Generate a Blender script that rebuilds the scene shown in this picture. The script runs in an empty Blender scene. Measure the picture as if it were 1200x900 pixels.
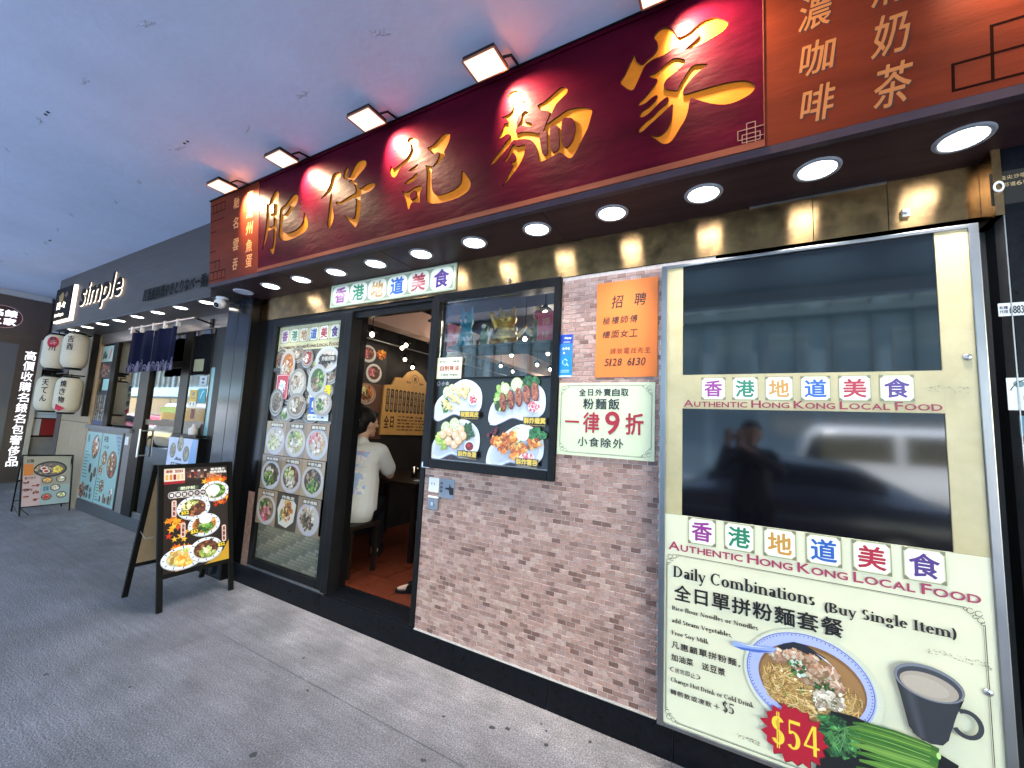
import bpy, bmesh, math, random
import numpy as np
from mathutils import Vector, Matrix
from mathutils.geometry import delaunay_2d_cdt

# ------------------------------------------------------------------ camera, sky, sun, exposure
scene = bpy.context.scene
COL = scene.collection
rad = math.radians
CAM = (0.0, -2.21, 1.5)
YAW, PITCH, ROLL, FPX = 29.2755, 6.0839, 2.848, 478.88
def camera_axes():
    y, p, r = rad(YAW), rad(PITCH), rad(ROLL)
    f = Vector((-math.sin(y)*math.cos(p), math.cos(y)*math.cos(p), math.sin(p)))
    rt = Vector((math.cos(y), math.sin(y), 0)); up = rt.cross(f)
    r2 = math.cos(r)*rt + math.sin(r)*up; u2 = -math.sin(r)*rt + math.cos(r)*up
    return r2, u2, f
cd = bpy.data.cameras.new("camera"); cam = bpy.data.objects.new("camera", cd); COL.objects.link(cam)
r2, u2, f2 = camera_axes()
cam.matrix_world = Matrix(((r2.x, u2.x, -f2.x, CAM[0]), (r2.y, u2.y, -f2.y, CAM[1]), (r2.z, u2.z, -f2.z, CAM[2]), (0, 0, 0, 1)))
cd.sensor_fit = 'HORIZONTAL'; cd.sensor_width = 36; cd.lens = FPX/1200*36; cd.clip_start = 0.02; cd.clip_end = 500
scene.camera = cam
SUN_EL, SUN_AZ = 74, 20
world = bpy.data.worlds.new("World"); scene.world = world; world.use_nodes = True
wn = world.node_tree.nodes; wl = world.node_tree.links
bg = wn['Background']; sky = wn.new('ShaderNodeTexSky'); sky.sky_type = 'NISHITA'; sky.sun_disc = False
sky.sun_elevation = rad(SUN_EL); sky.sun_rotation = rad(SUN_AZ); sky.air_density = 2.2; sky.dust_density = .2
wl.new(sky.outputs[0], bg.inputs[0]); bg.inputs[1].default_value = 0.15
sd = bpy.data.lights.new("sun", 'SUN'); sd.energy = 2.2; sd.angle = rad(3); sd.color = (1, .98, .95)
so = bpy.data.objects.new("sun", sd); COL.objects.link(so)
so.rotation_euler = (rad(90-SUN_EL), 0, rad(180-SUN_AZ))
scene.view_settings.view_transform = 'Standard'; scene.view_settings.look = 'None'
scene.view_settings.exposure = 3.8; scene.view_settings.gamma = 1
scene.cycles.use_denoising = True
scene.cycles.max_bounces = 7; scene.cycles.diffuse_bounces = 4; scene.cycles.glossy_bounces = 4
scene.cycles.transmission_bounces = 6; scene.cycles.transparent_max_bounces = 12
scene.cycles.sample_clamp_indirect = 6
scene.cycles.caustics_reflective = False; scene.cycles.caustics_refractive = False
R = random.Random(7)

# ------------------------------------------------------------------ materials
def lin(c):
    if isinstance(c, str):
        c = [int(c[i:i+2], 16)/255 for i in (0, 2, 4)]
    return tuple((x/12.92 if x <= .04045 else ((x+.055)/1.055)**2.4) for x in c)
MATS = {}
def M(name, col=(.5, .5, .5), rough=.6, metal=0., var=.0, vscale=8., bump=0., bscale=60., stretch=(1, 1, 1), spec=.5, coat=0., col2=None, rvar=0., detail=5):
    if name in MATS: return MATS[name]
    m = bpy.data.materials.new(name); m.use_nodes = True; MATS[name] = m
    nt = m.node_tree; N = nt.nodes; L = nt.links; b = N['Principled BSDF']
    b.inputs['Base Color'].default_value = (*col, 1); b.inputs['Roughness'].default_value = rough
    b.inputs['Metallic'].default_value = metal; b.inputs['Specular IOR Level'].default_value = spec
    b.inputs['Coat Weight'].default_value = coat
    if var or bump or rvar:
        tc = N.new('ShaderNodeTexCoord'); mp = N.new('ShaderNodeMapping'); mp.inputs['Scale'].default_value = stretch
        L.new(tc.outputs['Object'], mp.inputs[0])
        n1 = N.new('ShaderNodeTexNoise'); n1.inputs['Scale'].default_value = vscale; n1.inputs['Detail'].default_value = detail; n1.inputs['Roughness'].default_value = .65
        L.new(mp.outputs[0], n1.inputs[0])
        if var:
            cr = N.new('ShaderNodeValToRGB'); cr.color_ramp.elements[0].position = .32; cr.color_ramp.elements[1].position = .7
            c2 = col2 if col2 else tuple(x*(1-var) for x in col)
            cr.color_ramp.elements[0].color = (*c2, 1); cr.color_ramp.elements[1].color = (*[min(1, x*(1+var*.4)) for x in col], 1)
            L.new(n1.outputs[0], cr.inputs[0]); L.new(cr.outputs[0], b.inputs['Base Color'])
        if rvar:
            mr = N.new('ShaderNodeMapRange'); mr.inputs[3].default_value = max(0, rough-rvar); mr.inputs[4].default_value = min(1, rough+rvar)
            L.new(n1.outputs[0], mr.inputs[0]); L.new(mr.outputs[0], b.inputs['Roughness'])
        if bump:
            n2 = N.new('ShaderNodeTexNoise'); n2.inputs['Scale'].default_value = bscale; n2.inputs['Detail'].default_value = 4
            L.new(mp.outputs[0], n2.inputs[0])
            bp = N.new('ShaderNodeBump'); bp.inputs['Strength'].default_value = bump; bp.inputs['Distance'].default_value = .01
            L.new(n2.outputs[0], bp.inputs['Height']); L.new(bp.outputs[0], b.inputs['Normal'])
    return m
def brushed_vertical(m, aniso=.92):
    nt = m.node_tree; b = nt.nodes['Principled BSDF']; b.inputs['Anisotropic'].default_value = aniso
    c = nt.nodes.new('ShaderNodeCombineXYZ'); c.inputs[2].default_value = 1.; nt.links.new(c.outputs[0], b.inputs['Tangent']); return m
def emis(name, col, strength, rough=.5):
    if name in MATS: return MATS[name]
    m = M(name, col, rough); b = m.node_tree.nodes['Principled BSDF']
    b.inputs['Emission Color'].default_value = (*col, 1); b.inputs['Emission Strength'].default_value = strength
    return m
def glass(name, tint=(.96, .985, .98), transp=.98, rough=.02, refl=.8):
    if name in MATS: return MATS[name]
    m = bpy.data.materials.new(name); m.use_nodes = True; MATS[name] = m
    nt = m.node_tree; N = nt.nodes; L = nt.links
    N.remove(N['Principled BSDF'])
    fr = N.new('ShaderNodeFresnel'); fr.inputs[0].default_value = 1.52
    ad = N.new('ShaderNodeMath'); ad.operation = 'MULTIPLY_ADD'; ad.inputs[1].default_value = refl; ad.inputs[2].default_value = .01; ad.use_clamp = True
    L.new(fr.outputs[0], ad.inputs[0])
    tr = N.new('ShaderNodeBsdfTransparent'); tr.inputs[0].default_value = (*[x*transp for x in tint], 1)
    gl = N.new('ShaderNodeBsdfGlossy'); gl.inputs['Roughness'].default_value = rough
    mx = N.new('ShaderNodeMixShader'); L.new(ad.outputs[0], mx.inputs[0]); L.new(tr.outputs[0], mx.inputs[1]); L.new(gl.outputs[0], mx.inputs[2])
    L.new(mx.outputs[0], N['Material Output'].inputs[0])
    return m
def print_mat(name, rough=.35, coat=0., noise=.04):
    if name in MATS: return MATS[name]
    m = bpy.data.materials.new(name); m.use_nodes = True; MATS[name] = m
    nt = m.node_tree; N = nt.nodes; L = nt.links; b = N['Principled BSDF']
    at = N.new('ShaderNodeAttribute'); at.attribute_name = 'Col'
    tc = N.new('ShaderNodeTexCoord'); n1 = N.new('ShaderNodeTexNoise'); n1.inputs['Scale'].default_value = 90; n1.inputs['Detail'].default_value = 4
    L.new(tc.outputs['Object'], n1.inputs[0])
    mr = N.new('ShaderNodeMapRange'); mr.inputs[3].default_value = 1-noise*3; mr.inputs[4].default_value = 1+noise*3
    L.new(n1.outputs[0], mr.inputs[0])
    vm = N.new('ShaderNodeVectorMath'); vm.operation = 'SCALE'; L.new(at.outputs['Color'], vm.inputs[0]); L.new(mr.outputs[0], vm.inputs['Scale'])
    L.new(vm.outputs[0], b.inputs['Base Color']); b.inputs['Roughness'].default_value = rough; b.inputs['Coat Weight'].default_value = coat
    b.inputs['Coat Roughness'].default_value = .08
    return m

# ------------------------------------------------------------------ mesh builder
class MB:
    def __init__(s): s.v = []; s.f = []; s.m = []; s.c = []; s.mats = []; s.smooth = []
    def mi(s, mat):
        if mat not in s.mats: s.mats.append(mat)
        return s.mats.index(mat)
    def add(s, vs, fs, mat, smooth=False, col=(1, 1, 1)):
        o = len(s.v); s.v += [tuple(x) for x in vs]; i = s.mi(mat)
        for f in fs: s.f.append([o+k for k in f]); s.m.append(i); s.smooth.append(smooth); s.c.append(col)
    def box(s, x0, x1, y0, y1, z0, z1, mat, bev=0., col=(1, 1, 1)):
        if bev <= 0:
            vs = [(x, y, z) for z in (z0, z1) for y in (y0, y1) for x in (x0, x1)]
            fs = [(0, 2, 3, 1), (4, 5, 7, 6), (0, 1, 5, 4), (2, 6, 7, 3), (0, 4, 6, 2), (1, 3, 7, 5)]
            s.add(vs, fs, mat, col=col); return
        bm = bmesh.new(); bmesh.ops.create_cube(bm, size=1)
        for v in bm.verts: v.co = Vector((x0+(v.co.x+.5)*(x1-x0), y0+(v.co.y+.5)*(y1-y0), z0+(v.co.z+.5)*(z1-z0)))
        bmesh.ops.bevel(bm, geom=list(bm.edges), offset=bev, segments=2, affect='EDGES', profile=.6)
        bm.verts.ensure_lookup_table(); bm.verts.index_update()
        s.add([v.co for v in bm.verts], [[v.index for v in f.verts] for f in bm.faces], mat, col=col); bm.free()
    def tube(s, p0, p1, r0, mat, r1=None, n=12, cap=True, smooth=True):
        r1 = r0 if r1 is None else r1; p0 = Vector(p0); p1 = Vector(p1); d = (p1-p0).normalized()
        a = d.orthogonal().normalized(); b = d.cross(a)
        vs = []
        for p, r in ((p0, r0), (p1, r1)):
            for k in range(n):
                t = 2*math.pi*k/n; vs.append(p+r*(math.cos(t)*a+math.sin(t)*b))
        s.add(vs, [(k, (k+1) % n, n+(k+1) % n, n+k) for k in range(n)], mat, smooth)
        if cap: s.add(vs, [tuple(range(n))[::-1], tuple(range(n, 2*n))], mat)
    def path(s, pts, r, mat, n=8):
        for a, b in zip(pts[:-1], pts[1:]): s.tube(a, b, r, mat, n=n)
        for p in pts[1:-1]: s.ball(p, r, mat, 8, 5)
    def ball(s, c, r, mat, nu=16, nv=10, sc=(1, 1, 1), rot=None, smooth=True):
        vs = []; fs = []
        for j in range(nv+1):
            ph = math.pi*j/nv
            for i in range(nu):
                th = 2*math.pi*i/nu; q = Vector((math.sin(ph)*math.cos(th)*sc[0], math.sin(ph)*math.sin(th)*sc[1], math.cos(ph)*sc[2]))*r
                if rot: q = rot @ q
                vs.append(Vector(c)+q)
        for j in range(nv):
            for i in range(nu): fs.append((j*nu+i, (j+1)*nu+i, (j+1)*nu+(i+1) % nu, j*nu+(i+1) % nu))
        s.add(vs, fs, mat, smooth)
    def lathe(s, c, prof, mat, n=24, smooth=True, ax='z', close=False):
        vs = []; fs = []
        for r, h in prof:
            for k in range(n):
                t = 2*math.pi*k/n; x, y = r*math.cos(t), r*math.sin(t)
                p = (x, y, h) if ax == 'z' else ((x, h, y) if ax == 'y' else (h, x, y))
                vs.append((c[0]+p[0], c[1]+p[1], c[2]+p[2]))
        for j in range(len(prof)-1):
            for k in range(n): fs.append((j*n+k, j*n+(k+1) % n, (j+1)*n+(k+1) % n, (j+1)*n+k))
        if close: fs.append(tuple(range((len(prof)-1)*n, len(prof)*n)))
        s.add(vs, fs, mat, smooth)
    def build(s, name, parent=None, local=False, vcol=False):
        me = bpy.data.meshes.new(name)
        off = Vector((0, 0, 0)) if (parent is None or local) else ROOTLOC.get(parent.name, Vector((0, 0, 0)))
        vs = [(v[0]-off.x, v[1]-off.y, v[2]-off.z) for v in s.v]
        me.from_pydata(vs, [], s.f)
        for m in s.mats: me.materials.append(m)
        me.polygons.foreach_set('material_index', s.m); me.polygons.foreach_set('use_smooth', s.smooth)
        if vcol:
            at = me.color_attributes.new('Col', 'FLOAT_COLOR', 'CORNER'); data = []
            for f, c in zip(s.f, s.c): data += [c[0], c[1], c[2], 1.0]*len(f)
            at.data.foreach_set('color', data)
        me.update()
        o = bpy.data.objects.new(name, me); COL.objects.link(o)
        if parent is not None: o.parent = parent; ROOTLOC[o.name] = off
        return o
ROOTLOC = {}
def thing(name, label, cat, loc=(0, 0, 0), rz=0., group=None):
    o = bpy.data.objects.new(name, None); COL.objects.link(o); o.location = loc; o.rotation_euler = (0, 0, rz)
    o.empty_display_size = .05
    o['label'] = label; o['category'] = cat
    if group: o['group'] = group
    ROOTLOC[o.name] = Vector(loc); return o
def tag(o, label, cat, group=None):
    o['label'] = label; o['category'] = cat
    if group: o['group'] = group
    return o
def struct(o, label=None):
    o['kind'] = 'structure'
    if label: o['label'] = label
    return o
def boxp(name, parent, *a, **k):
    mb = MB(); mb.box(*a, **k); return mb.build(name, parent)

# ------------------------------------------------------------------ flat printing on a plane
GL = {}
def glyphs(text):
    if text in GL: return GL[text]
    c = bpy.data.curves.new('t', 'FONT'); c.body = text; c.resolution_u = 3
    o = bpy.data.objects.new('t', c); COL.objects.link(o)
    dg = bpy.context.evaluated_depsgraph_get(); oe = o.evaluated_get(dg)
    me = bpy.data.meshes.new_from_object(oe)
    vs = [(v.co.x, v.co.y) for v in me.vertices]; fs = [list(p.vertices) for p in me.polygons]
    bpy.data.objects.remove(o); bpy.data.curves.remove(c); bpy.data.meshes.remove(me)
    if not vs: vs = [(0, 0), (1, 1)]
    xs = [v[0] for v in vs]; ys = [v[1] for v in vs]
    GL[text] = (vs, fs, (min(xs), min(ys), max(xs), max(ys))); return GL[text]
def smoothpoly(pts, k=3):
    out = []; n = len(pts)
    for i in range(n):
        p0, p1, p2, p3 = pts[i-1], pts[i], pts[(i+1) % n], pts[(i+2) % n]
        for j in range(k):
            t = j/k
            out.append(tuple(.5*(2*p1[a]+(p2[a]-p0[a])*t+(2*p0[a]-5*p1[a]+4*p2[a]-p3[a])*t*t+(3*p1[a]-p0[a]-3*p2[a]+p3[a])*t**3) for a in (0, 1)))
    return out
class Print:
    """flat artwork on a plane: u along U, v along V, layers lifted along the normal"""
    def __init__(s, O, U, V, mat, step=.00003):
        s.O = Vector(O); s.U = Vector(U).normalized(); s.V = Vector(V).normalized(); s.N = s.U.cross(s.V)
        s.mb = MB(); s.mat = mat; s.l = 0.0; s.step = step; s.rnd = random.Random(3)
    def up(s, k=1): s.l += s.step*k
    def P(s, u, v, h=0): return s.O+u*s.U+v*s.V+(s.l+h)*s.N
    def poly(s, pts, col, lift=True):
        c = lin(col) if isinstance(col, str) else col
        if lift: s.up()
        a = sum(pts[i-1][0]*pts[i][1]-pts[i][0]*pts[i-1][1] for i in range(len(pts)))
        if a < 0: pts = pts[::-1]
        s.mb.add([s.P(*p) for p in pts], [tuple(range(len(pts)))], s.mat, col=c)
    def rect(s, u0, v0, u1, v1, col): s.poly([(u0, v0), (u1, v0), (u1, v1), (u0, v1)], col)
    def rrect(s, u0, v0, u1, v1, r, col, n=4):
        pts = []
        for cx, cy, a in ((u1-r, v1-r, 0), (u0+r, v1-r, 90), (u0+r, v0+r, 180), (u1-r, v0+r, 270)):
            for k in range(n+1): t = rad(a+90*k/n); pts.append((cx+r*math.cos(t), cy+r*math.sin(t)))
        s.poly(pts, col)
    def ell(s, cu, cv, ru, rv, col, n=24, rot=0., jit=0.):
        pts = []; c, d = math.cos(rot), math.sin(rot)
        for k in range(n):
            t = 2*math.pi*k/n; j = 1+jit*(s.rnd.random()-.5); x, y = ru*j*math.cos(t), rv*j*math.sin(t)
            pts.append((cu+x*c-y*d, cv+x*d+y*c))
        s.poly(pts, col)
    def ring(s, cu, cv, ru, rv, w, col, n=32, a0=0, a1=360, w2=None):
        s.up(); w2 = w if w2 is None else w2
        c = lin(col) if isinstance(col, str) else col; vs = []; full = abs(a1-a0) >= 360
        for k in range(n+1):
            t = rad(a0+(a1-a0)*k/n); vs.append(s.P(cu+ru*math.cos(t), cv+rv*math.sin(t))); vs.append(s.P(cu+(ru-w)*math.cos(t), cv+(rv-w2)*math.sin(t)))
        s.mb.add(vs, [(2*k+1, 2*k, 2*k+2, 2*k+3) for k in range(n)], s.mat, col=c)
    def line(s, pts, w, col, lift=True):
        c = lin(col) if isinstance(col, str) else col
        if lift: s.up()
        n = len(pts); vs = []
        for i in range(n):
            a = pts[max(0, i-1)]; b = pts[min(n-1, i+1)]; dx, dy = b[0]-a[0], b[1]-a[1]; L = math.hypot(dx, dy) or 1
            ww = w[i] if isinstance(w, (list, tuple)) else w
            nx, ny = -dy/L*ww/2, dx/L*ww/2; p = pts[i]; vs += [s.P(p[0]+nx, p[1]+ny), s.P(p[0]-nx, p[1]-ny)]
        s.mb.add(vs, [(2*i, 2*i+1, 2*i+3, 2*i+2) for i in range(n-1)], s.mat, col=c)
    def frame(s, u0, v0, u1, v1, w, col):
        s.rect(u0, v0, u1, v0+w, col); s.rect(u0, v1-w, u1, v1, col); s.rect(u0, v0+w, u0+w, v1-w, col); s.rect(u1-w, v0+w, u1, v1-w, col)
    def text(s, t, u0, v0, u1, v1, col, bold=0., shear=0.):
        vs, fs, (a, b, c2, d) = glyphs(t); c = lin(col) if isinstance(col, str) else col
        su = (u1-u0)/max(1e-6, c2-a); sv = (v1-v0)/max(1e-6, d-b)
        offs = [(0, 0)] if bold <= 0 else [(bold, 0), (-bold, 0), (0, bold), (0, -bold), (bold*.7, bold*.7), (-bold*.7, -bold*.7)]
        l0 = s.l
        for i_, (ou, ov) in enumerate(offs):
            s.l = l0+1e-5*(i_+1)
            s.mb.add([s.P(u0+(x-a)*su+ou+shear*((y-b)*sv), v0+(y-b)*sv+ov) for x, y in vs], fs, s.mat, col=c)
    def vtext(s, t, u0, v0, u1, v1, col, bold=0.):
        n = len(t); h = (v1-v0)/n; l0 = s.l
        for i, ch in enumerate(t):
            s.l = l0; s.text(ch, u0, v1-(i+1)*h+h*.06, u1, v1-i*h-h*.06, col, bold)
    def cells(s, t, u0, v0, u1, v1, col, bold=0., gap=.08):
        n = len(t); w = (u1-u0)/n; l0 = s.l
        for i, ch in enumerate(t):
            if ch == ' ': continue
            s.l = l0
            k = gap
            if ch in '，、.,': s.text(ch, u0+i*w+w*.1, v0, u0+i*w+w*.3, v0+(v1-v0)*.25, col, bold); continue
            if ch in '一': s.text(ch, u0+i*w+w*k, v0+(v1-v0)*.42, u0+(i+1)*w-w*k, v0+(v1-v0)*.56, col, bold); continue
            if ch in '日口': s.text(ch, u0+i*w+w*(k+.12), v0+(v1-v0)*.03, u0+(i+1)*w-w*(k+.12), v1-(v1-v0)*.05, col, bold); continue
            s.text(ch, u0+i*w+w*k, v0, u0+(i+1)*w-w*k, v1, col, bold)
    def smallcaps(s, t, u0, v0, u1, v1, col, bold=0.):
        words = t.split(' '); items = []; x = 0.
        for w in words:
            for i, ch in enumerate(w):
                _, _, (a, b, c2, d) = glyphs(ch); k = 1.0 if i == 0 else .74
                items.append((ch, x, x+(c2-a)*k*1.18, k)); x += (c2-a)*k*1.18+.10
            x += .22
        x -= .32; sc = (u1-u0)/x; h = v1-v0
        l0 = s.l
        for ch, a, b, k in items:
            s.l = l0; s.text(ch, u0+a*sc, v0, u0+b*sc, v0+h*k, col, bold)
    def blobs(s, cu, cv, ru, rv, pal, n, size, elong=1.5, rnd=None):
        q = rnd or s.rnd; l0 = s.l
        for _ in range(n):
            s.l = l0+q.random()*.00045
            t = q.random()*2*math.pi; r = math.sqrt(q.random()); c = lin(q.choice(pal)); k = .75+.5*q.random()
            sz = size*(.6+.8*q.random())
            s.ell(cu+ru*r*math.cos(t), cv+rv*r*math.sin(t), sz*elong, sz, tuple(x*k for x in c), n=7, rot=q.random()*3.14, jit=.35)
            if size > .0055 and _ % 2: s.ell(cu+ru*r*math.cos(t)-sz*.2, cv+rv*r*math.sin(t)+sz*.3, sz*elong*.45, sz*.35, tuple(min(.9, x*k*1.7+.02) for x in c), n=6, rot=q.random()*3.14, jit=.4)
        s.l = l0+.00055
    def noodles(s, cu, cv, ru, rv, pal, n, w):
        q = s.rnd; l0 = s.l
        for _ in range(n):
            s.l = l0+q.random()*.00045
            t = q.random()*6.28; r = math.sqrt(q.random())*.8; x = cu+ru*r*math.cos(t); y = cv+rv*r*math.sin(t); a = q.random()*6.28; pts = []
            for k in range(7):
                pts.append((x, y)); a += (q.random()-.5)*.9; x += math.cos(a)*ru*.13; y += math.sin(a)*rv*.13
                if ((x-cu)/ru)**2+((y-cv)/rv)**2 > .93: a += 2.2; x = cu+(x-cu)*.93; y = cv+(y-cv)*.93
            c = lin(q.choice(pal)); k = .7+.5*q.random(); s.line(pts, w, tuple(z*k for z in c))
        s.l = l0+.00055
    gain = 1.
    def build(s, name, parent, local=False):
        if s.gain != 1: s.mb.c = [tuple(x*s.gain for x in c) for c in s.mb.c]
        return s.mb.build(name, parent, local, vcol=True)
PAL = {
 'beef': ['5a2e22', '6e3a28', '402018', '824a32', '2f1a14', '9a6040'], 'wonton': ['e8d4b8', 'd8bfa0', 'c89a78', 'f0e2cc', 'b98868'],
 'green': ['3d6b2a', '5a8a34', '7da548', '2c4a20', '98b860'], 'noodle': ['d8b070', 'e6c68a', 'c49a58', 'b08848'], 'fish': ['e8e0d2', 'd0c4b0', 'f4efe4', 'b8a890'],
 'veg': ['c8d088', 'a8b858', 'e0dc9c', '84984a', 'f0ecc0'], 'dark': ['382820', '4a3828', '5c4a38', '2a2018', '6a5a48'], 'orange': ['d07828', 'e89838', 'b85a1c', 'f0b060', '8c3c18'],
 'red': ['a02828', 'c03c34', '7c1c1c', 'd86050'], 'pink': ['e08088', 'd05a70', 'f0a8a8', 'b83858'], 'mush': ['8c7458', '6c5640', 'a88c6c', 'c4ac8c', '4c3c2c'],
 'bbq': ['8c4a34', '6e3424', 'a86048', '502418', 'b87858'], 'spring': ['e8d898', 'd8c070', 'f2e8b8', 'c0a050'], 'leaf': ['e8821c', 'd04818', 'f0b028', 'b82c14', 'f8d040'], 'egg': ['f0b040', 'f6d078', 'e8902c']}
def plate(p, cu, cv, ru, rv, blue=False, rim='eceff4', inner=.8, rot=0.):
    p.ell(cu, cv-rv*.05, ru*1.03, rv*1.05, 'b8bcc8', rot=rot); p.ell(cu, cv, ru, rv, rim, 28, rot=rot)
    if blue:
        l1 = p.l
        for k in range(12):
            p.l = l1+(k % 2)*.00002
            t = 2*math.pi*k/12; p.ell(cu+ru*.9*math.cos(t), cv+rv*.9*math.sin(t), ru*.07, rv*.055, '3858a8', 6, rot=t, jit=.4)
    p.ell(cu, cv-rv*.02, ru*inner, rv*inner, 'c8c4bc', rot=rot)
def dish(p, cu, cv, ru, rv, kinds, blue=False, rim='eceff4', noodle=False, n=70, inner=.8):
    plate(p, cu, cv, ru, rv, blue, rim, inner); iu, iv = ru*inner*.92, rv*inner*.92
    base = lin(PAL[kinds[0]][0]); p.ell(cu, cv, iu, iv, tuple(x*.8 for x in base), 20)
    if noodle: p.noodles(cu, cv, iu, iv, PAL['noodle'], int(n*.6), ru*.045)
    q = p.rnd; k = len(kinds)
    for i, kd in enumerate(kinds):
        a = 2*math.pi*i/k+q.random(); d = .38 if k > 1 else 0
        p.blobs(cu+iu*d*math.cos(a), cv+iv*d*math.sin(a), iu*(.62 if k > 1 else .85), iv*(.62 if k > 1 else .85), PAL[kd], n//k, ru*.085, 1.6)
def plane_x(y, U=(1, 0, 0)): return (0, y, 0)
def serif(p, text, u0, v0, u1, cap, col, wt=1.0):
    """roman lettering: thick stems, thin arcs and slab serifs, built from strokes"""
    S = .115*wt; T = .045*wt
    def st(x, a, b, f='bt', w=S): return [('r', x-w/2, a, x+w/2, b)]+([('r', x-w/2-.055, a, x+w/2+.055, a+.035)] if 'b' in f else [])+([('r', x-w/2-.055, b-.035, x+w/2+(.055 if 'T' in f else 0), b)] if 't' in f or 'T' in f else [])
    def arc(cx, cy, rx, ry, a0=0, a1=360): return [('a', cx, cy, rx, ry, a0, a1)]
    X = .45; Cp = .68; A = .74
    G = {
     'D': (.66, st(.13, 0, Cp, 'bT')+arc(.2, Cp/2, .4, Cp/2, -90, 90)+[('r', .13, 0, .24, T), ('r', .13, Cp-T, .24, Cp)]),
     'a': (.42, st(.31, 0, X*.8, 'b')+arc(.2, X*.72, .167, X*.28, 20, 160)+arc(.19, .14, .15, .14)),
     'i': (.24, st(.12, 0, X)+[('o', .12, X+.14, .065)]), 'l': (.24, st(.12, 0, A)),
     'y': (.46, [('l', .08, X, .25, 0, S), ('l', .41, X, .18, -.2, T*1.2), ('r', .0, X-.035, .17, X), ('r', .32, X-.035, .48, X), ('o', .13, -.19, .055)]),
     'C': (.64, arc(.35, Cp/2, .32, Cp/2+.01, 48, 312)+[('r', .53, Cp-.2, .56, Cp)]),
     'o': (.5, arc(.24, X/2, .22, X/2+.01)), 'e': (.43, arc(.22, X/2, .2, X/2+.01, 0, 320)+[('r', .06, X/2, .41, X/2+T)]),
     'm': (.8, st(.12, 0, X)+st(.39, 0, X*.7, 'b')+st(.66, 0, X*.7, 'b')+arc(.25, X*.68, .195, X*.33, 0, 140)+arc(.52, X*.68, .195, X*.33, 0, 140)),
     'b': (.5, st(.12, 0, A, 't')+arc(.25, X/2, .22, X/2+.01, -150, 150)), 'd': (.5, st(.38, 0, A)+arc(.25, X/2, .22, X/2+.01, 30, 330)),
     'n': (.54, st(.12, 0, X)+st(.41, 0, X*.7, 'b')+arc(.26, X*.68, .205, X*.33, 0, 140)), 'r': (.36, st(.12, 0, X)+arc(.25, X*.68, .13, X*.33, 40, 150)),
     't': (.3, st(.14, .03, X+.14, '')+[('r', .02, X-.035, .28, X)]+arc(.22, .07, .12, .08, 190, 330)),
     's': (.36, arc(.18, X*.74, .14, X*.27, 30, 260)+arc(.18, X*.26, .14, X*.27, -150, 80)),
     'S': (.48, arc(.24, Cp*.74, .19, Cp*.27, 30, 260)+arc(.24, Cp*.26, .19, Cp*.27, -150, 80)),
     'B': (.56, st(.13, 0, Cp, 'bT')+arc(.2, Cp*.74, .28, Cp*.26, -90, 90)+arc(.2, Cp*.26, .32, Cp*.27, -90, 90)+[('r', .13, 0, .24, T), ('r', .13, Cp-T, .24, Cp), ('r', .13, Cp*.5, .24, Cp*.5+T)]),
     'u': (.54, st(.12, .1, X, 't')+st(.4, 0, X)+arc(.27, .12, .2, .14, 180, 320)), 'g': (.46, arc(.2, X*.64, .17, X*.34)+arc(.22, -.08, .2, .13)+[('r', .33, X-.05, .45, X)]),
     'I': (.3, st(.15, 0, Cp, 'bT')), 'R': (.6, st(.13, 0, Cp, 'bT')+arc(.2, Cp*.73, .3, Cp*.27, -90, 90)+[('l', .3, Cp*.48, .56, 0, S)]),
     'c': (.4, arc(.22, X/2, .2, X/2+.01, 45, 315)), 'f': (.3, st(.13, 0, A-.1, 'b')+arc(.22, A-.12, .14, .13, 30, 180)+[('r', .02, X-.035, .27, X)]),
     'N': (.68, st(.12, 0, Cp, 'bt', T)+st(.55, 0, Cp, 't', T)+[('l', .1, Cp, .55, 0, S)]), 'V': (.64, [('l', .1, Cp, .33, 0, S), ('l', .56, Cp, .34, 0, T)]),
     'F': (.52, st(.13, 0, Cp, 'bT')+[('r', .13, Cp-T, .48, Cp), ('r', .46, Cp-.16, .49, Cp), ('r', .13, Cp*.5, .36, Cp*.5+T)]), 'M': (.82, st(.12, 0, Cp, 'bt', T)+st(.68, 0, Cp, 'bT')+[('l', .12, Cp, .38, .05, S), ('l', .64, Cp, .4, .05, T)]),
     'k': (.5, st(.12, 0, A)+[('l', .4, X, .16, .18, T), ('l', .22, .26, .44, 0, S)]), 'h': (.54, st(.12, 0, A)+st(.41, 0, X*.7, 'b')+arc(.26, X*.68, .205, X*.33, 0, 140)),
     'H': (.68, st(.13, 0, Cp, 'bT')+st(.54, 0, Cp, 'bT')+[('r', .13, Cp*.5, .54, Cp*.5+T)]), 'v': (.44, [('l', .07, X, .22, 0, S), ('l', .38, X, .23, 0, T)]),
     '(': (.3, arc(.34, .27, .26, .44, 118, 242)), ')': (.3, arc(-.04, .27, .26, .44, -62, 62)), ',': (.2, [('o', .09, .03, .055), ('l', .12, .02, .05, -.12, T)]), '-': (.3, [('r', .04, .2, .26, .26)]),
     '$': (.5, arc(.24, .5, .19, .17, 20, 265)+arc(.24, .17, .2, .18, -160, 88)+[('r', .2, -.1, .235, .78), ('r', .26, -.1, .295, .78)]),
     '5': (.5, [('r', .09, .6, .42, .68), ('r', .08, .34, .12, .66)]+arc(.2, .21, .22, .22, -140, 130)), '4': (.5, [('r', .3, 0, .4, .7), ('r', .03, .17, .48, .22), ('l', .32, .7, .05, .19, T*1.3)]),
     ' ': (.26, [])}
    adv = [G.get(ch, G['o'])[0] for ch in text]; W = sum(adv); su = (u1-u0)/W; sv = cap/Cp; x = u0
    l0 = p.l
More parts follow.
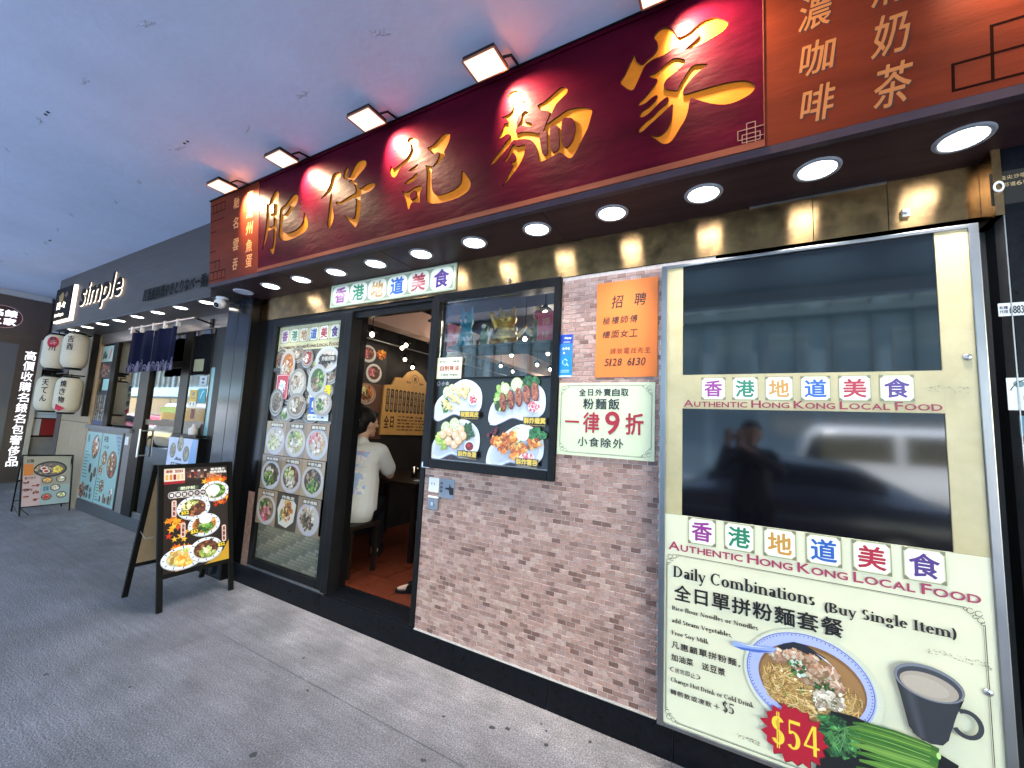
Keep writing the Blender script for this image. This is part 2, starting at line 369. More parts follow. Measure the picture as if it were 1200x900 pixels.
    for ch, ad in zip(text, adv):
        p.l = l0; p.up()
        for e in G.get(ch, G['o'])[1]:
            if e[0] == 'r': p.poly([(x+e[1]*su, v0+e[2]*sv), (x+e[3]*su, v0+e[2]*sv), (x+e[3]*su, v0+e[4]*sv), (x+e[1]*su, v0+e[4]*sv)], col)
            elif e[0] == 'l':
                w = e[5]/2; p.poly([(x+(e[1]-w)*su, v0+e[2]*sv), (x+(e[1]+w)*su, v0+e[2]*sv), (x+(e[3]+w)*su, v0+e[4]*sv), (x+(e[3]-w)*su, v0+e[4]*sv)], col)
            elif e[0] == 'o': p.ell(x+e[1]*su, v0+e[2]*sv, e[3]*su, e[3]*sv, col, 10)
            else:
                _, cx, cy, rx, ry, a0, a1 = e; p.ring(x+cx*su, v0+cy*sv, rx*su, ry*sv, S*su, col, 18, a0, a1, w2=T*sv)
        x += ad*su
# ------------------------------------------------------------------ shared materials
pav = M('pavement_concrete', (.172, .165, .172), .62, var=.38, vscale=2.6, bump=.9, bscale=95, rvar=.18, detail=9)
# speckle and stains on the concrete
def speckle(m):
    nt = m.node_tree; N = nt.nodes; L = nt.links; b = N['Principled BSDF']; src = b.inputs['Base Color'].links[0].from_socket
    tc = N.new('ShaderNodeTexCoord'); n = N.new('ShaderNodeTexNoise'); n.inputs['Scale'].default_value = 130; n.inputs['Detail'].default_value = 3
    L.new(tc.outputs['Object'], n.inputs[0]); cr = N.new('ShaderNodeValToRGB'); cr.color_ramp.elements[0].position = .30; cr.color_ramp.elements[1].position = .72
    cr.color_ramp.elements[0].color = (.25, .25, .26, 1); cr.color_ramp.elements[1].color = (1.9, 1.9, 1.95, 1)
    L.new(n.outputs[0], cr.inputs[0]); mx = N.new('ShaderNodeMix'); mx.data_type = 'RGBA'; mx.blend_type = 'MULTIPLY'; mx.inputs[0].default_value = .8
    L.new(src, mx.inputs[6]); L.new(cr.outputs[0], mx.inputs[7])
    n2 = N.new('ShaderNodeTexNoise'); n2.inputs['Scale'].default_value = 18; n2.inputs['Detail'].default_value = 6; n2.inputs['Roughness'].default_value = .75
    L.new(tc.outputs['Object'], n2.inputs[0]); c2 = N.new('ShaderNodeValToRGB'); c2.color_ramp.elements[0].position = .62; c2.color_ramp.elements[1].position = .72
    c2.color_ramp.elements[0].color = (1, 1, 1, 1); c2.color_ramp.elements[1].color = (1.5, 1.5, 1.52, 1); L.new(n2.outputs[0], c2.inputs[0])
    m2 = N.new('ShaderNodeMix'); m2.data_type = 'RGBA'; m2.blend_type = 'MULTIPLY'; m2.inputs[0].default_value = 1
    L.new(mx.outputs[2], m2.inputs[6]); L.new(c2.outputs[0], m2.inputs[7]); L.new(m2.outputs[2], b.inputs['Base Color'])
def flecks(m):
    nt = m.node_tree; N = nt.nodes; L = nt.links; b = N['Principled BSDF']; src = b.inputs['Base Color'].links[0].from_socket
    tc = N.new('ShaderNodeTexCoord'); v = N.new('ShaderNodeTexVoronoi'); v.inputs['Scale'].default_value = 120; L.new(tc.outputs['Object'], v.inputs[0])
    sp = N.new('ShaderNodeSeparateColor'); L.new(v.outputs['Color'], sp.inputs[0])
    g1 = N.new('ShaderNodeMath'); g1.operation = 'GREATER_THAN'; g1.inputs[1].default_value = .88; L.new(sp.outputs[0], g1.inputs[0])
    g2 = N.new('ShaderNodeMath'); g2.operation = 'LESS_THAN'; g2.inputs[1].default_value = .24; L.new(v.outputs['Distance'], g2.inputs[0])
    mu = N.new('ShaderNodeMath'); mu.operation = 'MULTIPLY'; L.new(g1.outputs[0], mu.inputs[0]); L.new(g2.outputs[0], mu.inputs[1])
    mx = N.new('ShaderNodeMix'); mx.data_type = 'RGBA'; mx.inputs[7].default_value = (.34, .34, .38, 1); L.new(mu.outputs[0], mx.inputs[0]); L.new(src, mx.inputs[6]); L.new(mx.outputs[2], b.inputs['Base Color'])
def wall_tone(m):  # lighter and warmer towards the wall, with noise and stretched streaks
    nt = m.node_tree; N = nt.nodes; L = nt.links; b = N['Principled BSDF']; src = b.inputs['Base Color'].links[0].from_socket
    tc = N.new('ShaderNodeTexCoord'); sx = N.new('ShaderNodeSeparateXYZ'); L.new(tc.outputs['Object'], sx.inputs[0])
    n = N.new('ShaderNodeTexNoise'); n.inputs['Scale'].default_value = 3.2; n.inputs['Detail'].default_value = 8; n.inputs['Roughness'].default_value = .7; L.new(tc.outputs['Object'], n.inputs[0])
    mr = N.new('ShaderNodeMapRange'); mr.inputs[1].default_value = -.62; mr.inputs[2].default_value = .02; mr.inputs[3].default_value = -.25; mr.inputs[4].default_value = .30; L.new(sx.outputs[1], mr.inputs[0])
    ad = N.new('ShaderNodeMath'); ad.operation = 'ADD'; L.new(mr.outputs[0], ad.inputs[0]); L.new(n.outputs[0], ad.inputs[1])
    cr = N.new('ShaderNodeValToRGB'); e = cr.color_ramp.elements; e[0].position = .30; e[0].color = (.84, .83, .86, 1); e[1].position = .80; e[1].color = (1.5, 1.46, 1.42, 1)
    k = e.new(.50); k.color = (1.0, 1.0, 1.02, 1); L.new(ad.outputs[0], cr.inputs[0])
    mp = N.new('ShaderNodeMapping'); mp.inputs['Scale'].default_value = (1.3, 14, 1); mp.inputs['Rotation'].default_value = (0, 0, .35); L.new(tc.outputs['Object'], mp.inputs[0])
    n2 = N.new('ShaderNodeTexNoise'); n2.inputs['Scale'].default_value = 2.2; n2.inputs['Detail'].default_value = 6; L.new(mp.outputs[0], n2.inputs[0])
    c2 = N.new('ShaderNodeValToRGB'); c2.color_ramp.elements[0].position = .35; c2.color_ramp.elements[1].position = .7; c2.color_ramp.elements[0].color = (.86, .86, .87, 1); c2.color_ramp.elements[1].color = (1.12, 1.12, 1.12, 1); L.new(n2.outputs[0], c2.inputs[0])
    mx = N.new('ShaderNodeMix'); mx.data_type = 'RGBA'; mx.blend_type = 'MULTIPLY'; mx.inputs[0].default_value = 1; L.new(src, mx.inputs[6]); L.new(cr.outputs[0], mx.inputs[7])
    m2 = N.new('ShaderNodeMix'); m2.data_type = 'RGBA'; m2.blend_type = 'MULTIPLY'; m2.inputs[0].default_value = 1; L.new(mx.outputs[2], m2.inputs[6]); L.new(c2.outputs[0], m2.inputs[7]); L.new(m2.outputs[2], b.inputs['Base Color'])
speckle(pav); wall_tone(pav); flecks(pav)
asph = M('concrete_road', (.23, .27, .34), .8, var=.3, vscale=5, bump=.5, bscale=140)
kerbm = M('kerb_concrete', (.3, .3, .29), .8, var=.3, bump=.3)
ceilm = M('ceiling_paint', (.50, .55, .68), .75, var=.10, vscale=1.3, bump=.25, bscale=14, detail=8)  # paint tinted blue to carry the cool daylight cast in its colour
patchm = M('ceiling_patch', (.46, .50, .61), .8, var=.35, vscale=30, bump=.6, bscale=70)
granite = M('black_granite', (.006, .007, .010), .3, spec=.12, var=.5, vscale=45, rvar=.08)
granite2 = M('polished_column_granite', (.012, .014, .02), .14, var=.4, vscale=20, spec=.28, bump=.05, bscale=3)
blackm = M('black_aluminium', (.008, .008, .009), .36, var=.3, vscale=12, spec=.15)
blackgloss = M('black_gloss_panel', (.005, .005, .006), .2, spec=.15)
bronze = brushed_vertical(M('bronze_sheet', (.34, .21, .09), .24, metal=1., var=.35, vscale=9, rvar=.06, col2=(.16, .095, .05)))
steel = M('brushed_steel', (.55, .55, .56), .28, metal=1., var=.15, vscale=10, bump=.05, bscale=40)
steeld = M('dull_steel', (.3, .3, .31), .4, metal=1., var=.2, vscale=10)
grout = M('wall_grout', (.62, .53, .50), .9, var=.2, vscale=30)
soffm = M('soffit_laminate', (.055, .027, .027), .45, spec=.12, var=.35, vscale=3, stretch=(.5, 4, 1))
trimm = M('sign_trim', (.05, .033, .045), .5, spec=.15, var=.2)
wood_red = M('sign_board_redwood', (.14, .022, .008), .5, spec=.08, var=.32, vscale=2.2, stretch=(.6, 4, 4), bump=.08, bscale=26)
wood_dark = M('sign_board_crimson', (.056, .0016, .0095), .42, spec=.05, var=.45, vscale=5, stretch=(.5, 1.3, 1.3), bump=.3, bscale=22)
gold = M('carved_gold_paint', (.66, .185, .008), .45, metal=.05, spec=.2, var=.2, vscale=14, bump=.12, bscale=26, stretch=(.4, 1, 1))
goldedge = M('carved_edge', (.05, .012, .008), .6)
wood_lip = M('sign_lip_wood', (.20, .055, .03), .5, spec=.12, var=.35, vscale=5, stretch=(.4, 6, 6))
white = M('white_plastic', (.75, .75, .76), .35)
glassm = glass('clear_glass')
streetglass = glass('street_reflecting_glass', (.7, .75, .78), .95, .02, 1.6)
glassd = glass('dim_glass', (.86, .9, .93), .97)
paper = print_mat('printed_paper', .55, 0)
gloss = print_mat('laminated_print', .35, .18)
acry = print_mat('backlit_film_print', .38, .25, .02)
decal = print_mat('painted_lettering', .5)

# ------------------------------------------------------------------ ground, road, ceiling
def sheet(name, xs, ys, zf, mat):
    mb = MB(); vs = [(x, y, zf(x, y)) for y in ys for x in xs]; n = len(xs)
    mb.add(vs, [(j*n+i, j*n+i+1, (j+1)*n+i+1, (j+1)*n+i) for j in range(len(ys)-1) for i in range(n-1)], mat); return struct(mb.build(name))
mb = MB()
def slope(x, y): return 0.0 if x > -8.6 else min(.19, (-8.6-x)*.075)
sheet('ground', [-60, 60], [-60, 60], lambda x, y: -.16, asph)
base = sheet('pavement', [-40, -11.2, -8.6, 0, 12], [-4.2, 2.], lambda x, y: slope(x, y)-.03, M('joint_dirt', (.07, .07, .07), .9))
xs = [-30, -17, -11.13, -8.6, -5.85, -3.17, -.2, 2.6, 6, 12]; ysl = [-4.2, -3.1, -1.85, -.55, .62]
for i in range(len(xs)-1):
    for j in range(len(ysl)-1):
        mb = MB(); g_ = .0019; x0, x1, y0, y1 = xs[i]+g_, xs[i+1]-g_, ysl[j]+g_, ysl[j+1]-g_
        nx, ny = 6, 3; top = [(x0+(x1-x0)*a/nx, y0+(y1-y0)*b/ny) for b in range(ny+1) for a in range(nx+1)]
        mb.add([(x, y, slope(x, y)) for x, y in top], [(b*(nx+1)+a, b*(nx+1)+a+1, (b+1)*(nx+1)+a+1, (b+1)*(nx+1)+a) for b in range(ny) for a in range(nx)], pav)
        z0, z1 = slope(x0, 0), slope(x1, 0)
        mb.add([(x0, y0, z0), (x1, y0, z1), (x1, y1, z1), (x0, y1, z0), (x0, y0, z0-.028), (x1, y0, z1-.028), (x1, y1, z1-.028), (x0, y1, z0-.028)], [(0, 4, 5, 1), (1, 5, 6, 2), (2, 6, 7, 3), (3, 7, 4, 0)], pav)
        mb.build('concrete_slab', base)
mb = MB()
gum = M('trodden_gum', (.03, .03, .032), .8)
for x, y, r in [(-.65, -.1, .012), (-1.1, -.28, .02), (-1.03, -.245, .016), (-.82, -.235, .014), (-.6, -.45, .018), (-.93, -.52, .013), (-1.25, -.62, .015), (-.9, -.12, .008), (-.86, -.15, .009), (-2.4, -.42, .012), (-2.1, -.6, .011), (-1.9, -1.0, .02), (-3.4, -1.3, .014), (-1.6, -.9, .01), (-2.9, -1.1, .01), (-1.35, -.35, .01)]:
    pts = [(x+r*.72*(.7+.6*R.random())*math.cos(k*.7)*1.2, y+r*.72*(.7+.6*R.random())*math.sin(k*.7), .0015) for k in range(9)]
    mb.add(pts, [tuple(range(9))], gum)
o = mb.build('chewing_gum_spots'); o['kind'] = 'stuff'; o['label'] = 'dark trodden gum spots on the grey concrete pavement'
boxp('kerb', None, -40, 12, -4.35, -4.205, -.155, 0.0, kerbm, .01); struct(bpy.data.objects['kerb'])
ceil = boxp('ceiling', None, -40, 12, -3.9, 3.2, 3.4, 3.7, ceilm); struct(ceil)
# plastered patches and anchor holes on the slab
mb = MB()
rr = random.Random(5)
for i in range(-20, 7):
    for j in range(5):
        x = i*.72+rr.uniform(-.1, .1)+.3*(j % 2); y = -.95-j*.62+rr.uniform(-.08, .08); a = rr.uniform(.04, .09); b = rr.uniform(.012, .026); t0 = rr.uniform(-.4, .4)
        pts = []
        for k in range(14):
            t = k*math.pi/7; q = rr.uniform(.35, 1.25); pts.append((x+a*q*math.cos(t)*math.cos(t0)-b*q*math.sin(t)*math.sin(t0), y+a*q*math.cos(t)*math.sin(t0)+b*q*math.sin(t)*math.cos(t0), 3.3992))
        mb.add([(x, y, 3.3975)]+pts, [(0, 1+(k+1) % 14, 1+k) for k in range(14)], patchm)
        if (i+j) % 5 == 0:
            for d in (-.02, .025): mb.tube((x+d+.15, y, 3.401), (x+d+.15, y, 3.396), .009, gum, n=8)
mb.build('plaster_patch', ceil)['kind'] = 'stuff'
struct(boxp('building_above', None, -40, 12, -3.6, 6.4, 3.705, 7.5, M('render_wall_above', (.35, .35, .34), .8)))
boxp('canopy_beam', ceil, -40, 12, -4.05, -3.905, 3.25, 3.72, ceilm)

# ------------------------------------------------------------------ the street behind the camera, seen in the glass
def facade(name, label, x0, x1, wallc, y=-17., h=12., floors=3, n=6, shop=True):
    wm = M('facade_'+name+wallc, lin(wallc), .8, var=.15, vscale=1.)
    t = thing('tenement_building', label, 'building', ((x0+x1)/2, y, -.16), group='buildings across the street')
    boxp('wall', t, x0, x1, y-6, y, -.16, h, wm)
    gm = M('window_blue_glass', (.12, .17, .2), .1); sh = M('shopfront_lit', (.55, .6, .55), .5)
    w = (x1-x0)/n
    for f in range(floors):
        z = 4.2+f*2.6
        for k in range(n):
            fr = boxp('window', t, x0+k*w+w*.15, x0+(k+1)*w-w*.15, y+.01, y+.06, z, z+1.5, steeld)
            boxp('pane', fr, x0+k*w+w*.19, x0+(k+1)*w-w*.19, y+.062, y+.07, z+.06, z+1.44, gm)
    for k in range(int((x1-x0)/1.15)): boxp('wall_rib', t, x0+.3+k*1.15, x0+.42+k*1.15, y+.01, y+.22, 3.85, h-.1, M('facade_rib', (.10, .13, .15), .6))
    boxp('string_course', t, x0, x1, y+.01, y+.35, 6.35, 6.6, M('facade_rib'))
    boxp('shop_sign', t, x0+.2, x1-.2, y+.01, y+.5, 2.9, 3.8, M('sign_'+wallc, lin(R.choice(['c8d8d0', 'b0c8d0', 'd8d0b0', '90b8b8'])), .6))
    for k in range(n): boxp('shop_glass', t, x0+k*w+.15, x0+(k+1)*w-.15, y+.01, y+.05, .1, 2.7, gm)
    return t
facade('a', 'pale grey tenement across the street with teal shopfronts', -95, -17.1, '9aa4a8', n=14)
facade('b', 'cream tenement across the street reflected in the dark screens', -17, -3.1, '8c9ca4')
facade('c', 'light teal tenement across the street, right of the cream one', -3, 12, '7c8e98', n=8)

def car(name, label, cat, x, y, paint, L=4.5, W=1.8, H=1.45, van=False):
    t = thing(name, label, cat, (x, y, -.16)); z = -.16
    gm = M('car_window', (.01, .012, .014), .05); tyre = M('tyre_rubber', (.02, .02, .02), .8); tail = M('tail_lamp', (.35, .02, .02), .2)
    if van: prof = [(-.5, .28), (-.5, .95), (-.46, 1.0), (-.33, 1.95/1.45*.72), (-.27, H), (.47, H), (.5, .95), (.5, .28)]
    else: prof = [(-.5, .28), (-.5, .66), (-.47, .78), (-.24, .88), (-.1, H*.97), (.05, H), (.24, H*.95), (.4, .98), (.49, .9), (.5, .3)]
    def side(k, zz): # inset with height
        return W/2-(.02 if zz < .9 else .02+.16*(zz-.9)/(H-.9))
    def top(u):
        for (x0, z0), (x1, z1) in zip(prof[1:-2], prof[2:-1]):
            if x0 <= u <= x1 and x1 > x0: return z0+(z1-z0)*(u-x0)/(x1-x0)
        return prof[1][1] if u < 0 else prof[-2][1]
    rows = []; NS = 36
    for i in range(NS+1):
        u = -.5+i/NS; H_ = top(u); S = min(.92 if not van else 1.05, H_); e = min(1, (0.5-abs(u))*14)**.5*.18+.82; w = W/2*e
        half = [(w-.10, .26), (w-.03, .36), (w, .55), (w-.015, .68), (w-.05, S-.06), (w-.10, S)]
        half += [(w-.17-(.0 if van else .02), S+(H_-S)*.3), (w-(.20 if van else .30), S+(H_-S)*.85), (w-(.30 if van else .42), H_), (0, H_+.01)]
        ring_ = half+[(-p, q) for p, q in half[:-1]][::-1]
        rows.append([(x+u*L, y+p, z+q) for p, q in ring_])
    m_ = len(rows[0]); mb = MB(); body = []; win = []
    for i in range(NS):
        for j in range(m_-1):
            u = -.5+(i+.5)/NS; f = (i*m_+j, i*m_+j+1, (i+1)*m_+j+1, (i+1)*m_+j); isw = j in (6, m_-1-7-1+0) and top(u) > (1.15 if not van else 1.4) and (i % 12 not in (5,))
            (win if isw else body).append(f)
    flat_ = [p for r in rows for p in r]; mb.add(flat_, body, paint, True); mb.add(rows[0], [tuple(range(m_))], paint); mb.add(rows[-1], [tuple(range(m_))[::-1]], paint); mb.build('body', t)
    mb = MB(); mb.add(flat_, win, gm, True); mb.build('side_window', t)
    mb = MB()
    for sg in (-1, 1): mb.path([(x-.42*L, y+sg*(W/2-.012), z+.62), (x+.42*L, y+sg*(W/2-.012), z+.64)], .008, steel)
    mb.build('chrome_strip', t)
    for sg in (-1, 1):
        ys = y+sg*(W/2-.05)
        for wx in (-.31, .31):
            w = MB(); w.tube((x+wx*L, ys-.1*sg, z+.32), (x+wx*L, ys+.06*sg, z+.32), .32, tyre, n=24); wo = w.build('wheel', t)
            w = MB(); w.tube((x+wx*L, ys+.0*sg, z+.32), (x+wx*L, ys+.07*sg, z+.32), .2, steel, n=20); w.build('rim', wo)
    for sg in (-1, 1): boxp('tail_light', t, x+.495*L, x+.505*L+.01, y+sg*W*.38-.12, y+sg*W*.38+.12, z+.7, z+.88, tail)
    return t
darkpaint = M('dark_car_paint', (.07, .075, .09), .28, metal=.7, coat=.6); whitepaint = M('white_car_paint', (.7, .7, .7), .15, coat=1.); redpaint = M('taxi_red_paint', (.5, .02, .02), .15, coat=1.)
car('parked_car', 'dark glossy saloon parked at the kerb opposite the shopfront', 'car', .3, -5.7, darkpaint)
car('parked_van', 'white van parked at the kerb behind the saloon', 'van', -19.0, -5.9, whitepaint, 4.9, 1.9, 1.95, True)
car('added_van', 'white van added beyond the dark saloon to brighten the screen reflection', 'van', 2.6, -8.6, whitepaint, 5.0, 1.9, 2.0, True)  # added van, gives the lower screen a bright band to mirror
car('parked_taxi', 'red taxi with grey roof waiting in the road beyond the van', 'taxi', -24.5, -6.0, redpaint)

# ------------------------------------------------------------------ noodle shop front
plinth = boxp('plinth', None, -4.12, .86, .012, .3, 0., .150, granite); struct(plinth)
jx = [-4.12, -3.46, -2.83, -2.195, -1.555, -.92, -.28, .36, .86]
for a, b in zip(jx[:-1], jx[1:]): boxp('stone_slab', plinth, a+.0012, b-.0012, -.012, .0115, 0., .154, granite, .002)
thr = boxp('threshold', None, -2.88, -1.90, .012, .20, .150, .163, granite, .003); struct(thr)
# mosaic brick wall
wall = boxp('tiled_wall', None, -1.885, -.1, .0022, .16, .155, 1.205, grout); struct(wall)
boxp('upper_wall', wall, -.925, -.1, .0022, .16, 1.2052, 2.41, grout)
boxp('grout_bead', wall, -1.885, -.36, -.010, .0020, .1545, .158, M('white_sealant', (.36, .35, .34), .7))
TC = ['b48f83', 'a8857a', 'bb9a90', '9c7a70', '8e6c62', '7c5b52', 'c2a398', 'ae8c84']
tm = [M('wall_tile_%s' % c, tuple(x*k_ for x, k_ in zip(lin(c), (.93, .92, .93))), .42, var=.22, vscale=38, bump=.25, bscale=120) for c in TC]
pw, ph = .0515, .0262; tiles = []
for j in range(90):
    z = .163+j*ph
    if z+ph > 2.405: break
    for i in range(-1, 32):
        x = -1.883+i*pw+(pw/2 if j % 2 else 0)+R.uniform(-.0006, .0006); x1 = x+pw-.003
        lo = -1.884 if z < 1.19 else -.922
        x0 = max(x, lo); x1 = min(x1, -.352)
        if x1-x0 < .012: continue
        k = R.choices(range(8), [22, 18, 18, 12, 8, 7, 10, 10])[0]
        tiles.append((math.dist(((x0+x1)/2, 0, z), CAM), x0, x1, z, z+ph-.0028, k, R.uniform(-.0009, .0009)))
tiles.sort(); cache = {}
def tile_mesh(w, k):
    key = (round(w, 3), k)
    if key not in cache:
        mb = MB(); h = ph-.0028; b = .0012
        vs = [(0, .006, 0), (w, .006, 0), (w, .006, h), (0, .006, h), (0, b, 0), (w, b, 0), (w, b, h), (0, b, h), (b, 0, b), (w-b, 0, b), (w-b, 0, h-b), (b, 0, h-b)]
        fs = [(8, 9, 10, 11), (4, 5, 9, 8), (5, 6, 10, 9), (6, 7, 11, 10), (7, 4, 8, 11), (0, 1, 5, 4), (1, 2, 6, 5), (2, 3, 7, 6), (3, 0, 4, 7)]
        mb.add(vs, fs, tm[k]); me = bpy.data.meshes.new('tile'); me.from_pydata(mb.v, [], mb.f); me.materials.append(tm[k]); cache[key] = me
    return cache[key]
rest = MB()
for n, (d, x0, x1, z0, z1, k, off) in enumerate(tiles):
    if n < 298:
        o = bpy.data.objects.new('tile', tile_mesh(x1-x0, k)); COL.objects.link(o); o.location = (x0, off-.0005, z0); o.parent = wall
    else:
        b = .0012; y = off-.0005
        vs = [(x0, .006, z0), (x1, .006, z0), (x1, .006, z1), (x0, .006, z1), (x0, y+b, z0), (x1, y+b, z0), (x1, y+b, z1), (x0, y+b, z1), (x0+b, y, z0+b), (x1-b, y, z0+b), (x1-b, y, z1-b), (x0+b, y, z1-b)]
        rest.add(vs, [(8, 9, 10, 11), (4, 5, 9, 8), (5, 6, 10, 9), (6, 7, 11, 10), (7, 4, 8, 11), (0, 1, 5, 4), (1, 2, 6, 5), (2, 3, 7, 6), (3, 0, 4, 7)], tm[k])
rest.build('mosaic_tiles', wall)['kind'] = 'stuff'

# bronze band, soffit and what carries them
band = boxp('fascia_band', None, -4.08, -2.0, -.004, .05, 2.412, 2.63, bronze); struct(band)
boxp('bronze_panel', band, -1.997, .30, -.004, .05, 2.412, 2.63, bronze)
boxp('bronze_panel', band, .303, .56, -.004, .05, 2.412, 2.63, bronze)
boxp('bronze_panel', band, .563, .835, -.004, .05, 2.412, 2.63, bronze)
boxp('edge_strip', band, .05, .56, -.012, -.0045, 2.622, 2.63, steeld)
boxp('return_panel', band, .836, .86, -.1, .05, 2.37, 2.63, bronze)
wb = MB(); wb.box(-.0, .9, .05, .12, 0, 2.41, M('backing_wall', (.1, .1, .1), .8)); struct(wb.build('backing_wall'))
soff = boxp('soffit', None, -4.155, 1.75, -.425, .06, 2.632, 2.66, soffm); struct(soff)
for x in (-3.2, -2.1, -.9, .3): boxp('soffit_joint', soff, x-.001, x+.001, -.42, -.005, 2.6300, 2.6319, blackm)
ring = MB(); ring.lathe((.848, -.106, 2.478), [(.009, 0), (.0145, 0), (.0145, .004), (.009, .004), (.009, 0)], white, 20, ax='y')
for v in range(len(ring.v)): x, y, z = ring.v[v]; ring.v[v] = (x, y-.0, 2.478+(z-2.478)*1.5)
tag(ring.build('ring_sticker'), 'small white ring sticker on the bronze return by the black pillar', 'sticker')
lk = MB(); lk.box(.60, .628, -.022, -.0045, 2.455, 2.49, steel, .003); lk.tube((.614, -.03, 2.475), (.614, -.022, 2.475), .008, steel, n=14)
tag(lk.build('cam_lock'), 'small steel lock on the bronze band above the cream light box', 'lock')
lk = MB(); lk.box(-1.3, -1.286, -.018, -.0045, 2.43, 2.458, steel, .003); tag(lk.build('hook'), 'small steel clip on the bronze band above the display window', 'clip')

# right pillar
pil = boxp('granite_pillar', None, .862, 2.2, -.09, .5, 0, 2.6315, granite, .004); struct(pil)
boxp('edge_trim', pil, .858, .8615, -.094, -.03, 0., 2.63, steeld)
# left column
colm = thing('granite_column', 'dark polished granite column between the two shopfronts', 'column', (-4.33, 0, 0))
for a, b in ((-4.535, -4.331), (-4.329, -4.125)): boxp('stone_panel', colm, a, b, -.085, .02, 0.0, 2.63, granite2, .004)
boxp('side_panel', colm, -4.124, -4.10, -.084, .3, 0., 2.629, blackgloss)
boxp('core', colm, -4.53, -4.125, .021, .3, 0, 2.63, blackm)
boxp('joint_band', colm, -4.538, -4.1245, -.0852, -.08, .60, .605, blackm)
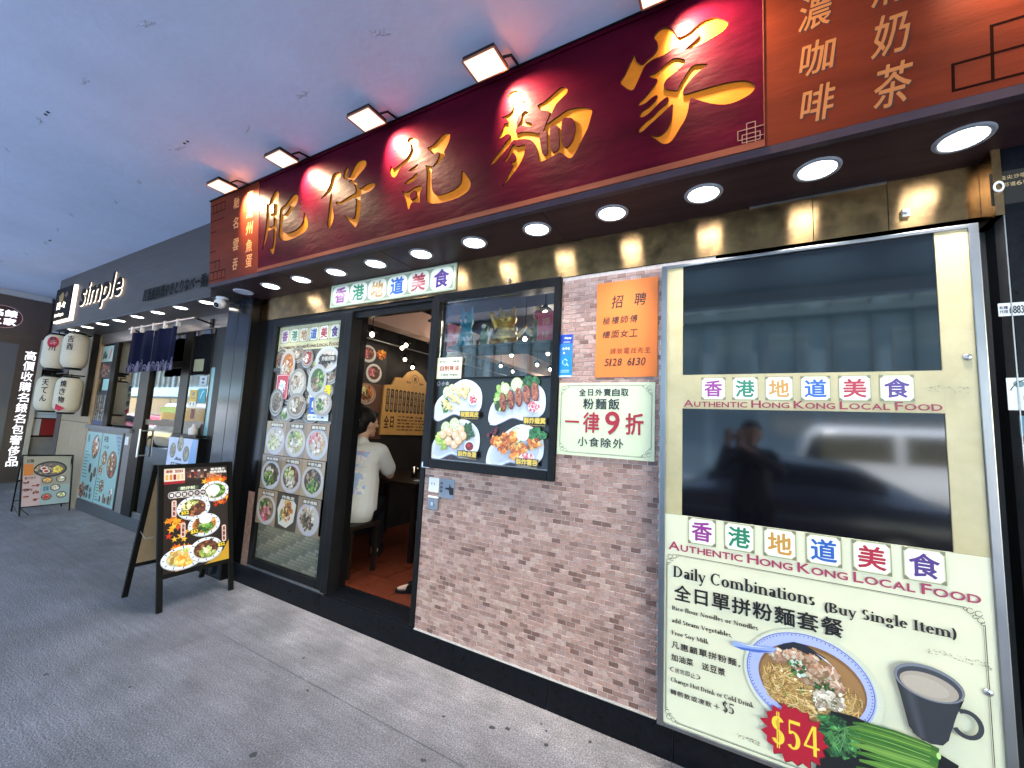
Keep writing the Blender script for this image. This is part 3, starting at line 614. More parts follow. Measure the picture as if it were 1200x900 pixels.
# ------------------------------------------------------------------ the carved signboard, leaning out at the top
SB = Vector((0, -.44, 2.645)); SV = Vector((0, -.07, .74)).normalized(); SN = Vector((1, 0, 0)).cross(SV)
def sgn(u, v, h=0): return SB+Vector((u, 0, 0))+v*SV+h*SN
CH = {'jia+': [[(-471,472),(-451,500),(-436,526),(-416,563),(-407,580),(-403,561),(-396,541),(-373,518),(-348,531),(-322,544),(-306,565),(-306,592),(-321,620),(-307,639),(-286,647),(-264,641),(-243,622),(-228,593),(-216,575),(-188,576),(-161,586),(-134,601),(-108,605),(-82,601),(-51,581),(-29,557),(-35,538),(-51,527),(-76,520),(-109,512),(-142,507),(-172,505),(-192,510),(-175,521),(-151,534),(-136,546),(-141,563),(-158,570),(-182,558),(-209,547),(-237,540),(-258,529),(-286,522),(-323,521),(-345,514),(-363,502),(-378,473),(-394,443),(-409,417),(-424,417),(-448,439)], [(-345,456),(-316,456),(-294,467),(-265,483),(-240,492),(-216,484),(-192,465),(-203,446),(-223,432),(-244,421),(-262,413),(-276,399),(-280,381),(-269,366),(-245,353),(-225,346),(-217,362),(-203,383),(-186,406),(-169,426),(-149,430),(-106,414),(-119,403),(-142,393),(-162,379),(-183,360),(-200,337),(-197,318),(-150,315),(-104,313),(-59,311),(-16,305),(21,296),(48,281),(65,254),(53,234),(32,224),(-4,216),(-41,218),(-79,233),(-117,255),(-150,278),(-170,289),(-178,269),(-184,234),(-197,201),(-218,171),(-239,139),(-260,123),(-285,127),(-313,155),(-342,187),(-310,169),(-281,175),(-260,199),(-247,233),(-244,269),(-245,291),(-273,272),(-309,249),(-346,226),(-374,208),(-387,212),(-383,231),(-353,252),(-324,266),(-302,285),(-273,302),(-260,317),(-266,329),(-287,322),(-316,302),(-346,281),(-372,274),(-384,282),(-374,302),(-346,312),(-323,327),(-307,345),(-312,354),(-331,349),(-357,335),(-383,332),(-388,344),(-360,364),(-330,392),(-312,412),(-308,426),(-327,436)]], 'mian+': [[(-1108,516),(-1073,520),(-1047,530),(-1038,550),(-1043,579),(-1065,610),(-1067,622),(-1056,634),(-1030,634),(-1006,623),(-1003,588),(-991,568),(-966,552),(-962,535),(-987,517),(-1002,500),(-1014,477),(-1017,443),(-1021,403),(-987,400),(-945,388),(-912,373),(-888,361),(-864,365),(-852,394),(-836,426),(-826,452),(-852,468),(-880,481),(-896,509),(-864,516),(-824,532),(-786,551),(-759,557),(-734,539),(-732,520),(-747,508),(-778,490),(-797,475),(-813,447),(-828,416),(-844,395),(-816,405),(-778,417),(-740,430),(-695,428),(-644,415),(-607,388),(-612,352),(-630,302),(-659,255),(-688,207),(-717,184),(-755,216),(-778,230),(-816,219),(-879,211),(-891,244),(-904,299),(-928,336),(-970,357),(-1012,366),(-1038,370),(-1064,347),(-1108,313),(-1152,282),(-1184,278),(-1161,305),(-1125,334),(-1090,370),(-1059,392),(-1055,406),(-1077,416),(-1099,408),(-1130,405),(-1126,424),(-1104,452),(-1091,479),(-1069,475),(-1073,495)], [(-1012,434),(-991,466),(-987,491),(-970,506),(-949,490),(-962,471),(-974,456),(-953,442),(-928,426),(-927,411),(-953,418),(-987,434)], [(-1051,335),(-1033,349),(-1012,331),(-970,328),(-965,310),(-978,261),(-1011,217),(-1054,175),(-1107,134),(-1089,161),(-1054,213),(-1039,240),(-1059,257),(-1037,255),(-1022,266),(-1024,285),(-1042,306),(-1072,272),(-1098,272),(-1072,299)], [(-823,350),(-801,349),(-798,339),(-821,339)], [(-822,310),(-789,313),(-787,301),(-821,298)]], 'mian-': [[(-884,353),(-868,361),(-846,359),(-843,311),(-840,244),(-863,243),(-875,283)], [(-824,371),(-805,377),(-782,364),(-778,327),(-776,255),(-797,240),(-820,253),(-826,313)], [(-759,386),(-725,389),(-699,370),(-692,321),(-703,275),(-736,243),(-761,279)]], 'fei+': [[(-3292,529),(-3250,516),(-3247,436),(-3257,340),(-3283,248),(-3343,164),(-3325,243),(-3302,337),(-3289,432)], [(-3266,501),(-3247,545),(-3217,581),(-3167,614),(-3126,584),(-3134,508),(-3144,366),(-3156,225),(-3189,114),(-3256,176),(-3215,165),(-3192,219),(-3191,327),(-3191,448),(-3193,521),(-3225,516),(-3245,490)], [(-3253,435),(-3182,440),(-3182,416),(-3253,410)], [(-3261,339),(-3179,343),(-3179,319),(-3264,315)], [(-3112,431),(-3093,463),(-3055,472),(-2998,500),(-2951,527),(-2904,525),(-2881,497),(-2893,453),(-2939,423),(-2976,396),(-3032,367),(-3065,350),(-3075,305),(-3049,258),(-2962,245),(-2870,264),(-2820,300),(-2809,360),(-2785,338),(-2758,265),(-2782,225),(-2868,201),(-2999,190),(-3086,212),(-3121,254),(-3115,336)]], 'fei-': [[(-3067,433),(-2987,457),(-3005,426),(-3062,397)]], 'zai+': [[(-2619,422),(-2561,455),(-2521,500),(-2498,553),(-2466,572),(-2410,557),(-2405,529),(-2448,503),(-2496,461),(-2491,406),(-2485,318),(-2475,251),(-2514,189),(-2543,216),(-2533,307),(-2519,390),(-2512,443),(-2561,427)], [(-2378,517),(-2371,552),(-2340,581),(-2328,552),(-2347,525),(-2327,502),(-2294,537),(-2250,583),(-2198,589),(-2154,567),(-2158,532),(-2204,503),(-2248,478),(-2271,461),(-2240,440),(-2220,399),(-2144,411),(-2087,407),(-2066,382),(-2101,360),(-2172,352),(-2204,347),(-2200,266),(-2213,197),(-2249,142),(-2287,171),(-2349,230),(-2365,249),(-2288,212),(-2261,217),(-2252,288),(-2257,346),(-2336,338),(-2413,332),(-2445,341),(-2453,365),(-2398,352),(-2306,373),(-2256,380),(-2258,419),(-2285,451),(-2323,471),(-2293,480),(-2326,491),(-2354,495)]], 'ji+': [[(-1927,479),(-1909,449),(-1863,462),(-1808,481),(-1775,505),(-1759,534),(-1768,570),(-1789,597),(-1765,606),(-1727,592),(-1700,566),(-1703,530),(-1684,495),(-1704,472),(-1747,464),(-1802,454),(-1852,434),(-1885,396),(-1914,401),(-1934,439)], [(-1779,402),(-1747,414),(-1699,426),(-1714,405),(-1746,393)], [(-1809,332),(-1778,348),(-1751,353),(-1719,370),(-1695,359),(-1708,346),(-1735,328),(-1773,321),(-1800,326)], [(-1825,292),(-1799,274),(-1761,277),(-1724,288),(-1671,285),(-1667,262),(-1686,234),(-1685,185),(-1722,194),(-1755,193),(-1771,159),(-1790,184),(-1805,237),(-1819,266)], [(-1628,503),(-1590,508),(-1550,528),(-1521,547),(-1481,549),(-1457,532),(-1461,502),(-1476,474),(-1500,442),(-1495,421),(-1519,400),(-1554,378),(-1589,376),(-1559,399),(-1539,430),(-1544,455),(-1580,449),(-1605,473)], [(-1643,401),(-1620,392),(-1589,376),(-1594,333),(-1593,268),(-1582,226),(-1552,199),(-1497,194),(-1430,201),(-1383,224),(-1374,268),(-1370,296),(-1337,258),(-1311,214),(-1318,178),(-1355,156),(-1420,144),(-1497,143),(-1577,153),(-1623,173),(-1633,206),(-1634,279),(-1632,343),(-1635,384)]], 'ji-': [[(-1761,256),(-1729,269),(-1718,258),(-1717,225),(-1739,214),(-1757,218)]]}
sb = thing('signboard', 'long carved wooden signboard in crimson and redwood with gold brush characters under the ceiling', 'sign', (-1.3, -.44, 2.645))
def carved(name, u0, v0, u1, v1, polys, holes, face, inlay, depth=.010, wallm=goldedge):
    V = [(u0, v0), (u1, v0), (u1, v1), (u0, v1)]; F = [[0, 1, 2, 3]]
    for u in np.arange(u0+.2, u1, .2): V.append((float(u), (v0+v1)/2))
    ng = len(polys)
    for p in polys+holes:
        if sum(p[i-1][0]*p[i][1]-p[i][0]*p[i-1][1] for i in range(len(p))) < 0: p = p[::-1]
        F.append(list(range(len(V), len(V)+len(p)))); V += p
    r = delaunay_2d_cdt([Vector(v) for v in V], [], F, 0, 1e-6)
    vs, es, fs, ov, oe, of = r
    mb = MB(); inl = []; n = len(vs)
    for f, o_ in zip(fs, of):
        if 0 not in o_: continue
        ins = any(1 <= k <= ng for k in o_) and not any(k > ng for k in o_)
        inl.append(ins)
    faces = [f for f, o_ in zip(fs, of) if 0 in o_]
    top = [sgn(v[0], v[1], .004) for v in vs]; bot = [sgn(v[0], v[1], .004-depth) for v in vs]
    side = {}
    mb.add(top, [f for f, i in zip(faces, inl) if not i], face)
    for f, i in zip(faces, inl):
        if i:
            for a, b in zip(f, f[1:]+f[:1]): side[(a, b)] = 1
    walls = [(a, b) for (a, b) in side if (b, a) not in side]
    mw = MB(); mw.add(top+bot, [(a, b, b+n, a+n) for a, b in walls], wallm); mw.m = mw.m
    o1 = mb.build(name, sb); 
    used = sorted({v for f, i in zip(faces, inl) if i for v in f}); mp = {v: k for k, v in enumerate(used)}
    mi = MB(); mi.add([bot[v] for v in used], [tuple(mp[v] for v in f) for f, i in zip(faces, inl) if i], inlay); 
    off = len(mi.v); mi.add(mw.v, mw.f, wallm)
    mi.build('carved_lettering', sb)
    return o1
pos = []; neg = []
for k, v in CH.items():
    for p in v:
        q = smoothpoly([(a/1000, b/1000) for a, b in p], 3); (pos if k.endswith('+') else neg).append(q)
carved('crimson_board', -3.388, .028, .092, .728, pos, neg, wood_dark, gold)
mb = MB()
def slab(mb, u0, v0, u1, v1, h0, h1, mat):
    vs = [sgn(u, v, h) for h in (h0, h1) for v in (v0, v1) for u in (u0, u1)]
    mb.add(vs, [(0, 2, 3, 1), (4, 5, 7, 6), (0, 1, 5, 4), (2, 6, 7, 3), (0, 4, 6, 2), (1, 3, 7, 5)], mat)
def slabp(name, *a): mb = MB(); slab(mb, *a); return mb.build(name, sb)
slabp('left_panel', -4.157, .0, -3.391, .745, -.03, .006, wood_red)
slabp('right_panel', .096, .0, 1.75, .745, -.03, .006, wood_red)
slabp('back_board', -3.39, .0, .095, .745, -.034, -.010, wood_dark)
slabp('bottom_lip', -3.39, -.001, .095, .027, -.009, .014, wood_lip)
slabp('top_lip', -3.39, .729, .095, .746, -.009, .012, wood_dark)
slabp('divider_strip', .0925, .0275, .0955, .728, -.005, .009, wood_lip)
slabp('top_cap', -4.16, .7462, 1.76, .752, -.05, .02, blackm)
slabp('base_trim', -4.16, -.034, 1.76, -.002, -.03, .008, trimm)
mb = MB(); mb.path([sgn(-3.9+k*.14, .757+.006*math.sin(k*1.3), -.015+.01*math.sin(k*.9)) for k in range(40)], .006, blackm, 6); mb.build('power_cable', sb)
# grooved lattice marks on the wood panels
gm_ = M('groove_dark', (.012, .003, .002), .8, spec=.02)
mb = MB()
def gl(u0, v0, u1, v1, w=.006):
    if abs(u1-u0) > abs(v1-v0): slab(mb, u0-w/2, min(v0, v1)-w/2, u1+w/2, max(v0, v1)+w/2, .0055, .0066, gm_)
    else: slab(mb, min(u0, u1)-w/2, v0+w/2+.0002, max(u0, u1)+w/2, v1-w/2-.0002, .0055, .0066, gm_)
for a in [(-4.15, .70, -3.91, .70), (-4.15, .63, -3.91, .63), (-4.11, .63, -4.11, .70), (-4.05, .63, -4.05, .70), (-3.98, .63, -3.98, .70), (-3.91, .63, -3.91, .70), (-4.15, .56, -3.92, .56), (-4.15, .46, -4.06, .46), (-4.15, .285, -4.06, .285), (-4.15, .19, -3.98, .19),
          (-4.15, .10, -3.89, .10), (-4.15, .027, -3.89, .027), (-4.08, .03, -4.08, .10), (-4.02, .03, -4.02, .10), (-3.95, .03, -3.95, .10), (-3.89, .03, -3.89, .10), (-4.06, .19, -4.06, .13), (-3.99, .10, -3.99, .19)]: gl(*a)
for a in [(.625, .119, .81, .119), (.625, .031, 1.4, .031), (.625, .031, .625, .119), (.715, .031, .715, .21), (.715, .21, 1.4, .21), (.80, .119, 1.4, .119)]: gl(*a, .008)
mb.build('groove_lines', sb)
mb = MB(); mm = M('medallion_lines', (.26, .13, .09), .5)
for u0, v0, u1, v1 in [(.003, .052, .095, .090), (.034, .026, .064, .113), (.018, .038, .080, .070)]:
    for q in [(u0, v0, u1, v0), (u0, v1, u1, v1), (u0, v0, u0, v1), (u1, v0, u1, v1)]:
        w = .003; e = .0004 if u0 < .01 else (.0008 if u0 > .03 else 0)
        slab(mb, min(q[0], q[2])-w/2, min(q[1], q[3])-w/2, max(q[0], q[2])+w/2, max(q[1], q[3])+w/2, .0042, .0052+e, mm)
mb.build('corner_emblem', sb)
def sign_text(chars, pos_, col, name, d=.004):
    p = Print(sgn(0, 0, .0062), (1, 0, 0), SV, paper)
    for ch, (u0, v0, u1, v1) in zip(chars, pos_):
        p.text(ch, u0+d, v0-d, u1+d, v1-d, '2a0c06', .0022, .08); p.text(ch, u0, v0, u1, v1, col, .0012, .12)  # dark offset copy paints a shadow edge behind each character
    p.build(name, sb)
sign_text('香濃咖啡滑奶茶', [(.205, .58, .305, .70), (.205, .405, .302, .538), (.207, .23, .308, .355), (.207, .05, .304, .182), (.418, .40, .515, .53), (.418, .217, .512, .362), (.418, .032, .514, .182)], 'a8642a', 'small_lettering')
sign_text('真潮州魚蛋馳名雲吞', [(-3.575, .59+.02, -3.485, .70), (-3.575, .475, -3.485, .575), (-3.578, .335, -3.485, .435), (-3.575, .19, -3.485, .29), (-3.575, .06, -3.485, .165), (-3.775, .60, -3.69, .69), (-3.78, .425, -3.70, .52), (-3.775, .235, -3.69, .335), (-3.775, .07, -3.70, .165)], 'd88a48', 'small_lettering', .003)

# ------------------------------------------------------------------ floodlights over the sign
FX = [-3.655, -2.85, -1.98, -1.117, -.262, .62]
fl_face = emis('floodlight_glow', (1, .80, .56), .115)
FL = ['floodlight over the left redwood panel of the carved sign', 'floodlight over the first gold character of the carved sign', 'floodlight between the second and third gold characters',
      'floodlight above the fourth gold character', 'floodlight above the last and largest gold character', 'floodlight over the right redwood panel of the carved sign']
for i, x in enumerate(FX):
    t = thing('floodlight', 'warm lit square '+FL[i], 'floodlight', (x, -.66, 3.33), group='floodlights along the signboard')
    rot = Matrix.Rotation(rad(0), 4, 'X')
    def loc(mb):
        mb.v = [tuple(rot @ Vector(v)) for v in mb.v]
    mb = MB(); mb.box(-.094, .094, -.0715, .0715, -.002, .020, blackm, .005); loc(mb); mb.build('housing', t, True)
    mb = MB(); mb.box(-.088, .088, -.066, .066, -.006, -.0025, fl_face); loc(mb); mb.build('lens', t, True)
    mb = MB()
    for s_ in (-.094, .094): mb.box(s_-.004, s_+.004, -.071, .071, -.008, -.0015, M('rusty_trim', (.25, .09, .05), .6))
    for s_ in (-.0705, .0705): mb.box(-.0895, .0895, s_-.003, s_+.003, -.008, -.0015, M('rusty_trim', (.25, .09, .05), .6))
    loc(mb); mb.build('trim', t, True)
    mb = MB(); mb.path([(.09, .02, .02), (.12, .05, .045), (.12, .16, .06)], .007, blackm); mb.path([(-.09, .02, .02), (-.1, .1, .05), (-.1, .16, .06)], .005, blackm)
    mb.build('bracket', t, True)
    ld = bpy.data.lights.new('floodlight_beam', 'SPOT'); ld.energy = 8.5; ld.color = (1, .72, .44); ld.spot_size = rad(105); ld.spot_blend = .9; ld.shadow_soft_size = .03
    lo = bpy.data.objects.new('floodlight_beam', ld); COL.objects.link(lo); lo.parent = t; lo.location = (.05, .048, -.03)
    d = Vector((.10, .13, -.13)); lo.rotation_euler = d.to_track_quat('-Z', 'Y').to_euler()

# ------------------------------------------------------------------ round downlights
dl_on = emis('downlight_glow', (.93, .97, 1.), 2.4); dl_off = M('downlight_off', (.62, .62, .66), .4); rimm = M('downlight_rim', (.32, .32, .33), .45)
DLAB = ['above the black pillar, right of the light box', 'above the right half of the light box', 'above the left half of the light box', 'above the orange notice', 'above the right side of the display window',
        'above the left side of the display window', 'above the right end of the tile-lettered strip sign', 'above the middle of the tile-lettered strip sign', 'above the left end of the tile-lettered strip sign', 'above the open dish-poster door leaf', 'above the left edge of the dish-poster door leaf', None]
for k in range(12):
    x = .722-.431*k; on = k < 11
    t = thing('downlight', ('lit round white ceiling downlight '+DLAB[k]) if on else 'unlit pale round downlight beside the white security camera', 'downlight', (x, -.222, 2.6315), group='downlights in the noodle shop soffit' if on else None)
    r = .083
    mb = MB(); mb.lathe((0, 0, 0), [(r*.76, -.001), (r*.80, -.007), (r*.97, -.006), (r, -.001), (r, 0)], rimm if on else dl_off, 40); mb.build('rim', t, True)
    mb = MB(); mb.lathe((0, 0, 0), [(.001, -.0035), (r*.78, -.0035)], dl_on if on else dl_off, 36); mb.build('lens', t, True)
    if on:
        ld = bpy.data.lights.new('downlight_beam', 'AREA'); ld.shape = 'DISK'; ld.size = .12; ld.energy = .26; ld.color = (1, .96, .90); ld.spread = rad(75)
        lo = bpy.data.objects.new('downlight_beam', ld); COL.objects.link(lo); lo.parent = t; lo.location = (0, 0, -.012)
# ------------------------------------------------------------------ the cream light box with two screens
C6 = ['8e2a88', '1f7a5c', 'c08a3a', '2058b0', 'a81c3c', '4c2a7c']
def food_tiles(p, u0, v0, u1, v1, n=6, w=None, bg='d8dcc0', col=C6, bold=.0022, sep=None):
    """row of six square character tiles"""
    step = (u1-u0)/n; tw = w or step*.8
    for i, ch in enumerate('香港地道美食'):
        a = u0+step*(i+.5)-tw/2; b = a+tw; h = v1-v0
        p.rect(a, v0, b, v1, '8c8c6c'); p.rect(a+tw*.02, v0+h*.02, b-tw*.02, v1-h*.02, 'c4c6a4')
        for cu in (a, b):
            for cv in (v0, v1): p.rect(min(cu, cu+(tw*.12 if cu == a else -tw*.12)), min(cv, cv+(h*.12 if cv == v0 else -h*.12)), max(cu, cu+(tw*.12 if cu == a else -tw*.12)), max(cv, cv+(h*.12 if cv == v0 else -h*.12)), '7c7c60')
        p.rrect(a+tw*.05, v0+h*.05, b-tw*.05, v1-h*.05, tw*.13, 'eceede')
        m = .15; 
        p.text(ch, a+tw*m, v0+h*m, b-tw*m, v1-h*m, col[i], bold, .0)
lb = thing('light_box', 'tall cream menu light box with two dark screens in a steel frame', 'light box', (.22, -.08, .18))
steelf = M('frame_steel', (.30, .30, .31), .34, metal=1., var=.3, vscale=4, stretch=(1, 1, .3), rvar=.12)
boxp('cabinet', lb, -.343, .795, -.064, .004, .187, 2.359, M('cabinet_side', (.12, .12, .12), .5))
for a in [(-.345, -.317, -.083, .003, .184, 2.361), (.768, .797, -.083, .003, .184, 2.361)]: boxp('frame_rail', lb, *a, steelf, .003)
for a in [(-.3168, .7678, -.0828, .003, .184, .201), (-.3168, .7678, -.0828, .003, 2.345, 2.361)]: boxp('frame_rail', lb, *a, steelf, .003)
cream = M('cream_film', lin('c0b48e'), .34, var=.10, vscale=5, col2=lin('ada17a'), coat=.15)
cream_lo = M('cream_film_low', lin('dcdac0'), .34, var=.05, vscale=5, coat=.15)
# film panels around the two openings
for a in [(-.317, -.243, 1.1285, 2.345), (.676, .768, 1.1285, 2.345), (-.2428, .6758, 1.6335, 1.797)]: boxp('cream_film_panel', lb, a[0], a[1], -.0755, -.064, a[2], a[3], cream)
boxp('cream_film_panel', lb, -.317, .768, -.0755, -.064, .201, 1.1275, cream_lo)
scr1 = M('screen_glass_matte', (.006, .011, .014), .045, spec=.6); scr2 = M('screen_glass', (.003, .003, .005), .07, spec=1.)
boxp('upper_screen', lb, -.2428, .6758, -.069, -.0641, 1.797, 2.345, scr1)
s2 = boxp('lower_screen', lb, -.2428, .6758, -.069, -.0641, 1.1285, 1.6333, scr2)
p = Print((0, -.0757, 0), (1, 0, 0), (0, 0, 1), acry)
food_tiles(p, -.173, 1.677, .607, 1.783, w=.104)
p.smallcaps('AUTHENTIC HONG KONG LOCAL FOOD', -.236, 1.643, .668, 1.675, '8c2440', .0008)
food_tiles(p, -.232, 1.008, .668, 1.127, w=.117)
p.smallcaps('AUTHENTIC HONG KONG LOCAL FOOD', -.299, .966, .735, 1.003, '9c3458', .0010)
# scuffed patches
q = random.Random(4)
for (a, b, c_, d) in [(.625, 1.70, .745, 1.75), (.59, .752, .75, .79), (-.02, .24, .06, .27)]:
    l1 = p.l
    for _ in range(46): p.l = l1+q.random()*.0002; u = q.uniform(a, c_); v = b+(d-b)*(.5+.5*(q.random()-.5))+.1*(a+.05-u)*q.random(); p.ell(u, v, q.uniform(.001, .005), q.uniform(.0006, .0022), q.choice(['8c8c78', 'a8a890', '6c6c60']), 6, rot=q.uniform(-.5, .5), jit=.6)
# double rule and corner scrolls
def scroll_frame(p, u0, v0, u1, v1, w=.0022, col='2c2c28', s=.05, dbl=True):
    p.rect(u0+s, v0, u1-s, v0+w, col); p.rect(u0+s, v1-w, u1-s, v1, col); p.rect(u0, v0+s, u0+w, v1-s, col); p.rect(u1-w, v0+s, u1, v1-s, col)
    if dbl: g_ = w*2.2; p.rect(u0+s, v0+g_, u1-s, v0+g_+w*.4, col); p.rect(u0+s, v1-g_-w*.4, u1-s, v1-g_, col); p.rect(u0+g_, v0+s, u0+g_+w*.4, v1-s, col); p.rect(u1-g_-w*.4, v0+s, u1-g_, v1-s, col)
    for cu, du in ((u0, 1), (u1, -1)):
        for cv, dv in ((v0, 1), (v1, -1)):
            for (a, b, r) in ((.30, .30, .2), (.72, .2, .2), (.2, .72, .2), (.5, .55, .13), (.95, .12, .12), (.12, .95, .12)):
                p.ring(cu+du*a*s, cv+dv*b*s, r*s, r*s, w*.8, col, 12, 40, 350)
scroll_frame(p, -.309, .215, .742, .947)
serif(p, 'Daily Combinations', -.280, .845, .262, .049, '121216', 1.2); serif(p, '(Buy Single Item)', .286, .832, .672, .037, '121216', 1.25)
p.cells('全日單拼粉麵套餐', -.277, .745, .352, .812, '141418', .0016, .06)
serif(p, 'Rice-flour Noodles or Noodles', -.283, .697, .061, .0185, '1c1c22', 1.3); serif(p, 'add Steam Vegetables,', -.284, .642, -.035, .0185, '1c1c22', 1.3); serif(p, 'Free Soy Milk', -.284, .588, -.128, .0185, '1c1c22', 1.3)
p.cells('凡惠顧單拼粉麵，', -.286, .530, .020, .559, '26262a', .0007); p.cells('加油菜 送豆漿', -.286, .476, -.062, .505, '26262a', .0007)
p.cells('（送完即止）', -.292, .428, -.160, .449, '4a4a4c', .0003)
serif(p, 'Change Hot Drink or Cold Drink', -.286, .385, .041, .0185, '1c1c22', 1.3)
p.cells('轉熱飲或凍飲', -.288, .331, -.116, .353, '303034', .0005); p.rect(-.108, .341, -.086, .344, '26262a'); p.rect(-.0985, .3315, -.0955, .3535, '26262a')
serif(p, '$5', -.077, .333, -.028, .040, '1c1c20', 1.1)
# shadow, bowl, noodles, wontons, spoon
p.ell(.234, .546, .228, .196, 'cdd0bc', 40); p.ell(.228, .548, .213, .180, 'a8b0e4', 48); p.ell(.227, .550, .209, .176, '39487c', 48); p.ell(.227, .550, .2065, .1735, 'a9b2ea', 48)
l1 = p.l
for k in range(90):
    p.l = l1+(k % 3)*.00002; t = 2*math.pi*k/90; p.ell(.227+.201*math.cos(t), .550+.168*math.sin(t), .0035, .0025, '4c5c9c', 5, rot=t, jit=.5)
p.ell(.236, .546, .176, .142, '7d5a38', 40); p.ell(.236, .541, .170, .134, '9c744a', 36)
p.noodles(.215, .510, .150, .100, PAL['noodle']+['f0d8a0', 'a07a48', '8a6438'], 230, .0034)
p.noodles(.35, .50, .060, .075, PAL['noodle']+['8a6438'], 60, .0032)
p.noodles(.11, .53, .040, .06, PAL['noodle']+['8a6438'], 40, .0032)
def wonton(u, v, r, q):
    p.ell(u, v-.003, r*1.05, r*.86, '8c6a50', 14, jit=.2)
    l1 = p.l
    for k in range(44):
        p.l = l1+q.random()*.0004; a = q.random()*6.28; d = r*.75*math.sqrt(q.random()); c = lin(q.choice(['e6cdb4', 'd8b094', 'c89878', 'f0e2d0', 'dcbca0', 'b88468', 'd89c84'])); m_ = .75+.35*(math.sin(a)+1)/2
        p.ell(u+d*math.cos(a), v+d*.8*math.sin(a), r*.32, r*.15, tuple(x*m_*.8 for x in c), 9, rot=q.random()*3, jit=.4)
q = random.Random(12)
p.poly([(.128, .655), (.150, .672), (.185, .688), (.225, .688), (.262, .668), (.29, .655), (.27, .645), (.2, .66), (.15, .645)], '20242e')
for u, v, r in [(.130, .622, .036), (.188, .640, .032), (.166, .632, .026), (.245, .640, .026), (.235, .578, .048), (.295, .600, .040), (.318, .560, .030), (.262, .605, .034), (.20, .600, .025)]: wonton(u, v, r, q)
p.blobs(.196, .592, .03, .03, ['2f5a34', '4a7a3c', '244428', 'd8e8e0', 'b8d4c8'], 34, .005, 1.6, q); p.blobs(.28, .548, .03, .022, ['2f5a34', '3f6a34', '244428'], 26, .004, 1.7, q)
p.blobs(.315, .51, .028, .035, ['d4c8b8', 'b8a898', 'e0d6c8', '988878'], 60, .006, 1.5, q); p.blobs(.27, .50, .022, .035, ['d4c8b8', 'b8a898', 'e0d6c8', '988878'], 44, .006, 1.5, q)
p.blobs(.22, .53, .12, .08, ['5a8a3c', '3f6a34', 'f0e4c8'], 26, .003, 1.4, q)
p.poly([(-.035, .612), (.0, .606), (.06, .612), (.11, .626), (.128, .650), (.10, .646), (.05, .632), (-.02, .634), (-.036, .628)], '8ea2e4')
p.poly([(-.033, .612), (.0, .6065), (.06, .6125), (.12, .632), (.05, .622), (.0, .616)], '4864b4'); p.poly([(-.03, .628), (.04, .629), (.10, .641), (.04, .634)], 'c8d4fc')
p.poly([(.255, .668), (.29, .652), (.315, .63), (.30, .640), (.275, .655)], 'd0d8ec')
# greens on a dark tray
p.poly([(.30, .47), (.37, .475), (.60, .438), (.65, .418), (.645, .385), (.60, .30), (.44, .201), (.24, .203), (.26, .33)], '101418')
q = random.Random(2)
p.blobs(.315, .385, .06, .07, ['1f4a2a', '2c6038', '16341e', '3a7440', '4c8a4c'], 150, .008, 2.2, q)
for k in range(26):
    a = q.uniform(-2.6, .6); u, v = .34, .425; pts = [(u, v)]
    for _ in range(5): u += .018*math.cos(a); v += .018*math.sin(a); a += q.uniform(-.35, .35); pts.append((u, v))
    p.line(pts, .0014, q.choice(['5c8c50', '4c7c48', '7ca068']))
for k, (a, b, c_, d, col) in enumerate([((.365), .452, .60, .440, '3a6426'), (.355, .432, .60, .425, '507c2c'), (.350, .415, .598, .405, '2f6426'), (.345, .395, .595, .390, '44702c'), (.355, .375, .59, .372, '6c9440'), (.37, .352, .585, .35, '407028'), (.38, .328, .57, .325, '588434'), (.37, .30, .55, .295, '2c5c22')]):
    um = (a+c_)/2; p.line([(a, b), (a+.05, b+.006), (um, b+.004), (c_-.04, d+.008), (c_, d)], [.008, .020, .028, .032, .030], col)
    p.line([(a+.02, b+.006), (um, b+.008), (c_-.02, d+.012)], [.001, .003, .003], '84a854'); p.line([(a+.03, b-.004), (um, b-.006), (c_-.01, d-.008)], [.001, .002, .003], '2a5c22')
p.ell(.600, .43, .006, .011, 'b8dc88', 10)
# mug of milk tea
p.poly([(.492, .660), (.505, .605), (.525, .50), (.545, .474), (.58, .462), (.612, .468), (.628, .49), (.645, .56), (.674, .64), (.66, .60), (.58, .60)], '24272d')
p.poly([(.493, .655), (.67, .645), (.640, .535), (.622, .482), (.60, .466), (.56, .466), (.535, .482), (.515, .56)], '2e3138')

for k_ in range(7): p.poly([(.505+k_*.006, .65-k_*.003), (.512+k_*.006, .65-k_*.003), (.552+k_*.0035, .472), (.548+k_*.0035, .472)], ['34373e', '3a3d45', '40434c', '444750', '40434c', '3a3d45', '34373e'][k_])
p.ring(.676, .560, .042, .048, .014, '34373e', 20, -150, 120)
p.ell(.583, .664, .094, .058, '777b88', 30, rot=-.12); p.ell(.584, .661, .086, .050, '3c3f48', 30, rot=-.12); p.ell(.583, .653, .078, .042, 'a89c90', 28, rot=-.12); p.ell(.575, .650, .062, .030, 'b4a89c', 24, rot=-.12)
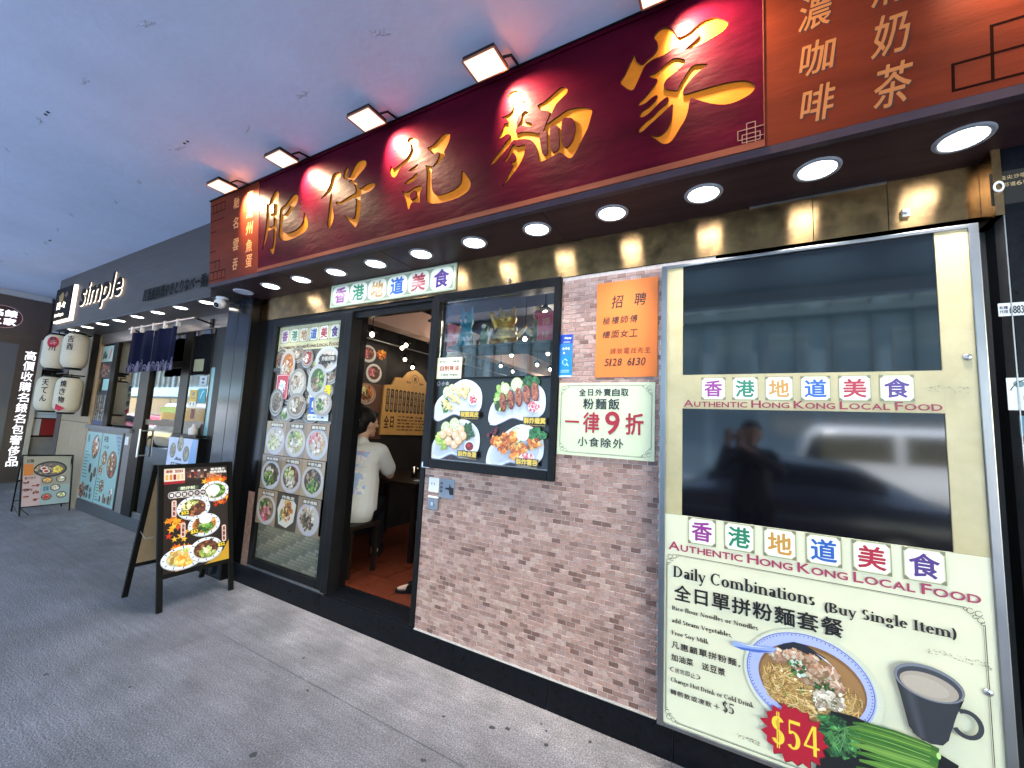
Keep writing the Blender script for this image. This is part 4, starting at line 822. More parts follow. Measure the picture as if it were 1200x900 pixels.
# price star
pts = []
for k in range(34):
    t = 2*math.pi*k/34; r = (.112, .092)[k % 2]*(1+.05*math.sin(k*2.1)); pts.append((.176+r*math.cos(t), .338+r*math.sin(t)))
p.poly([(u+.003, v-.003) for u, v in pts], '6c1020'); 
p.up(); c_ = lin('a8142c')
for k in range(34): p.mb.add([p.P(.176, .338), p.P(*pts[k]), p.P(*pts[(k+1) % 34])], [(0, 1, 2)], acry, col=c_)
serif(p, '$54', .098, .286, .262, .105, 'e8c83c', 1.15)
p.build('printed_menu', lb)
for x, z in ((.744, 1.845), (.738, .677)):
    mb = MB(); mb.lathe((x, -.0765, z), [(.001, -.007), (.009, -.007), (.0125, -.003), (.0125, .0)], steel, 20, ax='y'); mb.box(x-.001, x+.001, -.0845, -.083, z-.004, z+.004, blackm); mb.build('key_lock', lb)
# ------------------------------------------------------------------ notices on the brick wall
def sheetthing(name, label, cat, u0, u1, v0, v1, y, th=.002, mat=paper, col='ffffff', r=0):
    t = thing(name, label, cat, ((u0+u1)/2, y, v0)); c = M('sheet_'+col, lin(col), .5, var=.04, vscale=9); boxp('sheet', t, u0, u1, y, y+th, v0, v1, c)
    return t, Print((0, y-.0002, 0), (1, 0, 0), (0, 0, 1), mat)
t, p = sheetthing('hiring_notice', 'orange paper hiring notice with handwritten black characters on the brick wall', 'notice', -.708, -.374, 1.802, 2.343, -.0035, .001, paper, 'e87a30')
p.text('招', -.625, 2.19, -.565, 2.262, '301c14', .0012, .12); p.text('聘', -.50, 2.195, -.44, 2.262, '301c14', .0012, .12)
for i, ch in enumerate('誠徵樓面傳'[:4]): p.text('極樓師傅'[i], -.672+i*.05, 2.10, -.632+i*.05, 2.142, '38201a', .0006, .12)
for i, ch in enumerate('樓面女工'): p.text(ch, -.672+i*.05, 2.022, -.63+i*.05, 2.062, '38201a', .0006, .12)
for i, ch in enumerate('請致電找先生'): p.text(ch, -.625+i*.037, 1.93, -.595+i*.037, 1.962, '8a3a20', .0002, .12)
x = -.655
for ch in '5128 6130': 
    if ch != ' ': p.text(ch, x, 1.865, x+(.022 if ch != '1' else .008), 1.905, '38201a', .0004, .15)
    x += .027 if ch != '1' else .017
p.build('handwriting', t)
t, p = sheetthing('discount_board', 'cream takeaway discount board with red lettering, below the orange notice', 'notice', -.919, -.382, 1.363, 1.772, -.006, .004, gloss, 'd2dab8')
scroll_frame(p, -.905, 1.378, -.396, 1.758, .002, '2c3028', .05)
p.cells('全日外賣自取', -.80, 1.698, -.515, 1.738, '20201e', .0010); p.cells('粉麵飯', -.775, 1.625, -.56, 1.683, '20201e', .0014)
for ch, a, b in (('一', -.875, -.79), ('律', -.765, -.675), ('折', -.53, -.44)):
    if ch == '一': p.rect(a, 1.545, b, 1.557, 'a01028')
    else: p.text(ch, a, 1.495, b, 1.605, 'a01028', .0026)
p.text('9', -.640, 1.49, -.565, 1.612, 'a01028', .003)
p.cells('小食除外', -.80, 1.418, -.535, 1.468, '20201e', .0010)
p.build('lettering', t)
t, p = sheetthing('blue_sticker', 'tall blue payment sticker on the brick wall beside the display window', 'sticker', -.932, -.846, 1.806, 2.06, -.003, .001, gloss, '2c78c8')
p.rect(-.930, 2.005, -.848, 2.058, '1838a0'); p.rect(-.930, 1.815, -.848, 1.93, '1080d0'); p.rect(-.928, 1.8075, -.848, 1.817, 'd0e4f8')
p.text('Alipay', -.90, 2.03, -.855, 2.045, 'f0f4ff', .0004); p.rect(-.90, 2.015, -.86, 2.018, 'b0c0e8'); p.rect(-.905, 2.010, -.862, 2.0125, 'b0c0e8')
for u, v in ((-.902, 1.975), (-.885, 1.977), (-.87, 1.975), (-.898, 1.95)): p.ell(u, v, .006, .007, 'd8ecff', 12)
for a0 in (20, 140, 260): p.ring(-.890, 1.895, .016, .019, .004, 'c8ecff', 12, a0, a0+90)
p.line([(-.88, 1.885), (-.868, 1.872)], .005, 'c8ecff'); p.rect(-.915, 1.845, -.862, 1.849, 'a8d8f8'); p.rect(-.918, 1.835, -.862, 1.839, 'a8d8f8')
p.build('print', t)
# strip sign above the door
t = thing('strip_sign', 'long pale strip sign with six coloured character tiles above the doorway', 'sign', (-2.38, -.01, 2.43))
mb = MB(); mb.box(-3.045, -1.72, -.018, -.0045, 2.433, 2.629, M('strip_board', lin('c8d0b0'), .35, coat=.2), .002); mb.build('board', t)
p = Print((0, -.0183, 0), (1, 0, 0), (0, 0, 1), gloss)
p.frame(-3.043, 2.435, -1.722, 2.627, .004, 'a0a890')
for i, ch in enumerate('香港地道美食'):
    w = (1.325-.04)/6; a = -3.025+i*w; p.rect(a, 2.45, a+w, 2.612, '94a088'); p.rrect(a+.008, 2.452, a+w-.008, 2.610, .045, 'e4e8d4')
    p.text(ch, a+.042, 2.468, a+w-.042, 2.596, C6[i], .0045)
p.build('lettering', t)
# doorbell plates
t = thing('switch_plate', 'white plastic bell plate on the brick wall under the display window', 'switch', (-1.79, 0, 1.04))
mb = MB(); mb.box(-1.838, -1.755, -.012, -.0012, 1.045, 1.142, white, .003); mb.build('cover', t)
mb = MB(); mb.box(-1.812, -1.808, -.0135, -.0121, 1.095, 1.108, blackm); mb.box(-1.79, -1.786, -.0135, -.0121, 1.095, 1.108, blackm); mb.build('slot', t)
t = thing('key_switch', 'grey steel key switch below the white bell plate', 'switch', (-1.79, 0, .93))
mb = MB(); mb.box(-1.834, -1.748, -.014, -.0012, .93, 1.008, steeld, .003); mb.box(-1.832, -1.75, -.02, -.0012, 1.0085, 1.02, white, .002); mb.build('cover', t)
mb = MB(); mb.tube((-1.79, -.024, .972), (-1.79, -.014, .972), .012, steel, n=18); mb.build('key_barrel', t)
t = thing('arrow_plate', 'blue grey plate with a black pointing hand beside the bell plate', 'sign', (-1.69, 0, 1.02))
mb = MB(); mb.box(-1.752, -1.628, -.006, -.0012, 1.018, 1.143, M('blue_grey_plate', lin('7c8698'), .45), .002); mb.build('plate', t)
p = Print((0, -.0063, 0), (1, 0, 0), (0, 0, 1), paper)
for v in (1.11, 1.085, 1.06): p.text('按', -1.742, v-.009, -1.722, v+.009, '20242c', .0006)
p.poly([(-1.70, 1.085), (-1.67, 1.088), (-1.668, 1.108), (-1.662, 1.108), (-1.655, 1.092), (-1.632, 1.09), (-1.631, 1.045), (-1.66, 1.042), (-1.668, 1.06), (-1.668, 1.072), (-1.70, 1.076)], '0c0c0e')
p.build('print', t)
# pillar notices at the right edge
PY = -.0905
def pn(u, v):   # measured on y = 0, moved to the pillar face
    k = (2.21-.0905)/2.21; return u*k, 1.5+(v-1.5)*k
for (u0, v0, u1, v1, bgc, nm, lab) in [(.862, 2.01, 1.04, 2.06, 'c8ccd0', 'number_sticker', 'white sticker with a phone number on the black pillar'), (.868, 1.655, 1.02, 1.775, 'd8dcdc', 'portrait_sticker', 'white sticker with a drawn portrait on the black pillar'), (.893, 1.56, 1.05, 1.635, '3c7c98', 'teal_sticker', 'small teal sticker under the portrait sticker on the black pillar'), (.866, 2.45, 1.6, 2.585, '08080a', 'address_plate', 'black address plate with gold lettering at the top of the pillar')]:
    (a, b), (c_, d) = pn(u0, v0), pn(u1, v1)
    t, p = sheetthing(nm, lab, 'sticker' if 'plate' not in nm else 'sign', a, c_, b, d, PY-.0015, .001, gloss, bgc); W = c_-a; H = d-b
    if nm == 'number_sticker': p.text('6883 9', a+.028, b+.008, a+.078, b+.036, '20242c', .0008); p.text('乾糧', a+.003, d-.022, a+.024, d-.011, '20242c', .0003); p.text('代理', a+.003, b+.010, a+.024, b+.022, '20242c', .0003)
    elif nm == 'portrait_sticker':
        p.ell(a+.03, d-.022, .014, .012, '5c7c80'); p.ell(a+W*.55, b+H*.36, .042, .048, '3c5048'); p.ell(a+W*.55, b+H*.40, .026, .034, 'e8e4d8'); p.poly([(a+W*.37, b+H*.52), (a+W*.45, b+H*.74), (a+W*.68, b+H*.72), (a+W*.73, b+H*.5), (a+W*.6, b+H*.6)], '20241e'); p.ell(a+W*.5, b+H*.42, .003, .003, '20241e'); p.ell(a+W*.6, b+H*.42, .003, .003, '20241e'); p.ring(a+W*.5, b+H*.4, .07, .07, .003, '20241e', 20, 20, 160)
    elif nm == 'teal_sticker': p.text('查', a+.02, b+.02, a+.06, d-.02, 'c8e0e8', .001)
    else: p.cells('九龍尖沙咀', a+.008, d-.034, a+.095, d-.018, 'b09a70', .0002); p.cells('加拿芬道6號', a+.003, d-.062, a+.098, d-.046, 'b09a70', .0002)
    p.build('print', t)
# ------------------------------------------------------------------ door leaf with dish posters, doorway, display window
bl = blackm
dj = thing('shop_doorway', 'black aluminium doorway framing the open entrance of the noodle shop', 'doorway', (-2.37, 0, .16))
boxp('lintel', dj, -4.08, -.925, .006, .10, 2.385, 2.411, bl)
boxp('jamb', dj, -2.845, -2.765, -.006, .10, .164, 2.384, bl, .004)
boxp('jamb', dj, -1.925, -1.887, -.008, .10, .164, 2.384, bl, .004)
boxp('inner_jamb', dj, -2.90, -2.80, .101, .19, .164, 2.60, blackgloss)
boxp('top_panel', dj, -2.764, -1.926, .02, .06, 2.33, 2.384, bl)
for x in (-1.884, ): 
    boxp('latch', dj, x-.02, x+.05, -.022, -.0085, 1.20, 1.238, steel, .003)
# side panel with tiles beside the column
sp_ = boxp('black_side_panel', None, -4.098, -3.862, .004, .10, .155, 2.63, blackgloss); struct(sp_)
boxp('narrow_brick_strip', sp_, -3.96, -3.87, -.001, .0035, .156, .80, M('strip_tile', lin('8c6a5c'), .5, var=.5, vscale=30))
dl = thing('glass_door_leaf', 'tall glass panel covered with dish posters, left of the open doorway', 'glass panel', (-3.35, .03, .16))
boxp('frame', dj, 0, .0001, .3, .3001, 1, 1.0001, bl) if False else None
for a in [(-3.86, -3.80), (-2.91, -2.846)]: boxp('frame_stile', dl, a[0], a[1], .0, .06, .175, 2.384, bl, .003)
for a in [(.175, .235), (2.335, 2.384)]: boxp('frame_rail', dl, -3.799, -2.911, .0, .06, a[0], a[1], bl, .003)
boxp('sill_channel', dl, -3.86, -2.80, -.004, .06, .1555, .174, steeld)
boxp('pane', dl, -3.799, -2.911, .026, .030, .236, 2.334, glassd)
boxp('backing_sheet', dl, -3.799, -2.911, .034, .04, .236, 2.334, M('backing_sheet', lin('4c4a44'), .6, var=.4, vscale=6))
PX = Print((0, .0335, 0), (1, 0, 0), (0, 0, 1), paper, -.00003); PX = None
p = Print((0, .0255, 0), (1, 0, 0), (0, 0, 1), gloss)
p.rect(-3.795, 2.10, -2.913, 2.33, 'd8d8a8')
food_tiles(p, -3.775, 2.175, -2.935, 2.305, w=.118, bold=.003)
p.smallcaps('AUTHENTIC HONG KONG LOCAL FOOD', -3.775, 2.118, -2.935, 2.15, '6c3838', .0012)
p.rect(-3.795, 1.47, -2.913, 2.098, '5c564e')
q = p.rnd
for (u, v, a, b, ks, rim) in [(-3.72, 2.02, .09, .10, ['mush', 'beef'], '6c645c'), (-3.48, 2.06, .09, .07, ['mush', 'fish'], '8c8478'), (-3.22, 1.93, .10, .08, ['veg', 'mush'], '8c887c'), (-3.28, 1.70, .12, .10, ['fish', 'dark'], '8a867c'), (-3.56, 1.72, .10, .10, ['dark', 'fish'], '74706a'), (-3.0, 1.88, .10, .09, ['mush', 'fish'], '8c8a84'), (-3.20, 1.54, .12, .08, ['dark', 'mush'], '6a6862'), (-3.56, 1.52, .12, .07, ['fish', 'green'], '84807a'), (-3.02, 1.73, .08, .07, ['veg', 'fish'], '8c8a84'), (-3.60, 1.97, .11, .14, ['orange', 'fish'], 'c8c0b4'), (-3.32, 2.02, .08, .08, ['red', 'fish'], '8c8478'), (-3.05, 2.0, .15, .11, ['fish', 'dark'], 'd0d8e0'), (-3.42, 1.80, .12, .13, ['fish', 'mush'], '9c988c'), (-3.15, 1.82, .12, .14, ['green', 'mush'], 'c0c4c4'), (-3.70, 1.63, .10, .12, ['mush', 'dark'], '7c7a74'), (-3.40, 1.60, .13, .11, ['mush', 'fish'], '98948a'), (-3.05, 1.62, .12, .10, ['fish', 'green'], 'a8a49c')]:
    dish(p, u, v, a, b, ks, rim=rim, n=70)
p.rect(-3.14, 1.975, -2.93, 2.03, '2c2822'); p.text('炸醬撈麵', -3.11, 1.985, -2.95, 2.022, 'c8c4b8', .0015)
p.rect(-3.79, 1.905, -3.69, 1.94, '2c2822')
labs = ['鮮蝦雲吞麵', '淨雲吞', '鯪魚球麵', '牛丸河粉', '牛腩麵', '牛筋丸麵', '魚片粉麵', '炸魚皮', '豬手撈麵']
gk = [['fish', 'veg'], ['veg', 'green', 'fish'], ['wonton', 'pink', 'fish'], ['dark', 'fish', 'green'], ['beef', 'veg', 'fish'], ['dark', 'mush', 'green'], ['mush', 'green', 'pink'], ['egg', 'orange', 'beef'], ['fish', 'mush', 'dark']]
for r_ in range(3):
    for c_ in range(3):
        u0 = -3.795+c_*.294; v1 = 1.452-r_*.302; p.rect(u0, v1-.298, u0+.290, v1, ['b09a7c', '94806a', 'a88c70'][(r_+c_) % 3])
        if r_ == 2 and c_ == 1: p.rect(u0, v1-.298, u0+.290, v1, '1c1614'); p.poly([(u0+.05, v1-.26), (u0+.02, v1-.14), (u0+.06, v1-.05), (u0+.2, v1-.02), (u0+.27, v1-.08), (u0+.25, v1-.22), (u0+.16, v1-.28)], 'e8e0d4'); p.blobs(u0+.15, v1-.14, .075, .085, PAL['orange']+PAL['egg'], 60, .012, 1.4); p.blobs(u0+.15, v1-.13, .03, .05, PAL['beef'], 24, .01, 1.3); p.blobs(u0+.08, v1-.18, .015, .05, PAL['green'], 20, .006, 1.6)
        else: dish(p, u0+.147, v1-.165, .135, .122, gk[r_*3+c_], rim=['ccc4d4', 'd4c8c0', 'c4ccdc'][(r_*2+c_) % 3], noodle=(r_ == 0), n=84, inner=.86)
        p.rect(u0+.06, v1-.052, u0+.25, v1-.014, '3a3024'); p.text(labs[r_*3+c_], u0+.07, v1-.046, u0+.24, v1-.020, 'f0ead8', .0012)
p.rect(-3.795, .40, -3.50, .545, '6a6458') if False else None
p.gain = .62; p.build('dish_posters', dl)
p = Print((0, .0256, 0), (1, 0, 0), (0, 0, 1), gloss)
p.rect(-3.797, .238, -2.912, .56, '54524a')
for j in range(12):
    for i in range(16):
        u = -3.79+i*.055+(j % 2)*.027; p.l = .0002; v = .245+j*.026
        if u+.05 < -2.915 and v < .54: p.poly([(u, v), (u+.051, v), (u+.051, v+.022), (u, v+.022)], ['6a6a5c', '7a7868', '605e52', '74705e', '827c6c'][(i*7+j*3) % 5], (i == 0))
p.build('tile_patterned_film', dl)
def sticker(name, label, u0, u1, v0, v1, y, col, fn=None, cat='sticker'):
    t, p = sheetthing(name, label, cat, u0, u1, v0, v1, y, .001, gloss, col); 
    if fn: fn(p, u0, u1, v0, v1)
    p.build('print', t); return t
def redf(p, a, b, c, d):
    p.rrect(a+.006, c+.006, b-.006, d-.006, .012, 'e0d0d0'); p.rrect(a+.010, c+.010, b-.010, d-.010, .010, 'a81830'); p.blobs((a+b)/2, (c+d)/2, .045, .065, ['e0e4e8', 'a8b4c0', '8090a0', 'f4f4f4'], 40, .010, 1.5)
sticker('red_food_guide_sticker', 'red rectangular sticker with a white emblem on the dish-poster glass', -3.735, -3.555, 1.655, 1.88, .010, 'a81830', redf)
def yel(p, a, b, c, d):
    p.ring((a+b)/2, d-.05, .022, .024, .004, '40380c', 20); p.rect(a+.02, d-.052, b-.02, d-.048, '40380c'); p.text('送餐服務', a+.012, c+.07, b-.012, c+.10, '40380c', .001); p.text('Foodie', a+.03, c+.02, b-.03, c+.04, '40380c', .0006)
sticker('yellow_sticker', 'yellow delivery sticker on the dish-poster glass, right of the blue one', -3.095, -2.97, 1.588, 1.775, .009, 'e0c820', yel)
def blu(p, a, b, c, d): p.rect(a, d-.025, b, d, 'e4ecf4'); p.rect(a+.035, c+.055, b-.035, c+.105, 'e4ecf4'); p.rect(a+.045, c+.065, b-.045, c+.095, '2458a8'); p.rect(a+.03, c+.02, b-.03, c+.03, 'b8c8e4')
sticker('blue_sticker', 'blue and white sticker on the dish-poster glass, left of the yellow one', -3.225, -3.10, 1.532, 1.698, .0095, '2458a8', blu)
def wht(p, a, b, c, d):
    for k in range(4): p.rect(a+.01+k*.055, c+.02, a+.045+k*.055, d-.02, ['8898a8', '5c84b8', 'a8b0b8', '30384c'][k])
sticker('payment_sticker_strip', 'pale strip of small payment icons under the blue sticker', -3.23, -2.965, 1.478, 1.53, .0097, 'd0d8e0', wht)

# display window
dw = thing('display_window', 'black framed window showing ornaments above four fried snack photos', 'window', (-1.4, 0, 1.2))
for a in [(-1.886, -1.838), (-.965, -.926)]: boxp('frame_stile', dw, a[0], a[1], -.030, .08, 1.206, 2.4115, bl, .004)
for a in [(1.206, 1.262), (2.355, 2.4115)]: boxp('frame_rail', dw, -1.8375, -.9655, -.030, .08, a[0], a[1], bl, .004)
boxp('mid_rail', dw, -1.8375, -.9655, -.004, .03, 1.806, 1.818, bl)
boxp('pane', dw, -1.8375, -.9655, .008, .012, 1.8185, 2.3545, glassm)
boxp('menu_board', dw, -1.8375, -.9655, .0, .03, 1.2625, 1.8055, M('menu_board_black', (.012, .012, .014), .25, coat=.4))
boxp('glazing_bead', dw, -1.8375, -.9655, -.006, -.0005, 1.2625, 1.268, steeld)
p = Print((0, -.0004, 0), (1, 0, 0), (0, 0, 1), gloss)
p.rect(-1.834, 1.27, -.968, 1.804, '100f12')
q = p.rnd
for (u, v) in [(-1.1, 1.75), (-1.06, 1.68), (-1.33, 1.47), (-1.28, 1.40), (-1.0, 1.42), (-1.1, 1.50), (-1.53, 1.68), (-1.7, 1.29)]: p.blobs(u, v, .06, .04, ['3a1018', '581420', '240c10', '701828'], 26, .005, 1.3)
def leafplate(p, u, v, s, flip=False):
    pts = [(-.20, -.115), (-.195, -.05), (-.17, 0), (-.11, .05), (-.05, .10), (.03, .135), (.11, .12), (.17, .07), (.185, .0), (.17, -.06), (.11, -.10), (.04, -.105), (-.03, -.09), (-.10, -.12), (-.16, -.14)]
    p.poly([(u+a*s*1.0, v+b*s-.006) for a, b in smoothpoly(pts, 3)], '9298b0'); p.poly([(u+a*s, v+b*s) for a, b in smoothpoly(pts, 3)], 'e6eaf4')
    p.poly([(u+a*s*.86-.004, v+b*s*.84) for a, b in smoothpoly(pts, 3)], 'ccd2e2')
def lime(p, u, v, r):
    pass
    p.ell(u, v, r, r*1.1, '84a04c', 20); p.ell(u, v, r*.88, r*.98, 'e0e8c8', 18)
    for k in range(8): t = k*math.pi/4; p.poly([(u+r*.15*math.cos(t+.3), v+r*.15*math.sin(t+.3)), (u+r*.78*math.cos(t+.12), v+r*.85*math.sin(t+.12)), (u+r*.78*math.cos(t+.62), v+r*.85*math.sin(t+.62))], 'b8cc90')
for (u, v) in [(-1.64, 1.665), (-1.19, 1.655), (-1.64, 1.40), (-1.19, 1.385)]: leafplate(p, u, v, 1.02)
# top left: beancurd rolls
p.blobs(-1.74, 1.63, .035, .05, PAL['green'], 30, .009, 1.6); lime(p, -1.74, 1.72, .035); lime(p, -1.70, 1.735, .036)
for (a, b) in [((-1.70, 1.745), (-1.60, 1.70)), ((-1.62, 1.77), (-1.56, 1.715)), ((-1.73, 1.70), (-1.62, 1.645)), ((-1.78, 1.665), (-1.70, 1.62)), ((-1.64, 1.735), (-1.575, 1.675)), ((-1.76, 1.64), (-1.68, 1.60))]:
    p.line([a, ((a[0]+b[0])/2, (a[1]+b[1])/2+.004), b], [.026, .036, .028], 'b09858'); p.line([(a[0], a[1]+.004), ((a[0]+b[0])/2, (a[1]+b[1])/2+.008), (b[0], b[1]+.004)], [.018, .026, .020], 'e4d8a0')
    p.blobs((a[0]+b[0])/2, (a[1]+b[1])/2, .04, .02, PAL['spring'], 14, .005, 2.)
p.ell(-1.52, 1.67, .038, .036, 'f0f0f4'); p.blobs(-1.52, 1.672, .028, .026, PAL['red']+PAL['pink'], 30, .006)
# top right: chicken wings
p.blobs(-1.30, 1.68, .05, .08, PAL['green']+['98b860', 'b8d088'], 60, .012, 1.7); p.blobs(-1.10, 1.77, .06, .035, ['1f4a24', '2c6030', '3c7038'], 40, .010, 1.6); lime(p, -1.28, 1.74, .035); lime(p, -1.20, 1.765, .042)
for k in range(5):
    u = -1.29+k*.055; v = 1.655+k*.016; p.ell(u, v, .026, .062, '5c2c20', 16, rot=.15); p.ell(u-.003, v+.004, .021, .055, 'a05c48', 14, rot=.15); p.blobs(u, v, .02, .05, PAL['bbq'], 22, .006, 1.4)
p.ell(-1.07, 1.63, .045, .034, 'f0f0f4'); p.blobs(-1.075, 1.63, .036, .026, PAL['pink'], 36, .006)
# bottom left: fish balls
p.blobs(-1.54, 1.46, .045, .05, ['1c3c20', '28502c', '34602c'], 40, .010, 1.6); p.blobs(-1.74, 1.40, .05, .06, ['b8d060', 'd0e088', '94b048'], 40, .012, 1.6); lime(p, -1.72, 1.475, .042); lime(p, -1.65, 1.50, .044)
for (a, b) in [(-1.74, 1.43), (-1.685, 1.45), (-1.635, 1.43), (-1.595, 1.47), (-1.69, 1.39), (-1.64, 1.37), (-1.575, 1.43), (-1.61, 1.40)]: p.ell(a, b, .031, .031, 'a87c58', 16); p.ell(a-.002, b+.003, .028, .028, 'e0bc94', 16); p.ell(a-.008, b+.010, .012, .012, 'f2dcc0', 10, jit=.2)
p.ell(-1.52, 1.365, .040, .036, 'f0f0f4'); p.ell(-1.52, 1.367, .032, .028, '701018'); p.ell(-1.525, 1.372, .014, .010, 'b02830')
# bottom right: wontons fried
p.blobs(-1.05, 1.46, .06, .04, ['2c6c38', '3c8048', '1c4c28'], 50, .010, 1.7); lime(p, -1.18, 1.455, .044); p.ell(-1.135, 1.465, .04, .04, 'f0f0ec'); p.blobs(-1.33, 1.44, .06, .04, ['581420', '701828'], 20, .006)
for (a, b) in [(-1.32, 1.41), (-1.26, 1.43), (-1.20, 1.40), (-1.27, 1.375), (-1.14, 1.37), (-1.06, 1.41), (-1.18, 1.345), (-1.21, 1.44)]: p.blobs(a, b, .035, .03, PAL['orange'], 34, .009, 1.5)
p.ell(-1.10, 1.33, .05, .022, 'f0f0f4'); p.blobs(-1.10, 1.333, .04, .016, PAL['pink'], 26, .006)
for s_, a, b in [('椒鹽腐皮', -1.60, 1.555), ('酥炸雞翼', -1.13, 1.53), ('酥炸魚蛋', -1.60, 1.30), ('酥炸雲吞', -1.17, 1.285)]:
    p.rect(a-.006, b-.004, a+.146, b+.038, '1c1814'); p.text(s_, a, b, a+.14, b+.034, 'd8b848', .0014); p.rect(a+.0, b-.013, a+.14, b-.009, '988040')
for a, b in [(-1.82, 1.535), (-1.37, 1.51), (-1.81, 1.295), (-1.36, 1.285)]: p.rect(a, b, a+.05, b+.006, 'c8ccd0')
p.ring(-1.80, 1.775, .014, .014, .003, '8c8c90', 16); p.text('小食', -1.775, 1.762, -1.71, 1.788, '9c9ca0', .0008)
p.build('snack_photos', dw)
def cr(p, a, b, c, d):
    p.frame(a+.006, c+.006, b-.006, d-.006, .001, '5c6048'); p.ring((a+b)/2, d-.028, .014, .012, .002, '3c3c30', 14); p.text('肥仔記', a+.02, d-.036, a+.075, d-.022, '5c6048', .0004); p.text('麵家', b-.075, d-.036, b-.02, d-.022, '5c6048', .0004)
    p.cells('自制辣油', a+.022, c+.055, b-.022, c+.09, 'a03020', .0010); p.text('小$30 大$50', a+.03, c+.018, b-.03, c+.036, '3c3c30', .0006)
sticker('chilli_oil_notice', 'cream notice with red characters on the display window glass', -1.838, -1.628, 1.81, 1.957, -.007, 'd8dcc0', cr, 'notice')

# shelves and ornaments behind the glass
sh = boxp('ornament_shelf', None, -1.837, -.966, .09, .42, 2.045, 2.057, M('dark_glass_shelf', (.02, .022, .025), .15)); tag(sh, 'dark shelf carrying the lucky ornaments inside the display window', 'shelf')
goldm = M('gold_glaze', (.85, .52, .10), .3, metal=.45, var=.5, vscale=22, bump=.5, bscale=50); bluem = M('teal_blue_glaze', (.05, .38, .50), .15, var=.4, vscale=20)
redm = M('red_envelope_paper', (.80, .10, .14), .5, var=.25, vscale=25); whitem = M('white_glaze', (.75, .75, .78), .2); dkm = M('dark_ornament', (.03, .03, .03), .3, var=.5, vscale=20); greenm = M('green_glaze', (.10, .2, .08), .25, var=.5, vscale=25)
def env(x, y, z, w, h, rz, lab):
    t = thing('red_packet', lab, 'red packet', (x, y, z), rz); mb = MB(); mb.box(-w/2, w/2, -.004, .004, 0, h, redm, .001); mb.build('packet', t, True)
    p = Print((0, -.0043, 0), (1, 0, 0), (0, 0, 1), paper); p.frame(-w*.44, h*.05, w*.44, h*.95, .002, 'e08878')
    for ch, v in (('福', .62), ('祿', .22)): p.text(ch, -w*.24, h*v, w*.24, h*(v+.2), 'f0a890', .0008)
    o = p.build('print', t, True)
env(-1.99+.04, .26, 2.058, .10, .21, .1, 'plain red packet left of the blue cat in the display window'); env(-1.135, .24, 2.058, .13, .23, -.1, 'patterned red packet at the right end of the ornament shelf')
def cat(name, lab, x, y, z, s, m, face, arm=True, rz=0.):
    t = thing(name, lab, 'figurine', (x, y, z), rz); mb = MB()
    mb.ball((0, 0, .062*s), .075*s, m, 18, 12, (1.15, .85, .85)); mb.ball((0, 0, .115*s), .055*s, m, 16, 10, (1.1, .9, 1)); mb.build('body', t, True)
    mb = MB(); mb.ball((0, -.005, .185*s), .062*s, m, 18, 12, (1.22, .95, .9)); mb.ball((-.022*s, -.058*s, .175*s), .014*s, face, 8, 6); mb.ball((.022*s, -.058*s, .175*s), .014*s, face, 8, 6); mb.ball((0, -.064*s, .18*s), .007*s, redm, 8, 6)
    for k in (-1, 1): mb.tube((k*.045*s, 0, .225*s), (k*.058*s, 0, .275*s), .022*s, m, .002*s, n=10)
    for k in (-1, 1): mb.ball((k*.026*s, -.055*s, .198*s), .008*s, dkm, 8, 6)
    mb.build('head', t, True)
    mb = MB()
    if arm: mb.tube((-.06*s, -.02*s, .12*s), (-.095*s, -.035*s, .21*s), .020*s, m, .018*s); mb.ball((-.097*s, -.036*s, .218*s), .024*s, m, 10, 8); mb.tube((.06*s, -.02*s, .12*s), (.085*s, -.05*s, .10*s), .02*s, m); mb.ball((.09*s, -.05*s, .10*s), .022*s, m, 10, 8); mb.tube((.09*s, 0, .06*s), (.15*s, .02*s, .14*s), .014*s, m, .007*s)
    for k in (-1, 1): mb.ball((k*.045*s, -.06*s, .018*s), .026*s, m, 10, 8)
    mb.build('paws', t, True)
    return t
g = cat('lucky_cat', 'big golden beckoning cat on the shelf in the display window', -1.46, .27, 2.075, 1.05, goldm, goldm)
mb = MB(); mb.lathe((0, 0, -.018), [(.001, 0), (.10, 0), (.105, .01), (.09, .018)], redm, 24); 
q = random.Random(8)
for _ in range(40): mb.lathe((q.uniform(-.09, .09), q.uniform(-.085, -.02), q.uniform(.0, .09)), [(.001, .003), (.012, .003), (.013, 0)], goldm, 8)
mb.build('coin_heap', g, True)
cat('blue_cat_figurine', 'slim teal blue cat standing beside the left red packet', -1.81, .27, 2.058, 1.0, bluem, whitem, False)
mb = MB(); mb.tube((-1.81, .27, 2.06), (-1.81, .27, 2.26), .045, bluem, .03); 
tt = bpy.data.objects['blue_cat_figurine']; 
o = mb.build('long_body', tt); tt.scale = (.8, .8, 1.25)
cat('white_cat_figurine', 'tiny white cat between the blue cat and the golden cat', -1.745, .22, 2.058, .38, whitem, whitem)
w = thing('green_figurine', 'dark green warrior ornament between the blue and golden cats', 'figurine', (-1.66, .30, 2.058)); mb = MB(); mb.lathe((0, 0, 0), [(.001, 0), (.045, 0), (.03, .05), (.04, .1), (.025, .15), (.03, .18), (.001, .215)], greenm, 14); mb.tube((.03, 0, .1), (.07, -.02, .16), .012, whitem); mb.tube((-.03, 0, .1), (-.06, -.02, .05), .012, dkm); mb.ball((0, -.02, .18), .02, whitem, 8, 6); mb.build('robed_body', w, True)
